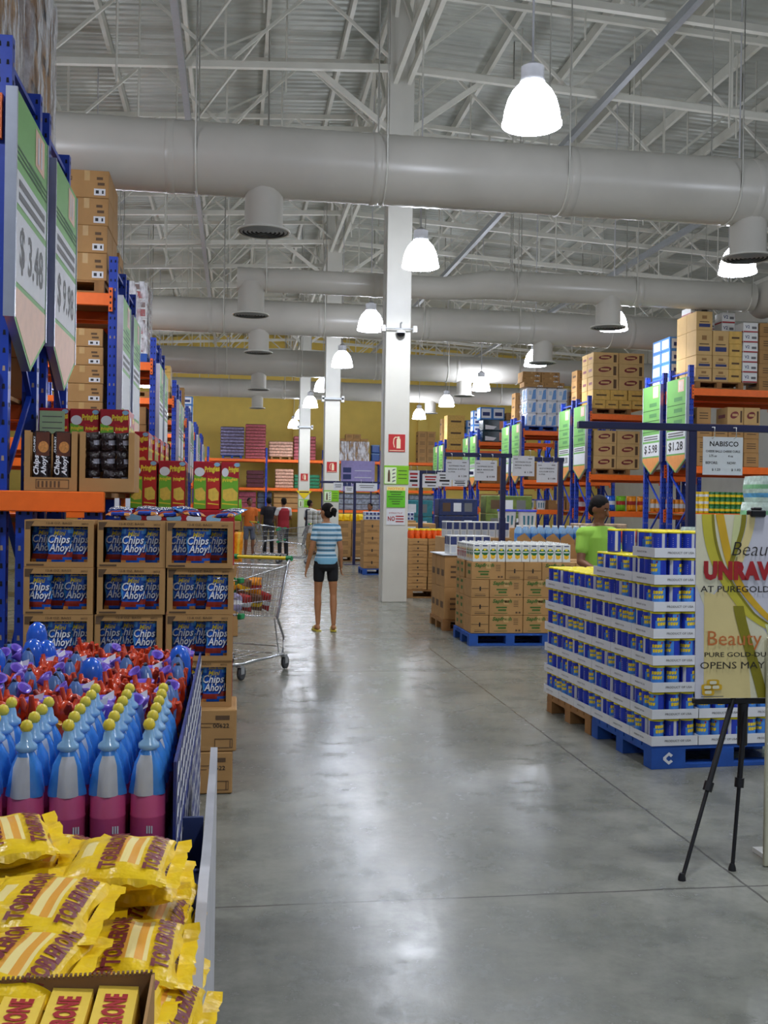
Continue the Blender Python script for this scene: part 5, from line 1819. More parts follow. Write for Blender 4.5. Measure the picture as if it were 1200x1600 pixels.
# ------------------------------------------------------------------ more floor stacks down the hall
def floor_stack(x, y, nx, ny, nz, w, d, h, style, where, pal, color='brown'):
    n1 = max(1, int(round(nx*(w+0.008)/0.96)))
    pal.put((x-0.02, y-0.02, 0.001), 'pallet under the stack %s' % where)
    stack(x, y, PZ+0.002, nx, ny, nz, w, d, h, style, where, group='cartons on floor pallets', color=color)
    return PZ+0.002+nz*h


GF = 'cartons on floor pallets'
# orange-topped stack behind the nearest column
z = floor_stack(2.9, 16.95, 3, 1, 8, 0.32, 0.4, 0.108, 7, 'orange-topped, beside the nearest column', PW)
b = MB(); b.lathe([(0.036, 0), (0.04, 0.01), (0.04, 0.1), (0.03, 0.125), (0.03, 0.14)], K('jar_orange', (236, 92, 30), 0.3, var=0.15, scale=60), 12)
jo = b.build('jar'); b = MB(); b.lathe([(0.034, 0.138), (0.034, 0.165), (0.03, 0.168)], yellow_pl, 12); b.build('lid', jo)
JAR = Kind(tag(jo, '', 'jar', 'orange jars on the brown stack'))
for r in range(3):
    for c in range(9):
        JAR.put((2.96+c*0.1, 17.02+r*0.1, z), 'orange yellow-lidded jar by the nearest column, %s row, %s along' % (ORD[r], ORD[c]))
# brown stack seen between woman and column
z = floor_stack(2.85, 22.6, 3, 1, 4, 0.38, 0.6, 0.27, 7, 'between woman and nearest column', PB)
wc = K('white_can_tray', (200, 208, 222), 0.4, var=0.3, scale=40)
for q in range(6):
    b = MB(); b.cbox(0, 0.36, 0, 0.3, 0, 0.09, wc, 0.01)
    for t in range(4):
        b.poly([(0.03+0.085*t, 0.02), (0.09+0.085*t, 0.02), (0.09+0.085*t, 0.07), (0.03+0.085*t, 0.07)], (0, -0.002, 0), UX, UZ, ink_blue)
    tag(b.build('can_tray', None, (2.86+0.38*(q % 3), 22.62, z+0.002+0.095*(q//3))), 'white and blue can tray on the brown stack by the column, %s layer, %s' % (ORD[q//3], ORD[q % 3]), 'tray', 'white and blue can trays')
# yellow goods
z = floor_stack(2.75, 27.9, 2, 1, 4, 0.42, 0.7, 0.24, 9, 'under the bright yellow packs behind the woman', PW)
yb = bag_mesh(0.2, 0.2, 0.12, foil_yellow, [], [], 'yellow_pack', n=8, seed=2)
YP = Kind(tag(inst('yellow_pack', yb), '', 'bag', 'bright yellow packs'))
for q in range(5):
    YP.put((2.85+0.2*q, 28.05+0.02*(q % 2), z), 'bright yellow pack on the stack behind the woman, %s along' % ORD[q])
# tall jars stack between the women and the second column, far
z = floor_stack(2.2, 31.5, 2, 1, 2, 0.42, 0.4, 0.26, 9, 'far white tin stack near the second column', PW)
for k in range(5):
    for c in range(5):
        b = MB() if (k, c) == (0, 0) else None
        if b:
            b.lathe([(0.075, 0), (0.078, 0.01), (0.078, 0.13), (0.07, 0.14)], K('tin_white', (206, 206, 200), 0.35, var=0.25, scale=25), 12)
            TIN = Kind(tag(b.build('tin'), '', 'tin', 'white tins of the far stack'))
        TIN.put((2.3+0.16*c, 31.62, z+0.142*k), 'white tin in the far stack near the second column, %s layer, %s along' % (ORD[k], ORD[c]))
# milk cartons and water packs behind the juice cartons
z = floor_stack(3.05, 14.66, 1, 1, 1, 1.0, 0.8, 0.96, 9, 'under the white milk cartons beyond the juice', PW)
for r in range(3):
    for c in range(9):
        MK.put((3.11+0.107*c, 14.74+0.106*r, z), 'white and blue milk carton beyond the juice, %s row, %s along' % (ORD[r], ORD[c]))
water = K('water_bottle', (150, 190, 226), 0.1, var=0.15, scale=20, alpha=0.8)
z = floor_stack(3.62, 12.9, 1, 1, 1, 1.06, 0.8, 0.94, 9, 'under the water bottles beyond the juice', PW)
b = MB(); b.lathe([(0.042, 0), (0.045, 0.01), (0.045, 0.17), (0.02, 0.215), (0.016, 0.22)], water, 12); wb = b.build('water_bottle')
b = MB(); b.lathe([(0.0455, 0.06), (0.0455, 0.13)], K('water_label', (70, 130, 200), 0.4, var=0.1), 12, cap=False); b.build('label_band', wb)
b = MB(); b.lathe([(0.018, 0.218), (0.018, 0.236), (0.015, 0.238)], white_pl, 10); b.build('cap', wb)
WB = Kind(tag(wb, '', 'bottle', 'water bottles in brown trays'))
for c in range(10):
    for r in range(2):
        WB.put((3.69+0.098*c, 12.99+0.1*r, z+0.005), 'clear blue water bottle in the brown trays, %s row, %s along' % (ORD[r], ORD[c]))
for c in range(5):
    b = MB(); b.ext([(0, 0), (0.19, 0), (0.19, 0.05), (0.1, 0.14), (0, 0.08)], (0, 0, 0), UX, UZ, UY*0.005, carton_m)
    tag(b.build('tray_side', None, (3.64+0.196*c, 12.93, z+0.002)), 'slanted brown tray side before the water bottles, %s' % ORD[c], 'tray', 'slanted tray sides')
# white blue-lidded buckets
bw = K('bucket_white', (226, 228, 232), 0.35, var=0.03)
b = MB(); b.lathe([(0.13, 0), (0.15, 0.26), (0.155, 0.27)], bw, 20)
for q in range(3):
    a = R(-125+q*28)
    pts = [(a-0.11, 0.05), (a+0.11, 0.05), (a+0.11, 0.2), (a-0.11, 0.2)]
    b.face([(math.cos(t)*(0.136+z_*0.077), math.sin(t)*(0.136+z_*0.077), z_) for t, z_ in pts], K('bucket_teal', (60, 120, 140), 0.4, var=0.2))
bk = b.build('bucket'); b = MB(); b.lathe([(0.16, 0.265), (0.162, 0.295), (0.15, 0.3)], K('lid_blue', (50, 60, 180), 0.4), 20); b.build('lid', bk)
BK = Kind(tag(bk, '', 'bucket', 'white buckets with blue lids'))
z = floor_stack(4.3, 16.1, 1, 1, 1, 1.0, 0.5, 1.08, 9, 'under the white buckets', PW)
BK.put((4.75, 16.3, z), 'white blue-lidded bucket standing above the water bottles, nearer one')
BK.put((4.42, 16.34, z), 'white blue-lidded bucket half behind the navy sign post')
for q in range(2):
    BK.put((RXE+0.32+0.34*q, 28.9, 1.5), 'white blue-lidded bucket on the third rack lower shelf, %s' % ORD[q])
# assorted low stock between the stands
for q, (x, y, m, w, h, lab) in enumerate(((4.6, 19.6, K('pale_stock', (150, 148, 140), 0.6, var=0.3), 1.0, 1.22, 'white boxed stock between the navy sign stands'), (3.6, 21.0, carton_m, 1.0, 1.2, 'brown boxed stock beyond the orange-topped stack'),
                                          (5.6, 21.0, K('dark_stock', (46, 48, 56), 0.6, var=0.3), 1.2, 1.25, 'dark boxed stock beyond the milk cartons'), (4.4, 25.5, K('teal_stock', (40, 120, 130), 0.5, var=0.2), 1.0, 1.7, 'teal drum-shaped stock behind the small notices'),
                                          (5.6, 25.7, K('navy_stock', (30, 44, 90), 0.5, var=0.3), 1.0, 1.75, 'navy stock behind the small notices'), (6.9, 25.6, K('lime_stock', (104, 122, 52), 0.5, var=0.35, scale=6), 1.2, 1.85, 'lime and cream patterned stock under the hanging notices'),
                                          (7.4, 20.2, K('patterned_stock', (176, 150, 120), 0.5, var=0.5, scale=10), 1.0, 1.25, 'patterned boxed stock before the second rack'))):
    b = MB(); n = 4
    for k in range(n):
        b.cbox(-w/2, w/2, -0.3, 0.3, 0.002+h*k/n, h*(k+1)/n-0.006, m, 0.015)
        for t in range(3):
            b.poly([(-w*0.4+w*0.28*t, h*(k+0.25)/n), (-w*0.2+w*0.28*t, h*(k+0.25)/n), (-w*0.2+w*0.28*t, h*(k+0.75)/n), (-w*0.4+w*0.28*t, h*(k+0.75)/n)], (0, -0.302, 0), UX, UZ, (ink_soft, white_m, ink_grey)[(k+t) % 3])
    o = tag(b.build('boxed_load', None, (x, y, 0)), lab, 'load')

# lower shelf goods of the racks across the hall
cans_y = K('can_yellow', (236, 200, 40), 0.3, var=0.15, scale=40); cans_g = K('can_green', (40, 120, 60), 0.3, var=0.3, scale=40)
def can_kind(m, name, r, h):
    b = MB(); b.lathe([(r*0.95, 0), (r, 0.006), (r, h-0.006), (r*0.94, h)], m, 12)
    b.lathe([(r+0.0006, h*0.3), (r+0.0006, h*0.65)], white_m if m is not cans_g else cans_y, 12, cap=False)
    return Kind(tag(b.build(name), '', 'can', 'cans on the lower shelf of the first rack'))
CY = can_kind(cans_y, 'food_can', 0.05, 0.13); CG = can_kind(cans_g, 'food_can', 0.05, 0.13)
for k in range(3):
    for c in range(12):
        (CY if c < 3 or (c in (9, 10) and k == 0) else CG).put((RXE+0.2+0.105*c, 17.78, 1.5+0.131*k), '%s can, %s layer, %s along the first rack lower shelf' % (('yellow' if c < 3 or (c in (9, 10) and k == 0) else 'green'), ORD[k], ORD[c]))
def snack(seed, m): return Kind(tag(inst('snack_bag', bag_mesh(0.24, 0.36, 0.13, m, [(lambda u, v: 0.4 < v < 0.65, white_m if m is foil_blue else foil_red)], [], 'snack_bag', n=8, seed=seed)), '', 'bag', 'snack bags on the second rack'))
for q, m in enumerate((foil_blue, foil_green, foil_orange, foil_orange)):
    snack(q+2, m).put((RXE+0.62+0.26*q, 23.18, 1.5), '%s snack bag on the second rack lower shelf, %s from the post' % (('blue', 'lime', 'orange', 'second orange')[q], ORD[q]))
oc = K('orange_can', (240, 150, 40), 0.3, var=0.1)
ock = can_kind(oc, 'food_can', 0.06, 0.3)
for c in range(9):
    ock.put((RXE+1.68+0.12*c, 23.2, 1.5), 'tall orange can on the second rack lower shelf, %s along' % ORD[c])
rk = can_kind(K('red_tub', (170, 30, 36), 0.35, var=0.1), 'red_jug', 0.13, 0.33)
for q in range(3):
    rk.put((RXE+0.3+0.34*q, 24.35, 1.5+0.0*q), 'red jug in the dark of the second rack, %s' % ORD[q])
stack(RXE+0.88, 28.8, 1.5, 1, 1, 1, 0.5, 0.5, 0.28, 2, 'lower shelf of the third rack')
stack(RXE+1.42, 28.8, 1.5, 2, 1, 1, 0.5, 0.5, 0.4, 2, 'far end of the third rack lower shelf')
stack(RXE+0.15, 34.2, 1.5, 3, 1, 1, 0.6, 0.5, 0.5, 9, 'lower shelf of the fourth rack')
# orange lidded small jars behind the tubs
z = floor_stack(4.32, 12.06, 1, 1, 1, 1.36, 0.5, 1.0, 9, 'under the small orange jars behind the man', PW)
for r in range(2):
    for c in range(13):
        JAR.put((4.40+0.1*c, 12.16+0.1*r, z), 'small orange jar behind the man in green, %s row, %s along' % (ORD[r], ORD[c]))
# shrink-wrapped tissue rolls by the easel
tis = K('tissue_film', (196, 216, 206), 0.18, var=0.25, scale=16, bump=0.6); tis_b = K('tissue_print', (90, 160, 206), 0.3, var=0.3, scale=20); tis_g = K('tissue_green', (130, 190, 140), 0.3, var=0.2, scale=20)
b = MB()
def pillow(b, w, d, h, m, n=6):
    rg = []
    for k in range(n+1):
        f = math.sin(PI*k/n)**0.35 if 0 < k < n else 0.55
        rg.append([(math.copysign(abs(math.cos(2*PI*q/20))**0.45, math.cos(2*PI*q/20))*w/2*(0.88+0.12*f), math.copysign(abs(math.sin(2*PI*q/20))**0.45, math.sin(2*PI*q/20))*d/2*(0.88+0.12*f), h*k/n) for q in range(20)])
    b.rings(rg, m if not isinstance(m, list) else m, True, True)
pillow(b, 0.52, 0.36, 0.21, [tis, tis_b, tis, tis_g, tis, tis])
TP = Kind(tag(b.build('tissue_bundle'), '', 'tissue bundle', 'shrink-wrapped tissue bundles'))
q = atY(1062, 830, 7.9)
for k in range(8):
    for c in range(3):
        if k > 5 and c == 0:
            continue
        TP.put((q.x+0.28+0.53*c+(0.02 if k % 2 else 0)+(0.02 if k > 5 else 0), 7.9, 0.137+0.213*k), 'shrink-wrapped pale tissue bundle behind the poster, %s layer, %s along' % (ORD[k], ORD[c]))
PW.put((q.x+0.02, 7.47, 0.001), 'wooden pallet under the tissue bundles'); PW.put((q.x+1.0, 7.47, 0.001), 'second wooden pallet under the tissue bundles')

# ------------------------------------------------------------------ navy sign stands with hanging notices
def notice(w, h, lines, name='notice', big=None):
    b = MB(); b.box(-w/2, w/2, -0.004, 0.0, -h, 0, white_m)
    for (t, x, z, sz, m, wd) in lines:
        if t is None:
            b.poly([(x-wd/2, z-sz/2), (x+wd/2, z-sz/2), (x+wd/2, z+sz/2), (x-wd/2, z+sz/2)], (0, -0.0056, 0), UX, UZ, m)
        else:
            b.text(t, (x, -0.0056, z), UX, UZ, sz, m, bold=0.02, width=wd)
    return b


def stand(x, y, rz, xa, xb, z, label, post_x=0.0, w=0.07):
    e = empty('sign_stand', (x, y, 0), rz)
    b = MB(); b.cbox(post_x-w/2, post_x+w/2, -w/2, w/2, 0.01, z, navy, 0.004); b.build('post', e)
    b = MB(); b.cbox(post_x-0.04, post_x+0.04, -0.04, 0.04, 0.8, 1.4, navy, 0.004); b.build('sleeve', e)
    b = MB(); b.cbox(xa, xb, -w/2-0.01, w/2-0.01, z, z+0.06, navy, 0.004); b.build('crossbar', e)
    b = MB(); b.box(post_x-0.25, post_x+0.25, -0.12, 0.25, 0, 0.012, navy); b.build('base_plate', e)
    return tag(e, label, 'sign stand', 'navy sign stands')


def hang(b, x, y, z, label, clips=True, rz=0.0, w=0.3):
    o = b.build('notice', None, (x, y, z), rz)
    if clips:
        c = MB()
        for s in (-1, 1):
            c.tube([(s*w*0.27, 0.03, 0.085), (s*w*0.27, -0.05, 0.08), (s*w*0.27, -0.052, 0.0), (s*w*0.27, -0.006, -0.012)], 0.005, white_pl, 6)
        c.build('hook', o)
    return tag(o, label, 'notice', 'hanging white notices')


# big stand by the easel
sx3, sy3 = 3.93, 8.45
stand(sx3, sy3, R(-2.5), -1.02, 1.6, 2.24, 'large navy T-shaped sign stand behind the tubs, carrying the cheese snack notice')
NB = notice(0.36, 0.33, [('NABISCO', 0.01, -0.06, 0.06, ink, 0.26), ('CHEESE BALLS CHEESE CURLS', 0, -0.125, 0.026, ink, 0.31), ('2.75 oz', -0.09, -0.165, 0.026, ink, 0.07), ('4 oz', 0.07, -0.165, 0.026, ink, 0.045),
                          ('BEFORE:', -0.1, -0.225, 0.03, ink, 0.11), ('NOW:', 0.08, -0.225, 0.03, ink, 0.08), ('$ 1.23', -0.06, -0.285, 0.028, ink, 0.075), ('$ 1.02', 0.12, -0.285, 0.028, ink, 0.085)])
hang(NB, 4.19, 8.39, 2.19, 'white notice about cheese balls and cheese curls on the big navy stand', rz=R(-2.5), w=0.36)
# middle stand with four juice notices
p = atY(785, 800, 14.3)
stand(p.x, 14.3, 0, -0.86, 0.12, 2.26, 'navy sign stand with two juice notices, nearer half of the pair above the juice')
e = empty('sign_stand', (p.x, 14.235, 0)); b = MB(); b.cbox(0.14, 0.9, 0.03, 0.09, 2.22, 2.28, navy, 0.004); b.build('crossbar', e); b = MB(); b.cbox(0.82, 0.88, 0.02, 0.08, 0.0, 2.22, navy, 0.004); b.build('post', e)
tag(e, 'navy sign stand with two juice notices, farther half of the pair', 'sign stand', 'navy sign stands')
for (xa, xb, ya, txt, lab) in ((697, 734, 718, ('SOYFRESH PLUS', 'BANANA & APPLE', '$ 1.28'), 'banana and apple'), (742, 778, 719, ('SOYFRESH SOYA', 'MILK REGULAR', '$ 0.98'), 'regular soya milk'),
                               (801, 837, 712, ('SOYFRESH PLUS', 'MANGO & PEACH', '$ 1.28'), 'mango and peach'), (839, 873, 722, ('SOYFRESH', 'CALCIUM SOYA', '$ 1.08'), 'calcium soya')):
    a = atY((xa+xb)/2, ya+16, 14.2)
    w = (xb-xa)/FPX*14.5
    nb = notice(w, 0.29, [(txt[0], -w*0.02, -0.09, 0.026, ink, w*0.7), (txt[1], -w*0.02, -0.135, 0.026, ink, w*0.74), ('1LITER', -w*0.24, -0.175, 0.024, ink, w*0.3), (txt[2], w*0.22, -0.235, 0.032, ink, w*0.36), (None, w*0.3, -0.04, 0.012, ink_grey, w*0.18), (None, -w*0.35, -0.045, 0.01, ink_grey, w*0.18)])
    hang(nb, a.x, 14.24, a.z+0.145, 'white %s juice notice hanging over the juice cartons' % lab, w=w)
# far stand with the red-lettered notices
p = atY(657, 800, 19.0)
stand(p.x, 19.0, 0, -0.45, 1.0, 2.16, 'navy sign stand just past the nearest column with red-lettered notices')
for q, (xa, xb, ya, yb_) in enumerate(((638, 656, 735, 762), (660, 686, 741, 762), (683, 706, 738, 760), (706, 730, 748, 760))):
    a = atY((xa+xb)/2, ya, 18.9); c = atY((xa+xb)/2, yb_, 18.9); w = (xb-xa)/FPX*19.2; h = a.z-c.z
    nb = notice(w, h, [(None, 0, -h*0.2, h*0.12, ink_red if q < 2 else ink_grey, w*0.7), (None, 0, -h*0.4, h*0.1, ink_red if q < 2 else ink, w*0.6), (None, 0, -h*0.6, h*0.14, ink, w*0.7), (None, 0.02, -h*0.85, h*0.1, ink_red if q == 0 else ink_grey, w*0.5)])
    hang(nb, a.x, 18.93-0.02*q, a.z, 'small white notice past the nearest column, %s from the column' % ORD[q], w=w)
# stand behind the woman, before the second column
p = atY(554, 790, 26.3)
stand(p.x, 26.3, 0, -0.9, 0.7, 2.1, 'navy sign stand between the second and nearest columns')
for q, (xa, xb, ya, yb_) in enumerate(((521, 536, 754, 766), (539, 552, 760, 770), (556, 590, 755, 767))):
    a = atY((xa+xb)/2, ya, 26.2); c = atY((xa+xb)/2, yb_, 26.2); w = (xb-xa)/FPX*26; h = a.z-c.z
    nb = notice(w, h, [(None, 0, -h*0.3, h*0.1, ink_grey, w*0.7), (None, 0, -h*0.55, h*0.1, ink_grey, w*0.6)])
    hang(nb, a.x, 26.2, a.z, 'small white notice seen between the two columns, %s along' % ORD[q], w=w)
a = atY(559, 744, 30); b = MB(); b.box(-0.5, 0.5, -0.02, 0, -0.45, 0.45, K('lilac_board', (160, 150, 206), 0.5, var=0.08))
for q in range(3):
    b.poly([(-0.44, 0.1-0.2*q), (-0.2, 0.1-0.2*q), (-0.2, 0.25-0.2*q), (-0.44, 0.25-0.2*q)], (0, -0.022, 0), UX, UZ, ink_blue); b.poly([(-0.1, 0.15-0.2*q), (0.4, 0.15-0.2*q), (0.4, 0.17-0.2*q), (-0.1, 0.17-0.2*q)], (0, -0.022, 0), UX, UZ, white_m)
o = b.build('board', None, (a.x, 30, a.z))
for s in (-0.4, 0.4):
    l = MB(); l.box(s-0.02, s+0.02, 0, 0.04, -a.z+0.002, 0.45, navy); l.build('leg', o)
tag(o, 'lilac price board on legs between the second and nearest columns', 'board')

# ------------------------------------------------------------------ notices on the columns
for i, y in enumerate(COLY):
    yy = y-0.004
    zt = (2.62, 2.62, 2.62)[i]
    e = MB(); e.box(-0.135, 0.135, -0.004, 0, -0.14, 0.14, K('safety_red', (184, 40, 40), 0.45, var=0.03))
    ym = -0.0055
    e.poly([(-0.005, -0.085), (0.06, -0.085), (0.06, 0.055), (0.045, 0.08), (0.01, 0.08), (-0.005, 0.055)], (0, ym, 0), UX, UZ, K('safety_cream', (240, 226, 190), 0.5, var=0))
    e.poly([(0.012, 0.082), (0.044, 0.082), (0.044, 0.105), (0.012, 0.105)], (0, ym, 0), UX, UZ, MATS['safety_cream'])
    hose = [(0.012, 0.098), (-0.03, 0.1), (-0.055, 0.07), (-0.062, 0.0), (-0.045, -0.07), (-0.033, -0.07), (-0.048, 0.0), (-0.042, 0.06), (-0.025, 0.085), (0.012, 0.086)]
    e.poly(hose, (0, ym, 0), UX, UZ, MATS['safety_cream'])
    e.poly([(-0.12, -0.125), (0.12, -0.125), (0.12, -0.115), (-0.12, -0.115)], (0, ym, 0), UX, UZ, MATS['safety_cream'])
    tag(e.build('safety_sign', None, (RIDGE_X, yy, (2.55, 2.55, 2.55)[i])), 'red fire extinguisher sign on the %s white column' % ('nearest', 'second', 'third')[i], 'sign', 'extinguisher signs')
    g = MB(); g.box(-0.2, 0.2, -0.004, 0, -0.15, 0.15, K('banner_green', (130, 194, 30), 0.5, var=0.03)); g.poly([(-0.19, -0.14), (-0.0, -0.14), (-0.0, 0.12), (-0.19, 0.12)], (0, -0.0055, 0), UX, UZ, K('banner_pale', (226, 238, 204), 0.5, var=0))
    g.poly([(-0.14, -0.11), (-0.1, -0.11), (-0.1, 0.02), (-0.11, 0.08), (-0.13, 0.08), (-0.14, 0.02)], (0, -0.0065, 0), UX, UZ, ink_soft)
    for k in range(4):
        g.poly([(-0.07, -0.12+0.06*k), (-0.02, -0.1+0.06*k), (-0.01, -0.08+0.06*k), (-0.06, -0.09+0.06*k)], (0, -0.0065, 0), UX, UZ, ink_grey)
    for k in range(3):
        g.poly([(0.03, 0.06-0.06*k), (0.17, 0.06-0.06*k), (0.17, 0.075-0.06*k), (0.03, 0.075-0.06*k)], (0, -0.0055, 0), UX, UZ, ink_green)
    tag(g.build('drink_banner', None, (RIDGE_X, yy-0.001, (2.04, 1.78, 1.58)[i])), 'lime drink banner on the %s white column' % ('nearest', 'second', 'third')[i], 'banner', 'lime drink banners')
n = MB(); n.box(-0.15, 0.15, -0.004, 0, -0.17, 0.16, K('notice_green', (100, 196, 30), 0.5, var=0.03)); n.poly([(-0.15, 0.1), (0.15, 0.1), (0.15, 0.16), (-0.15, 0.16)], (0, -0.0055, 0), UX, UZ, cream)
n.text('NOTICE', (0, -0.0062, 0.13), UX, UZ, 0.05, print_orange, bold=0.03, width=0.25)
for q, t in enumerate((0.2, 0.16, 0.26, 0.22, 0.14, 0.12)):
    n.poly([(-t/2, 0.07-0.038*q), (t/2, 0.07-0.038*q), (t/2, 0.085-0.038*q), (-t/2, 0.085-0.038*q)], (0, -0.0055, 0), UX, UZ, ink_green)
tag(n.build('notice', None, (RIDGE_X, 16.196, 1.69)), 'green sheet headed NOTICE on the nearest white column', 'notice')
n = MB(); n.box(-0.15, 0.15, -0.003, 0, -0.13, 0.13, white_m)
n.text('NO', (-0.07, -0.0045, -0.03), UX, UZ, 0.1, ink_red, bold=0.03, width=0.115)
n.text('STRICTLY', (0, -0.0045, 0.06), UX, UZ, 0.03, ink_red, bold=0.01, width=0.22)
for q in range(3):
    n.poly([(0.0, 0.0-0.042*q), (0.13, 0.0-0.042*q), (0.13, 0.018-0.042*q), (0.0, 0.018-0.042*q)], (0, -0.0045, 0), UX, UZ, ink_red)
tag(n.build('notice', None, (RIDGE_X, 16.197, 1.37)), 'white sheet with big red NO on the nearest white column', 'notice')
# yellow triangular banner on the third column
n = MB(); n.ext([(-0.3, 0.32), (0, 0), (0.3, 0.32)], (0, 0, 0), UX, UZ, UY*0.006, yellow_pl); p = atY(475, 780, 37.9); n.poly([(-0.18, 0.24), (0.18, 0.24), (0.18, 0.29), (-0.18, 0.29)], (0, -0.0015, 0), UX, UZ, ink_soft)
tag(n.build('pennant', None, (RIDGE_X, 38.29, p.z)), 'yellow triangular pennant on the third column', 'pennant')
# dome camera on the nearest column
c = empty('dome_camera', (RIDGE_X+0.03, 16.16, 4.3))
b = MB(); b.lathe([(0.03, 0.06), (0.075, 0.03), (0.08, 0.0)], white_pl, 16); b.build('housing', c)
b = MB(); b.lathe([(0.07, 0.0), (0.066, -0.035), (0.045, -0.06), (0.005, -0.072)], K('smoked_dome', (16, 16, 20), 0.1, var=0), 16); b.build('dome', c)
b = MB(); b.tube([(-0.32, -0.02, 0.07), (0.27, -0.02, 0.07)], 0.012, steel_gy, 8); b.tube([(0, -0.02, 0.05), (0, 0.02, 0.16), (0.02, 0.03, 0.18)], 0.012, steel_gy, 8)
for s in (-0.28, 0.23):
    b.box(s-0.03, s+0.03, -0.04, 0.06, 0.02, 0.12, white_pl)
b.build('bracket', c)
tag(c, 'dark dome camera on a bracket across the nearest white column', 'camera')
for q, (i, z) in enumerate(((1, 4.35), (2, 4.4))):
    b = MB(); b.box(-0.29, 0.29, -0.08, -0.03, 0, 0.05, steel_gy); b.box(-0.3, -0.23, -0.08, 0.1, -0.06, 0.1, white_pl); b.box(0.23, 0.3, -0.08, 0.1, -0.06, 0.1, white_pl)
    b.box(-0.2, 0.2, -0.03, 0.0, 0.0, 0.05, steel_gy)
    tag(b.build('bracket', None, (RIDGE_X, COLY[i], z)), 'white camera bracket on the %s column' % ('second', 'third')[q], 'bracket')

# ------------------------------------------------------------------ easel with poster
E0 = Vector((2.285, 4.2, 0))
es = empty('poster_easel', (2.2, 4.2, 0))
L = lambda p: Vector(p)-Vector((2.2, 4.2, 0))
def leg(foot, top, kz):
    foot, top = L(foot), L(top)
    b = MB(); m = foot.lerp(top, kz)
    b.tube([foot+(top-foot).normalized()*0.02, m], 0.0085, black_m, 10); b.build('leg', es)
    b = MB(); b.tube([m, top], 0.012, black_m, 10); b.build('leg', es)
    b = MB(); b.tube([m-(top-foot).normalized()*0.02, m+(top-foot).normalized()*0.02], 0.02, black_m, 12); b.build('twist_lock', es)
    b = MB(); b.lathe([(0.017, 0), (0.016, 0.012), (0.01, 0.03)], black_m, 10, c=tuple(foot)); b.build('rubber_foot', es)
leg((1.875, 4.05, 0), (2.20, 4.225, 0.80), 0.46)
leg((2.145, 4.14, 0), (2.245, 4.225, 0.80), 0.46)
leg((2.80, 4.62, 0), (2.30, 4.262, 1.45), 0.3)
b = MB(); b.tube([L((2.20, 4.225, 0.8)), L((2.235, 4.25, 1.5))], 0.012, black_m, 8); b.build('mast', es)
b = MB(); b.cbox(-0.21, 0.36, 0.0, 0.035, 0.705, 0.73, black_m, 0.004); b.build('ledge', es)
b = MB(); b.tube([L((2.225, 4.225, 0.52)), L((2.225, 4.225, 0.72))], 0.022, black_m, 10); b.build('hub', es)
tag(es, 'black telescopic easel holding the yellow and white poster', 'easel')
# poster
pe = empty('poster', (1.985, 4.187, 0.735), R(0))
tilt = 0.055
PWd, PHt = 0.64, 0.80
U, V = UX, Vector((0.012, tilt, 1)).normalized()
Nn = U.cross(V)*1.0     # facing -y
if Nn.y > 0: Nn = -Nn
paper = K('poster_paper', (216, 216, 226), 0.35, var=0.02)
p_tan = K('poster_tan', (232, 214, 150), 0.4, var=0.05, scale=4)
p_yel = K('poster_ribbon', (206, 196, 62), 0.4, var=0.06)
p_pale = K('poster_pale_green', (216, 222, 160), 0.4, var=0.04)
p_gold = K('poster_gold', (222, 178, 40), 0.4, var=0.05)
p_olive = K('poster_olive', (140, 132, 24), 0.4, var=0.05)
p_crm = K('poster_cream', (230, 226, 196), 0.4, var=0.03)
b = MB()
b.ext([(0, 0), (PWd, 0), (PWd, PHt), (0, PHt)], (0, 0, 0), U, V, -Nn*0.005, paper)
def pol(pts, m, l): b.poly([(x*PWd, z*PHt) for x, z in pts], Nn*(0.0006*l), U, V, m)
def ribbon(pts, w, m, l):
    n_ = len(pts)
    for i in range(n_-1):
        (x0, z0, w0), (x1, z1, w1) = pts[i], pts[i+1]
        pol([(x0, z0), (x1, z1), (x1+w1*w, z1), (x0+w0*w, z0)][::1], m, l)
# pale fields
pol([(0.06, 0.0), (0.40, 0.0), (0.36, 0.5), (0.20, 0.62), (0.06, 0.5)], p_tan, 1)
pol([(0.40, 0.0), (0.62, 0.0), (0.62, 0.25), (0.36, 0.5)], p_crm, 1)
pol([(0.0, 0.62), (0.06, 0.5), (0.22, 0.66), (0.24, 0.8), (0.36, 1.0), (0.0, 1.0)], p_crm, 1)
pol([(0.06, 0.36), (0.14, 0.36), (0.14, 0.56), (0.06, 0.58)], p_gold if False else p_tan, 2)
def bez(p0, p1, p2, p3, n_=14):
    out = []
    for i in range(n_+1):
        t = i/n_; s = 1-t
        out.append((s**3*p0[0]+3*s*s*t*p1[0]+3*s*t*t*p2[0]+t**3*p3[0], s**3*p0[1]+3*s*s*t*p1[1]+3*s*t*t*p2[1]+t**3*p3[1], 1.0))
    return out
rb1 = bez((0.04, 1.0), (0.05, 0.8), (0.12, 0.66), (0.34, 0.46)); rb1 = rb1+bez((0.34, 0.46), (0.5, 0.36), (0.7, 0.3), (1.0, 0.24))[1:]
ribbon(rb1[:23], 0.085, p_yel, 3)
ribbon([(x+0.07, z, w) for x, z, w in rb1[:23]], 0.02, p_olive, 4)
rb2 = bez((0.14, 1.0), (0.18, 0.85), (0.2, 0.72), (0.30, 0.6))+bez((0.30, 0.6), (0.42, 0.48), (0.55, 0.38), (0.72, 0.33))[1:]
ribbon(rb2, 0.06, p_gold, 3)
ribbon(bez((0.33, 1.0), (0.33, 0.9), (0.27, 0.82), (0.24, 0.74)), 0.035, p_olive, 4)
ribbon(bez((0.37, 1.0), (0.37, 0.9), (0.31, 0.82), (0.28, 0.74)), 0.06, p_tan, 3)
ribbon(bez((0.25, 0.74), (0.25, 0.85), (0.27, 0.95), (0.28, 1.0)), 0.05, p_pale, 3)
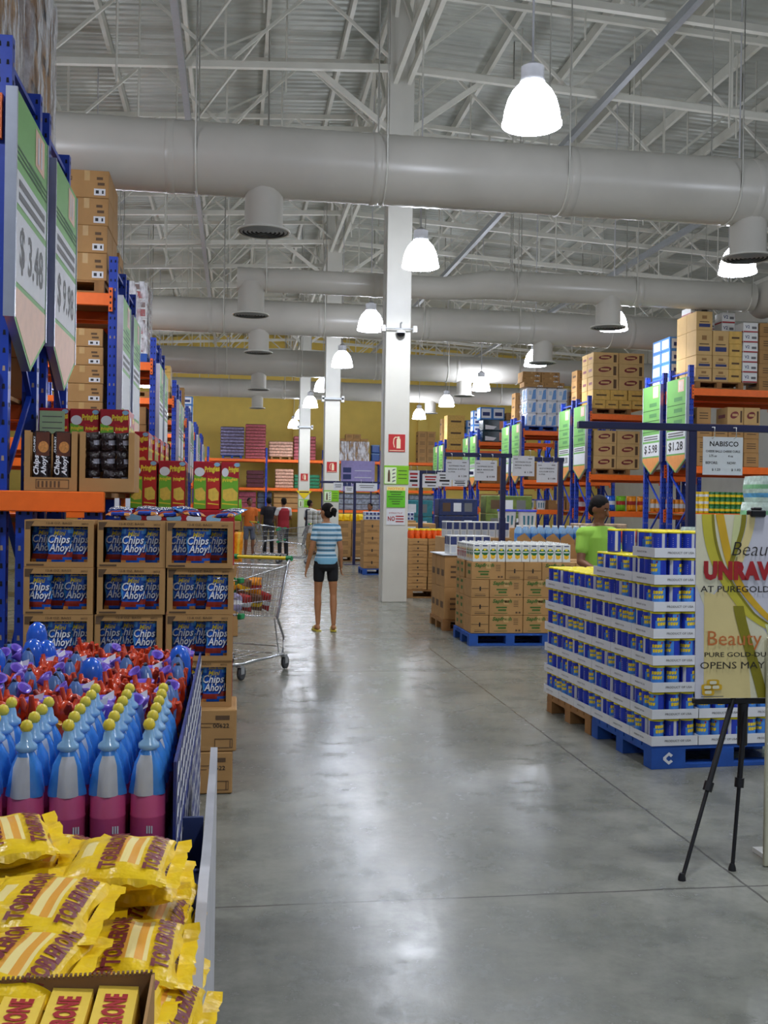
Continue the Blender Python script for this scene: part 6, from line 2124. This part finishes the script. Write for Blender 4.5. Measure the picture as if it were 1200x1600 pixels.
ribbon(bez((0.27, 0.5), (0.3, 0.36), (0.38, 0.22), (0.45, 0.0)), 0.075, p_olive, 4)
ribbon(bez((0.5, 0.4), (0.54, 0.3), (0.6, 0.2), (0.7, 0.0)), 0.06, p_pale, 4)
def ptext(t, x, z, size, m, wd, italic=False, bold=0.0, l=8):
    b.text(t, Nn*(0.0006*l)+U*(x*PWd)+V*(z*PHt), U, V, size, m, italic=italic, bold=bold, width=wd)
def ltext(t, xm, z, size, m, wd, **k):
    ptext(t, (xm+wd/2)/PWd, z, size, m, wd, **k)
ltext('Beauty', 0.165, 0.80, 0.09, ink, 0.24, italic=True, bold=-0.012)
ltext('UNRAVELED', 0.035, 0.692, 0.1, ink_red, 0.52, bold=0.07)
ltext('AT PUREGOLD DUTY FREE', 0.02, 0.592, 0.038, ink, 0.58, bold=0.006)
ltext('Beauty', 0.055, 0.312, 0.09, K('poster_orange_print', (206, 120, 60), 0.4, var=0), 0.25, bold=0.0)
ltext('PURE GOLD-DUTY FREE', 0.04, 0.236, 0.028, ink, 0.43, bold=0.01)
ltext('OPENS MAY', 0.02, 0.178, 0.042, ink, 0.30, bold=0.0)
for (x, z) in ((0.125, 0.085), (0.085, 0.06), (0.145, 0.06), (0.09, 0.033)):
    for k, mm in enumerate((p_gold, paper)):
        r_ = (1-0.45*k)
        pol([(x+0.045*r_*math.copysign(abs(math.cos(2*PI*q/16))**0.5, math.cos(2*PI*q/16)), z+0.017*r_*math.copysign(abs(math.sin(2*PI*q/16))**0.5, math.sin(2*PI*q/16))) for q in range(16)], mm if k == 0 else p_crm, 6+k)
pol([(0.04, 0.008), (0.2, 0.008), (0.2, 0.012), (0.04, 0.012)], ink_grey, 6)
b.build('printed_sheet', pe)
tag(pe, 'yellow and white ribbon-patterned poster reading Beauty on the black easel', 'poster')
b = MB(); b.cbox(-0.035, 0.035, -0.02, 0.03, -0.012, 0.018, black_m, 0.005); b.cbox(-0.02, 0.02, -0.012, 0.022, 0.018, 0.03, black_m, 0.004)
tag(b.build('spring_clip', None, (2.28, 4.235, 1.537)), 'black clip gripping the top edge of the poster', 'clip')
# white panel edge by the easel
q = atZ(1196, 1355, 0.0)
b = MB(); b.cbox(0, 0.3, 0, 0.02, 0.0, 1.0, K('white_panel', (206, 204, 178), 0.5, var=0.03), 0.004); b.box(0.05, 0.11, -0.1, 0.2, 0.0, 0.02, white_pl)
tag(b.build('panel', None, (q.x-0.005, q.y, 0.001)), 'white upright panel at the picture edge beside the easel', 'panel')

# tray stack of green and orange bags between cookie display and trolley
q = atY(353, 860, 12.0)
b = MB(); b.cbox(-0.15, 0.15, 0, 0.4, 0, 0.86, carton_m, 0.006); tag(b.build('carton', None, (q.x, 12.0, 0.002)), 'brown carton column under the orange bags by the trolley', 'carton')
b = MB(); b.cbox(-0.16, 0.16, 0, 0.38, 0, 0.1, carton_m, 0.006); tag(b.build('carton_tray', None, (q.x, 12.06, 1.235)), 'brown tray under the lime bags by the trolley', 'tray')
b = MB(); b.box(-0.14, 0.14, 0.2, 0.36, 0, 0.37, carton_dk); tag(b.build('carton', None, (q.x, 12.05, 0.864)), 'brown carton behind the orange bags', 'carton')
ob = Kind(tag(inst('candy_bag', bag_mesh(0.105, 0.35, 0.07, foil_orange, [(lambda u, v: abs(u) < 0.2, K('bag_gold', (248, 190, 50), 0.3, var=0.2, scale=30))], [], 'candy_bag', n=8, seed=6)), '', 'bag', 'orange candy bags'))
gb = Kind(tag(inst('candy_bag', bag_mesh(0.105, 0.26, 0.07, foil_green, [(lambda u, v: 0.3 < v < 0.45, foil_yellow)], [], 'candy_bag', n=8, seed=12)), '', 'bag', 'lime candy bags'))
for k in range(3):
    ob.put((q.x-0.07+0.1*k, 12.06, 0.866), 'orange candy bag by the trolley, %s of three along' % ORD[k], rot=(0, 0.03*k, 0.05))
    gb.put((q.x-0.08+0.1*k, 12.2, 1.338), 'lime candy bag above the orange ones, %s of three along' % ORD[k], rot=(0, 0.02*(k-1), 0.05))

# ------------------------------------------------------------------ people
def capsule(b, p0, p1, r0, r1, m, n=12):
    p0, p1 = Vector(p0), Vector(p1)
    d = (p1-p0)
    L = max(d.length, 1e-5); d = d/L
    a = d.cross(UZ)
    if a.length < 1e-3:
        a = Vector((1, 0, 0))
    a.normalize(); c = a.cross(d)
    rg = []
    def ring(o, r):
        return [o+a*(math.cos(2*PI*k/n)*r)+c*(math.sin(2*PI*k/n)*r) for k in range(n)]
    for t in (-0.95, -0.7, -0.35):
        rg.append(ring(p0+d*(r0*t), r0*math.sqrt(1-t*t)))
    for i in range(5):
        t = i/4
        rg.append(ring(p0.lerp(p1, t), r0+(r1-r0)*t))
    for t in (0.35, 0.7, 0.95):
        rg.append(ring(p1+d*(r1*t), r1*math.sqrt(1-t*t)))
    b.rings(rg, m, True, True)


def ellip(b, c, r, m, n=16, rot=None):
    c = Vector(c); rg = []
    for i in range(1, 10):
        t = PI*i/10
        rg.append([])
        for k in range(n):
            p = Vector((r[0]*math.sin(t)*math.cos(2*PI*k/n), r[1]*math.sin(t)*math.sin(2*PI*k/n), -r[2]*math.cos(t)))
            if rot is not None:
                p = rot @ p
            rg[-1].append(c+p)
    b.rings(rg, m, True, True)


def loft(b, secs, m, n=20):
    """secs: (center, rx, ry) stacked upward"""
    rg = [[Vector(c)+Vector((math.cos(2*PI*k/n)*rx, math.sin(2*PI*k/n)*ry, 0)) for k in range(n)] for c, rx, ry in secs]
    b.rings(rg, m, True, True)


def remesh(b, name, parent, m, voxel, smooth=4):
    me = b.data(name)
    o = bpy.data.objects.new(name, me)
    COL.objects.link(o)
    md = o.modifiers.new('r', 'REMESH'); md.mode = 'VOXEL'; md.voxel_size = voxel; md.use_smooth_shade = True
    if smooth:
        sm = o.modifiers.new('s', 'SMOOTH'); sm.factor = 0.5; sm.iterations = smooth
    dg = bpy.context.evaluated_depsgraph_get()
    ev = o.evaluated_get(dg)
    nm = bpy.data.meshes.new_from_object(ev)
    o.modifiers.clear()
    o.data = nm
    bpy.data.meshes.remove(me)
    nm.materials.clear(); nm.materials.append(m)
    for p in nm.polygons:
        p.use_smooth = True
    o.parent = parent
    return o


def hand(b, wrist, dirv, side, sc, curl=0.5, fr=0.0085):
    """palm and five fingers; dirv = direction of the forearm, side = direction of the thumb"""
    d = Vector(dirv).normalized(); s = Vector(side).normalized(); s = (s-d*s.dot(d)).normalized(); nrm = d.cross(s)
    w = Vector(wrist)
    for k in range(4):
        o = (1.5-k)*0.0185*sc
        base = w+d*0.075*sc+s*o
        capsule(b, w+d*0.012*sc+s*o*0.6, base, 0.0125*sc, 0.0115*sc, None, 8)
        ln = (0.072, 0.08, 0.075, 0.058)[k]*sc
        mid = base+d*(ln*0.5)+nrm*(ln*0.16*curl)
        tip = mid+d*(ln*0.42*(1-0.6*curl))+nrm*(ln*0.5*curl)
        capsule(b, base, mid, fr*sc*1.1, fr*sc, None, 8); capsule(b, mid, tip, fr*sc, fr*0.85*sc, None, 8)
    t0 = w+d*0.03*sc+s*0.026*sc
    t1 = t0+(d*0.6+s*0.75).normalized()*0.034*sc
    t2 = t1+(d*0.95+s*0.2+nrm*0.35*curl).normalized()*0.03*sc
    capsule(b, w+d*0.01*sc+s*0.012*sc, t0, 0.012*sc, 0.011*sc, None, 8); capsule(b, t0, t1, 0.0105*sc, 0.0095*sc, None, 8); capsule(b, t1, t2, 0.0095*sc, 0.008*sc, None, 8)


skin = K('skin_brown', (172, 118, 78), 0.5, var=0.06, scale=20)
skin_d = K('skin_dark', (128, 82, 54), 0.5, var=0.06, scale=20)
hair_m = K('hair_black', (20, 16, 16), 0.75, var=0.3, scale=60, spec=0.2)


def stripe_mat(name, c1, c2, c3, period, hem):
    m = bpy.data.materials.new(name); m.use_nodes = True
    nt = m.node_tree; N = nt.nodes; Lk = nt.links
    tc = N.new('ShaderNodeTexCoord'); sx = N.new('ShaderNodeSeparateXYZ'); Lk.new(tc.outputs['Object'], sx.inputs[0])
    a = N.new('ShaderNodeMath'); a.operation = 'DIVIDE'; a.inputs[1].default_value = period; Lk.new(sx.outputs[2], a.inputs[0])
    f = N.new('ShaderNodeMath'); f.operation = 'FRACT'; Lk.new(a.outputs[0], f.inputs[0])
    rp = N.new('ShaderNodeValToRGB'); rp.color_ramp.interpolation = 'CONSTANT'
    el = rp.color_ramp.elements
    el[0].position = 0.0; el[0].color = (*lin(c1), 1); el[1].position = 0.42; el[1].color = (*lin(c2), 1)
    e2 = el.new(0.58); e2.color = (*lin(c3), 1); e3 = el.new(0.84); e3.color = (*lin(c2), 1)
    Lk.new(f.outputs[0], rp.inputs[0])
    g = N.new('ShaderNodeMath'); g.operation = 'LESS_THAN'; g.inputs[1].default_value = hem; Lk.new(sx.outputs[2], g.inputs[0])
    mx = N.new('ShaderNodeMix'); mx.data_type = 'RGBA'; Lk.new(g.outputs[0], mx.inputs[0]); Lk.new(rp.outputs[0], mx.inputs[6]); mx.inputs[7].default_value = (*lin(c2), 1)
    Lk.new(mx.outputs[2], N['Principled BSDF'].inputs['Base Color']); N['Principled BSDF'].inputs['Roughness'].default_value = 0.8
    return m


def figure(loc, rz, H, skinm, shirt, lower, label, shorts=True, shoe=None, head_turn=0.0, head_down=0.0, arms=None, legs=None, vox=0.009, fem=False, hair='short', sleeve=0.55, vest=None, look=None):
    """standing person facing local +y, feet on z = 0; arms / legs: joint positions as fractions of a 1.7 m figure"""
    e = empty('person', loc, rz)
    s = H/1.7
    S = lambda p: Vector(p)*s
    sh_w = 0.148 if fem else 0.19
    hip_w = 0.088
    aL, aR = arms or (((-0.225, -0.02, 1.10), (-0.25, 0.05, 0.86)), ((0.225, -0.02, 1.10), (0.25, 0.05, 0.86)))
    lL, lR = legs or (((-0.10, 0.02, 0.50), (-0.11, 0.0, 0.085)), ((0.10, 0.02, 0.50), (0.11, 0.0, 0.085)))
    b = MB()
    cm = skinm
    # torso
    k = 0.92 if fem else 1.0
    loft(b, [(S((0, 0, 0.80)), 0.10*s, 0.08*s), (S((0, 0, 0.86)), 0.155*s*k, 0.105*s), (S((0, 0, 0.95)), 0.152*s, 0.105*s), (S((0, 0.005, 1.06)), (0.106 if fem else 0.14)*s, 0.088*s),
             (S((0, 0.0, 1.20)), 0.145*s*k, 0.10*s), (S((0, -0.005, 1.33)), 0.165*s*k, 0.098*s), (S((0, -0.008, 1.41)), 0.12*s*k, 0.07*s), (S((0, 0, 1.45)), 0.06*s, 0.055*s)], cm)
    capsule(b, S((0, -0.005, 1.42)), S((0, 0.01, 1.52)), 0.05*s*k, 0.047*s*k, cm)
    # head
    hr = Matrix.Rotation(head_turn, 3, 'Z') @ Matrix.Rotation(-head_down, 3, 'X')
    hc = S((0, 0.012, 1.59))
    hp = lambda p: hc+hr @ S(p)
    ellip(b, hp((0, -0.008, 0.018)), S((0.073, 0.092, 0.095)), cm, 18, hr)
    ellip(b, hp((0, 0.022, -0.045)), S((0.056, 0.062, 0.068)), cm, 16, hr)
    capsule(b, hp((0, 0.082, 0.008)), hp((0, 0.104, -0.022)), 0.011*s, 0.015*s, cm, 8)
    for q in (-1, 1):
        ellip(b, hp((q*0.073, -0.005, -0.01)), S((0.012, 0.022, 0.033)), cm, 10, hr)
    # arms and hands
    for q, ((el), (wr)) in ((-1, aL), (1, aR)):
        sh = S((q*(sh_w-0.01), -0.01, 1.365)); el = S(el); wr = S(wr)
        capsule(b, S((q*0.10, -0.008, 1.37)), sh, 0.058*s*k, 0.056*s*k, cm); capsule(b, sh, el, 0.05*s*k, 0.037*s*k, cm); capsule(b, el, wr, 0.038*s*k, 0.025*s*k, cm)
        d = (wr-el).normalized()
        hand(b, wr, d, Vector((0, 1, 0)) if abs(d.y) < 0.8 else Vector((-q, 0, 0.3)), s*0.98, 0.55 if q < 0 else 0.7, max(0.0085, vox*0.95/s))
    # legs and feet
    for q, (kn, an) in ((-1, lL), (1, lR)):
        hp_ = S((q*hip_w, 0, 0.86)); kn = S(kn); an = S(an)
        capsule(b, hp_, kn, 0.085*s*k, 0.05*s*k, cm, 14)
        capsule(b, kn, kn.lerp(an, 0.35), 0.05*s*k, 0.054*s*k, cm, 14); capsule(b, kn.lerp(an, 0.35), an, 0.053*s*k, 0.033*s*k, cm, 14)
        f = Vector((q*0.12, 1, 0)).normalized()
        capsule(b, an+Vector((0, -0.018*s, -0.05*s)), an+f*0.08*s+Vector((0, 0, -0.052*s)), 0.032*s, 0.032*s, cm); capsule(b, an+f*0.07*s+Vector((0, 0, -0.053*s)), an+f*0.155*s+Vector((0, 0, -0.06*s)), 0.034*s, 0.021*s, cm)
        for t in range(5):
            o = Vector((f.y, -f.x, 0))*((t-2)*0.014*s)
            capsule(b, an+f*0.15*s+o+Vector((0, 0, -0.064*s)), an+f*(0.19-0.006*abs(t-1.5))*s+o+Vector((0, 0, -0.067*s)), 0.0105*s, 0.009*s, cm, 8)
    for i in range(len(b.m)):
        b.m[i] = 0
    b.mats = [cm]
    remesh(b, 'body', e, cm, vox, 3)
    # eyes and mouth
    eb = MB()
    for q in (-1, 1):
        ellip(eb, hp((q*0.031, 0.078, 0.018)), S((0.012, 0.007, 0.006)), K('eye_white', (176, 164, 156), 0.5, var=0), 10, hr)
        ellip(eb, hp((q*0.031, 0.084, 0.018)), S((0.006, 0.004, 0.006)), ink, 8, hr)
        capsule(eb, hp((q*0.018, 0.086, 0.037)), hp((q*0.046, 0.076, 0.038)), 0.0045*s, 0.0035*s, hair_m, 6)
    eb.build('eyes', e)
    mb = MB(); capsule(mb, hp((-0.02, 0.075, -0.052)), hp((0.02, 0.075, -0.052)), 0.0065*s, 0.0065*s, K('lips', (140, 72, 62), 0.5, var=0), 8); mb.build('mouth', e)
    # hair
    hb = MB()
    ellip(hb, hp((0, -0.02, 0.036)), S((0.081, 0.092, 0.09)), hair_m, 18, hr)
    ellip(hb, hp((0, -0.045, -0.01)), S((0.074, 0.062, 0.075)), hair_m, 16, hr)
    if hair == 'bun':
        capsule(hb, hp((0, -0.10, 0.03)), hp((0.0, -0.135, 0.015)), 0.035*s, 0.042*s, hair_m); capsule(hb, hp((0, -0.135, 0.01)), hp((0, -0.15, -0.05)), 0.04*s, 0.02*s, hair_m)
    remesh(hb, 'hair', e, hair_m, vox*0.8, 2)
    if hair == 'bun':
        tb = MB(); n = 16
        pts = [hp((0.036*math.cos(2*PI*t/n), -0.108-0.008*math.sin(2*PI*t/n), 0.028+0.036*math.sin(2*PI*t/n))) for t in range(n+1)]
        tb.tube(pts, 0.007*s, K('hair_tie', (220, 200, 180), 0.6, var=0), 6, False); tb.build('hair_tie', e)
    # shirt
    tb = MB(); g = 0.012
    loft(tb, [(S((0, 0, 0.885)), 0.152*s*k+g, 0.108*s+g), (S((0, 0, 0.95)), 0.15*s+g*0.8, 0.106*s+g), (S((0, 0.005, 1.06)), (0.108 if fem else 0.145)*s+g, 0.09*s+g), (S((0, 0, 1.2)), 0.145*s*k+g, 0.102*s+g),
              (S((0, -0.005, 1.33)), 0.163*s*k+g, 0.098*s+g), (S((0, -0.008, 1.405)), 0.125*s*k+g*0.7, 0.072*s+g), (S((0, 0, 1.44)), 0.07*s, 0.062*s)], shirt)
    for q, (el, wr) in ((-1, aL), (1, aR)):
        sh = S((q*(sh_w-0.01), -0.01, 1.365)); el = S(el)
        capsule(tb, S((q*0.09, -0.008, 1.37)), sh, 0.06*s*k+g*0.6, 0.058*s*k+g*0.6, shirt); capsule(tb, sh, sh.lerp(el, sleeve), 0.052*s*k+g*0.6, 0.047*s*k+g*(0.6 if fem else 1.0), shirt)
    remesh(tb, 'shirt', e, shirt, vox, 4)
    if vest is not None:
        vb = MB(); g2 = 0.028
        loft(vb, [(S((0, 0, 0.84)), 0.155*s+g2, 0.11*s+g2), (S((0, 0, 0.95)), 0.152*s+g2, 0.106*s+g2), (S((0, 0.005, 1.06)), 0.145*s+g2, 0.09*s+g2), (S((0, 0, 1.2)), 0.146*s+g2, 0.102*s+g2),
                  (S((0, -0.005, 1.33)), 0.155*s+g2, 0.098*s+g2), (S((0, -0.008, 1.41)), 0.12*s+g2*0.6, 0.072*s+g2*0.6)], vest)
        remesh(vb, 'vest', e, vest, vox, 4)
    # shorts or trousers
    pb = MB()
    loft(pb, [(S((0, 0, 0.79)), 0.12*s, 0.09*s), (S((0, 0, 0.84)), 0.162*s*k+g*0.5, 0.112*s+g*0.6), (S((0, 0, 0.92)), 0.156*s+g*0.4, 0.108*s+g*0.5), (S((0, 0, 0.96)), 0.148*s, 0.1*s)], lower)
    for q, (kn, an) in ((-1, lL), (1, lR)):
        hp_ = S((q*hip_w, 0, 0.85)); kn = S(kn); an = S(an)
        if shorts:
            f_ = shorts if isinstance(shorts, float) else 0.5
            capsule(pb, hp_, hp_.lerp(kn, f_), 0.09*s*k, (0.082-0.02*f_)*s*k+0.006, lower, 14)
        else:
            capsule(pb, hp_, kn, 0.092*s*k, 0.066*s, lower, 14); capsule(pb, kn, an+Vector((0, 0, -0.02*s)), 0.066*s, 0.056*s, lower, 14)
    remesh(pb, 'shorts' if shorts else 'trousers', e, lower, vox, 3)
    if shoe is not None:
        for q, (kn, an) in ((-1, lL), (1, lR)):
            an = S(an); f = Vector((q*0.12, 1, 0)).normalized(); r_ = Vector((f.y, -f.x, 0)); fb = MB()
            base = Vector((an.x, an.y, 0))
            poly = [(-0.036, -0.06), (0.036, -0.06), (0.042, 0.08), (0.046, 0.16), (0.03, 0.212), (-0.01, 0.215), (-0.042, 0.17), (-0.04, 0.06)]
            zb = an.z-0.085*s
            fb.ext([(x*s, y*s) for x, y in poly], base+Vector((0, 0, zb-0.014)), r_, f, Vector((0, 0, 0.014)), shoe)
            for sx_ in (-1, 1):
                fb.tube([base+r_*(sx_*0.04*s)+f*0.05*s+Vector((0, 0, zb+0.01)), base+r_*(sx_*0.026*s)+f*0.095*s+Vector((0, 0, zb+0.05*s)), base+f*0.155*s+Vector((0, 0, zb+0.012*s))], 0.006*s, shoe, 6)
            fb.build('sandal', e)
    return tag(e, label, 'person')


# woman walking away in a striped shirt
stripes = stripe_mat('striped_jersey', (214, 228, 236), (128, 184, 212), (72, 112, 140), 0.062, 0.885)
blk = K('shorts_black', (14, 15, 20), 0.85, var=0.1)
yel_s = K('sandal_yellow', (206, 186, 60), 0.5, var=0.05)
figure((1.115, 12.52, 0.016), R(4), 1.545, skin, stripes, blk, 'woman with tied black hair in striped blue shirt and black shorts, back to the view', shorts=0.42, shoe=yel_s, head_turn=R(38), fem=True, hair='bun', vox=0.0065,
       arms=(((-0.20, -0.03, 1.09), (-0.255, 0.02, 0.83)), ((0.195, -0.02, 1.09), (0.215, 0.05, 0.85))), legs=(((-0.10, 0.03, 0.47), (-0.10, -0.02, 0.085)), ((0.105, -0.02, 0.47), (0.10, -0.10, 0.09))), sleeve=0.5)
# man in a lime shirt looking down
lime = K('lime_cotton', (156, 206, 78), 0.85, var=0.05, scale=6)
figure((3.16, 8.62, 0.0), R(205), 1.655, skin_d, lime, K('jeans', (44, 54, 84), 0.85), 'man in a lime green shirt behind the blue tubs, looking down', shorts=False, head_turn=R(12), head_down=R(22), vox=0.008,
       arms=(((-0.24, 0.03, 1.12), (-0.19, 0.24, 1.02)), ((0.24, 0.03, 1.12), (0.19, 0.24, 1.02))), shoe=black_m)
orange_c = K('orange_cotton', (204, 104, 32), 0.85, var=0.05, scale=6)
grey_c = K('grey_shorts', (92, 96, 112), 0.85)
figure((0.42, 29.6, 0.0), R(195), 1.70, skin_d, orange_c, grey_c, 'man in an orange shirt and grey shorts far down the aisle', shorts=0.85, shoe=black_m, vox=0.011)
maroon_c = K('red_vest_cloth', (150, 28, 40), 0.8, var=0.05); dark_c = K('dark_trousers', (18, 18, 24), 0.85)
white_c = K('white_cotton', (214, 214, 216), 0.8, var=0.03)
figure((1.40, 29.8, 0.0), R(25), 1.72, skin_d, white_c, dark_c, 'worker in a red vest over a white shirt, seen from behind', shorts=False, shoe=black_m, vest=maroon_c, vox=0.011, arms=(((-0.25, 0.05, 1.12), (-0.16, 0.30, 1.05)), ((0.25, 0.04, 1.12), (0.2, 0.28, 1.02))))
figure((1.02, 31.2, 0.0), R(10), 1.74, skin_d, K('black_cotton', (28, 26, 34), 0.85), dark_c, 'person in a black shirt half hidden by the red vest', shorts=False, shoe=black_m, vox=0.012)
a = atY(484, 800, 33.0)
figure((a.x, 33.0, 0.0), R(-60), 1.68, skin_d, white_c, dark_c, 'person in white shirt and dark vest pointing, by the third column', shorts=False, shoe=black_m, vest=K('navy_vest', (26, 30, 44), 0.8), vox=0.012,
       arms=(((-0.24, -0.02, 1.10), (-0.25, 0.12, 0.9)), ((0.30, 0.14, 1.30), (0.34, 0.42, 1.34))), sleeve=0.7)
a = atY(566, 806, 31.0)
figure((a.x, 29.2, 0.0), R(150), 1.6, skin_d, K('crimson_cotton', (150, 40, 60), 0.85), dark_c, 'shopper in crimson partly behind the yellow packs', shorts=False, shoe=black_m, vox=0.013)

# ------------------------------------------------------------------ shopping trolleys
def trolley():
    e = empty('shopping_trolley')
    WR, WF, LEN = 0.29, 0.215, 0.80
    zr, zf, br, bf = 0.97, 0.875, 0.50, 0.56
    def rim(t, s, z): return Vector((s*(WR+(WF-WR)*t), LEN*t, z))
    fr = MB()
    for s in (-1, 1):
        fr.tube([(s*WR, 0.03, 0.13), (s*(WR-0.005), 0.03, 0.145), (s*(WF+0.02), LEN-0.02, 0.145), (s*(WF-0.04), LEN+0.03, 0.145)], 0.016, chrome, 8)
        fr.tube([(s*WR, 0.06, 0.16), (s*(WR-0.01), 0.02, 0.30), (s*(WR-0.03), 0.12, br-0.01)], 0.011, chrome, 8)
        fr.tube([(s*(WR-0.04), 0.06, 0.16), (s*(WR-0.05), 0.14, br-0.01)], 0.007, chrome, 6)
        fr.tube([(s*(WR-0.03), 0.12, br-0.01), (s*(WR+0.008), 0.0, zr), (s*(WR+0.006), -0.06, 1.035)], 0.013, chrome, 8)
    fr.tube([(-WF+0.04, LEN+0.03, 0.145), (WF-0.04, LEN+0.03, 0.145)], 0.016, chrome, 8)
    fr.build('frame', e)
    rk = MB()
    for y in (0.18, 0.42, 0.66):
        w = WR+(WF-WR)*y/LEN-0.03
        rk.tube([(-w, y, 0.17), (w, y, 0.17)], 0.005, chrome, 6)
    for x in (-0.14, -0.05, 0.05, 0.14):
        rk.tube([(x, 0.18, 0.175), (x*0.9, 0.66, 0.175)], 0.004, chrome, 6)
    rk.tube([(-WR+0.03, 0.14, 0.23), (WR-0.03, 0.14, 0.23), (WR-0.03, 0.2, 0.17)], 0.006, chrome, 6)
    rk.build('lower_rack', e)
    bk = MB()
    for s in (-1, 1):
        bk.tube([rim(0, s, zr), rim(1, s, zf)], 0.007, chrome, 6)
        for z in (0.66, 0.78):
            bk.tube([(s*(WR-0.012), 0.035, z), rim(1, s, z+0.01)], 0.0035, chrome, 6)
        bk.tube([(s*(WR-0.035), 0.1, br), (s*(WF-0.03), LEN-0.06, bf)], 0.005, chrome, 6)
        for k in range(17):
            t = (k+0.5)/17
            p = rim(t, s, zr+(zf-zr)*t)
            q = Vector((s*(WR-0.035+(WF-WR+0.005)*t), 0.1+(LEN-0.16)*t, br+(bf-br)*t))
            bk.tube([p, q], 0.0024, chrome, 5)
    for k in range(11):
        x = -1+2*(k+0.5)/11
        bk.tube([(x*WF, LEN, zf), (x*(WF-0.03), LEN-0.06, bf)], 0.0024, chrome, 5)
        bk.tube([(x*WR, 0.0, zr), (x*(WR-0.035), 0.1, br)], 0.0024, chrome, 5)
        bk.tube([(x*(WR-0.035), 0.1, br), (x*(WF-0.03), LEN-0.06, bf)], 0.0024, chrome, 5)
    for y, w, z in ((0, WR, zr), (LEN, WF, zf)):
        bk.tube([(-w, y, z), (w, y, z)], 0.007, chrome, 6)
    bk.tube([(-WR+0.03, 0.03, 0.78), (WR-0.03, 0.03, 0.78)], 0.0035, chrome, 6); bk.tube([(-WF+0.01, LEN-0.02, 0.72), (WF-0.01, LEN-0.02, 0.72)], 0.0035, chrome, 6)
    bk.build('basket', e)
    st = MB()
    for k in range(8):
        x = -0.2+0.4*k/7
        st.tube([(x, 0.05, 0.94), (x*0.9, 0.14, 0.72)], 0.003, chrome, 5)
    st.tube([(-0.21, 0.05, 0.94), (0.21, 0.05, 0.94)], 0.005, chrome, 6); st.tube([(-0.19, 0.14, 0.72), (0.19, 0.14, 0.72)], 0.005, chrome, 6)
    st.box(-0.06, 0.06, 0.028, 0.032, 0.86, 0.95, white_pl)
    st.build('child_seat', e)
    hb = MB(); hb.tube([(-WR, -0.06, 1.035), (WR, -0.06, 1.035)], 0.017, yellow_pl, 12); hb.build('handle', e)
    for s in (-1, 1):
        b = MB(); b.tube([(s*(WR-0.03), -0.06, 1.035), (s*(WR+0.025), -0.06, 1.035)], 0.025, green_pl, 12); b.build('handle_end', e)
        for t, z in ((0.97, zf), (0.95, bf)):
            p = rim(t, s, z); b = MB(); b.cbox(p.x-0.02, p.x+0.02, p.y-0.05, p.y+0.03, p.z-0.025, p.z+0.025, green_pl, 0.008); b.build('bumper', e)
    for (x, y) in ((-WR, 0.03), (WR, 0.03), (-WF-0.01, LEN-0.03), (WF+0.01, LEN-0.03)):
        b = MB(); b.box(x-0.022, x+0.022, y-0.03, y+0.03, 0.118, 0.14, steel_gy)
        for s in (-1, 1):
            b.box(x+s*0.02-0.002, x+s*0.02+0.002, y-0.05, y+0.01, 0.055, 0.12, steel_gy)
        c = b.build('caster_fork', e)
        b = MB(); n = 20
        b.rings([[(x+dx, y-0.03+math.cos(2*PI*k/n)*r, 0.0635+math.sin(2*PI*k/n)*r) for k in range(n)] for dx, r in ((-0.015, 0.05), (-0.013, 0.06), (0.0, 0.0625), (0.013, 0.06), (0.015, 0.05))], rubber, True, True)
        b.build('wheel', c)
    return e


t1 = trolley(); t1.location = (0.235, 9.785, 0); t1.rotation_euler = (0, 0, PI-math.asin(0.48))
tag(t1, 'wire shopping trolley with yellow handle, loaded, beside the cookie display', 'trolley', 'shopping trolleys')
a = atZ(497, 882, 0)
t2 = dup(t1, (a.x-0.25, a.y+0.4, 0), R(80), 'empty wire trolley beyond the striped shirt woman', 'shopping trolleys')
a = atY(400, 850, 28.5)
t3 = dup(t1, (a.x, 28.4, 0), R(-70), 'wire trolley beside the man in orange', 'shopping trolleys')
# goods in the near trolley
def incart(x, y, z):
    th = PI-math.asin(0.48); c, s = math.cos(th), math.sin(th)
    return Vector((0.235+x*c-y*s, 9.785+x*s+y*c, z))
gk = []
for q, m in enumerate((foil_red, K('pack_brown', (110, 74, 50), 0.4, var=0.3, scale=40), K('pack_grey', (120, 124, 140), 0.3, var=0.4, scale=30), K('pack_lilac', (170, 160, 200), 0.35, var=0.4, scale=40), white_pl, foil_orange, green_pl)):
    gk.append(Kind(tag(inst('grocery_pack', bag_mesh(0.13, 0.16, 0.085, m, [(lambda u, v: 0.35 < v < 0.6, (bright_white, foil_yellow, ink_blue, white_m, foil_blue, foil_red, jy)[q])], [], 'grocery_pack', n=8, seed=30+q)), '', 'groceries', 'groceries in the loaded trolley')))
GN = ['red', 'brown', 'grey', 'lilac', 'white', 'orange', 'green']
pos = [(-0.15, 0.2, 0), (-0.15, 0.36, 1), (-0.13, 0.52, 0), (-0.12, 0.65, 3), (0.02, 0.2, 2), (0.02, 0.36, 2), (0.02, 0.52, 3), (0.02, 0.66, 5), (0.17, 0.2, 5), (0.16, 0.36, 2), (0.15, 0.52, 4), (0.12, 0.65, 0), (-0.1, 0.28, 5), (0.0, 0.42, 6), (0.1, 0.3, 4), (0.0, 0.6, 5), (-0.08, 0.5, 1)]
for q, (x, y, k) in enumerate(pos):
    top = q >= 12
    p = incart(x, y, (0.565 if not top else 0.70)+0.06*(y/0.8)*0.5)
    gk[k].put(p, '%s grocery pack in the loaded trolley, %s, %s' % (GN[k], 'on top' if top else 'at the bottom', ORD[q]), rot=(random.uniform(-0.5, 0.2), random.uniform(-0.3, 0.3), random.uniform(0, 3)))
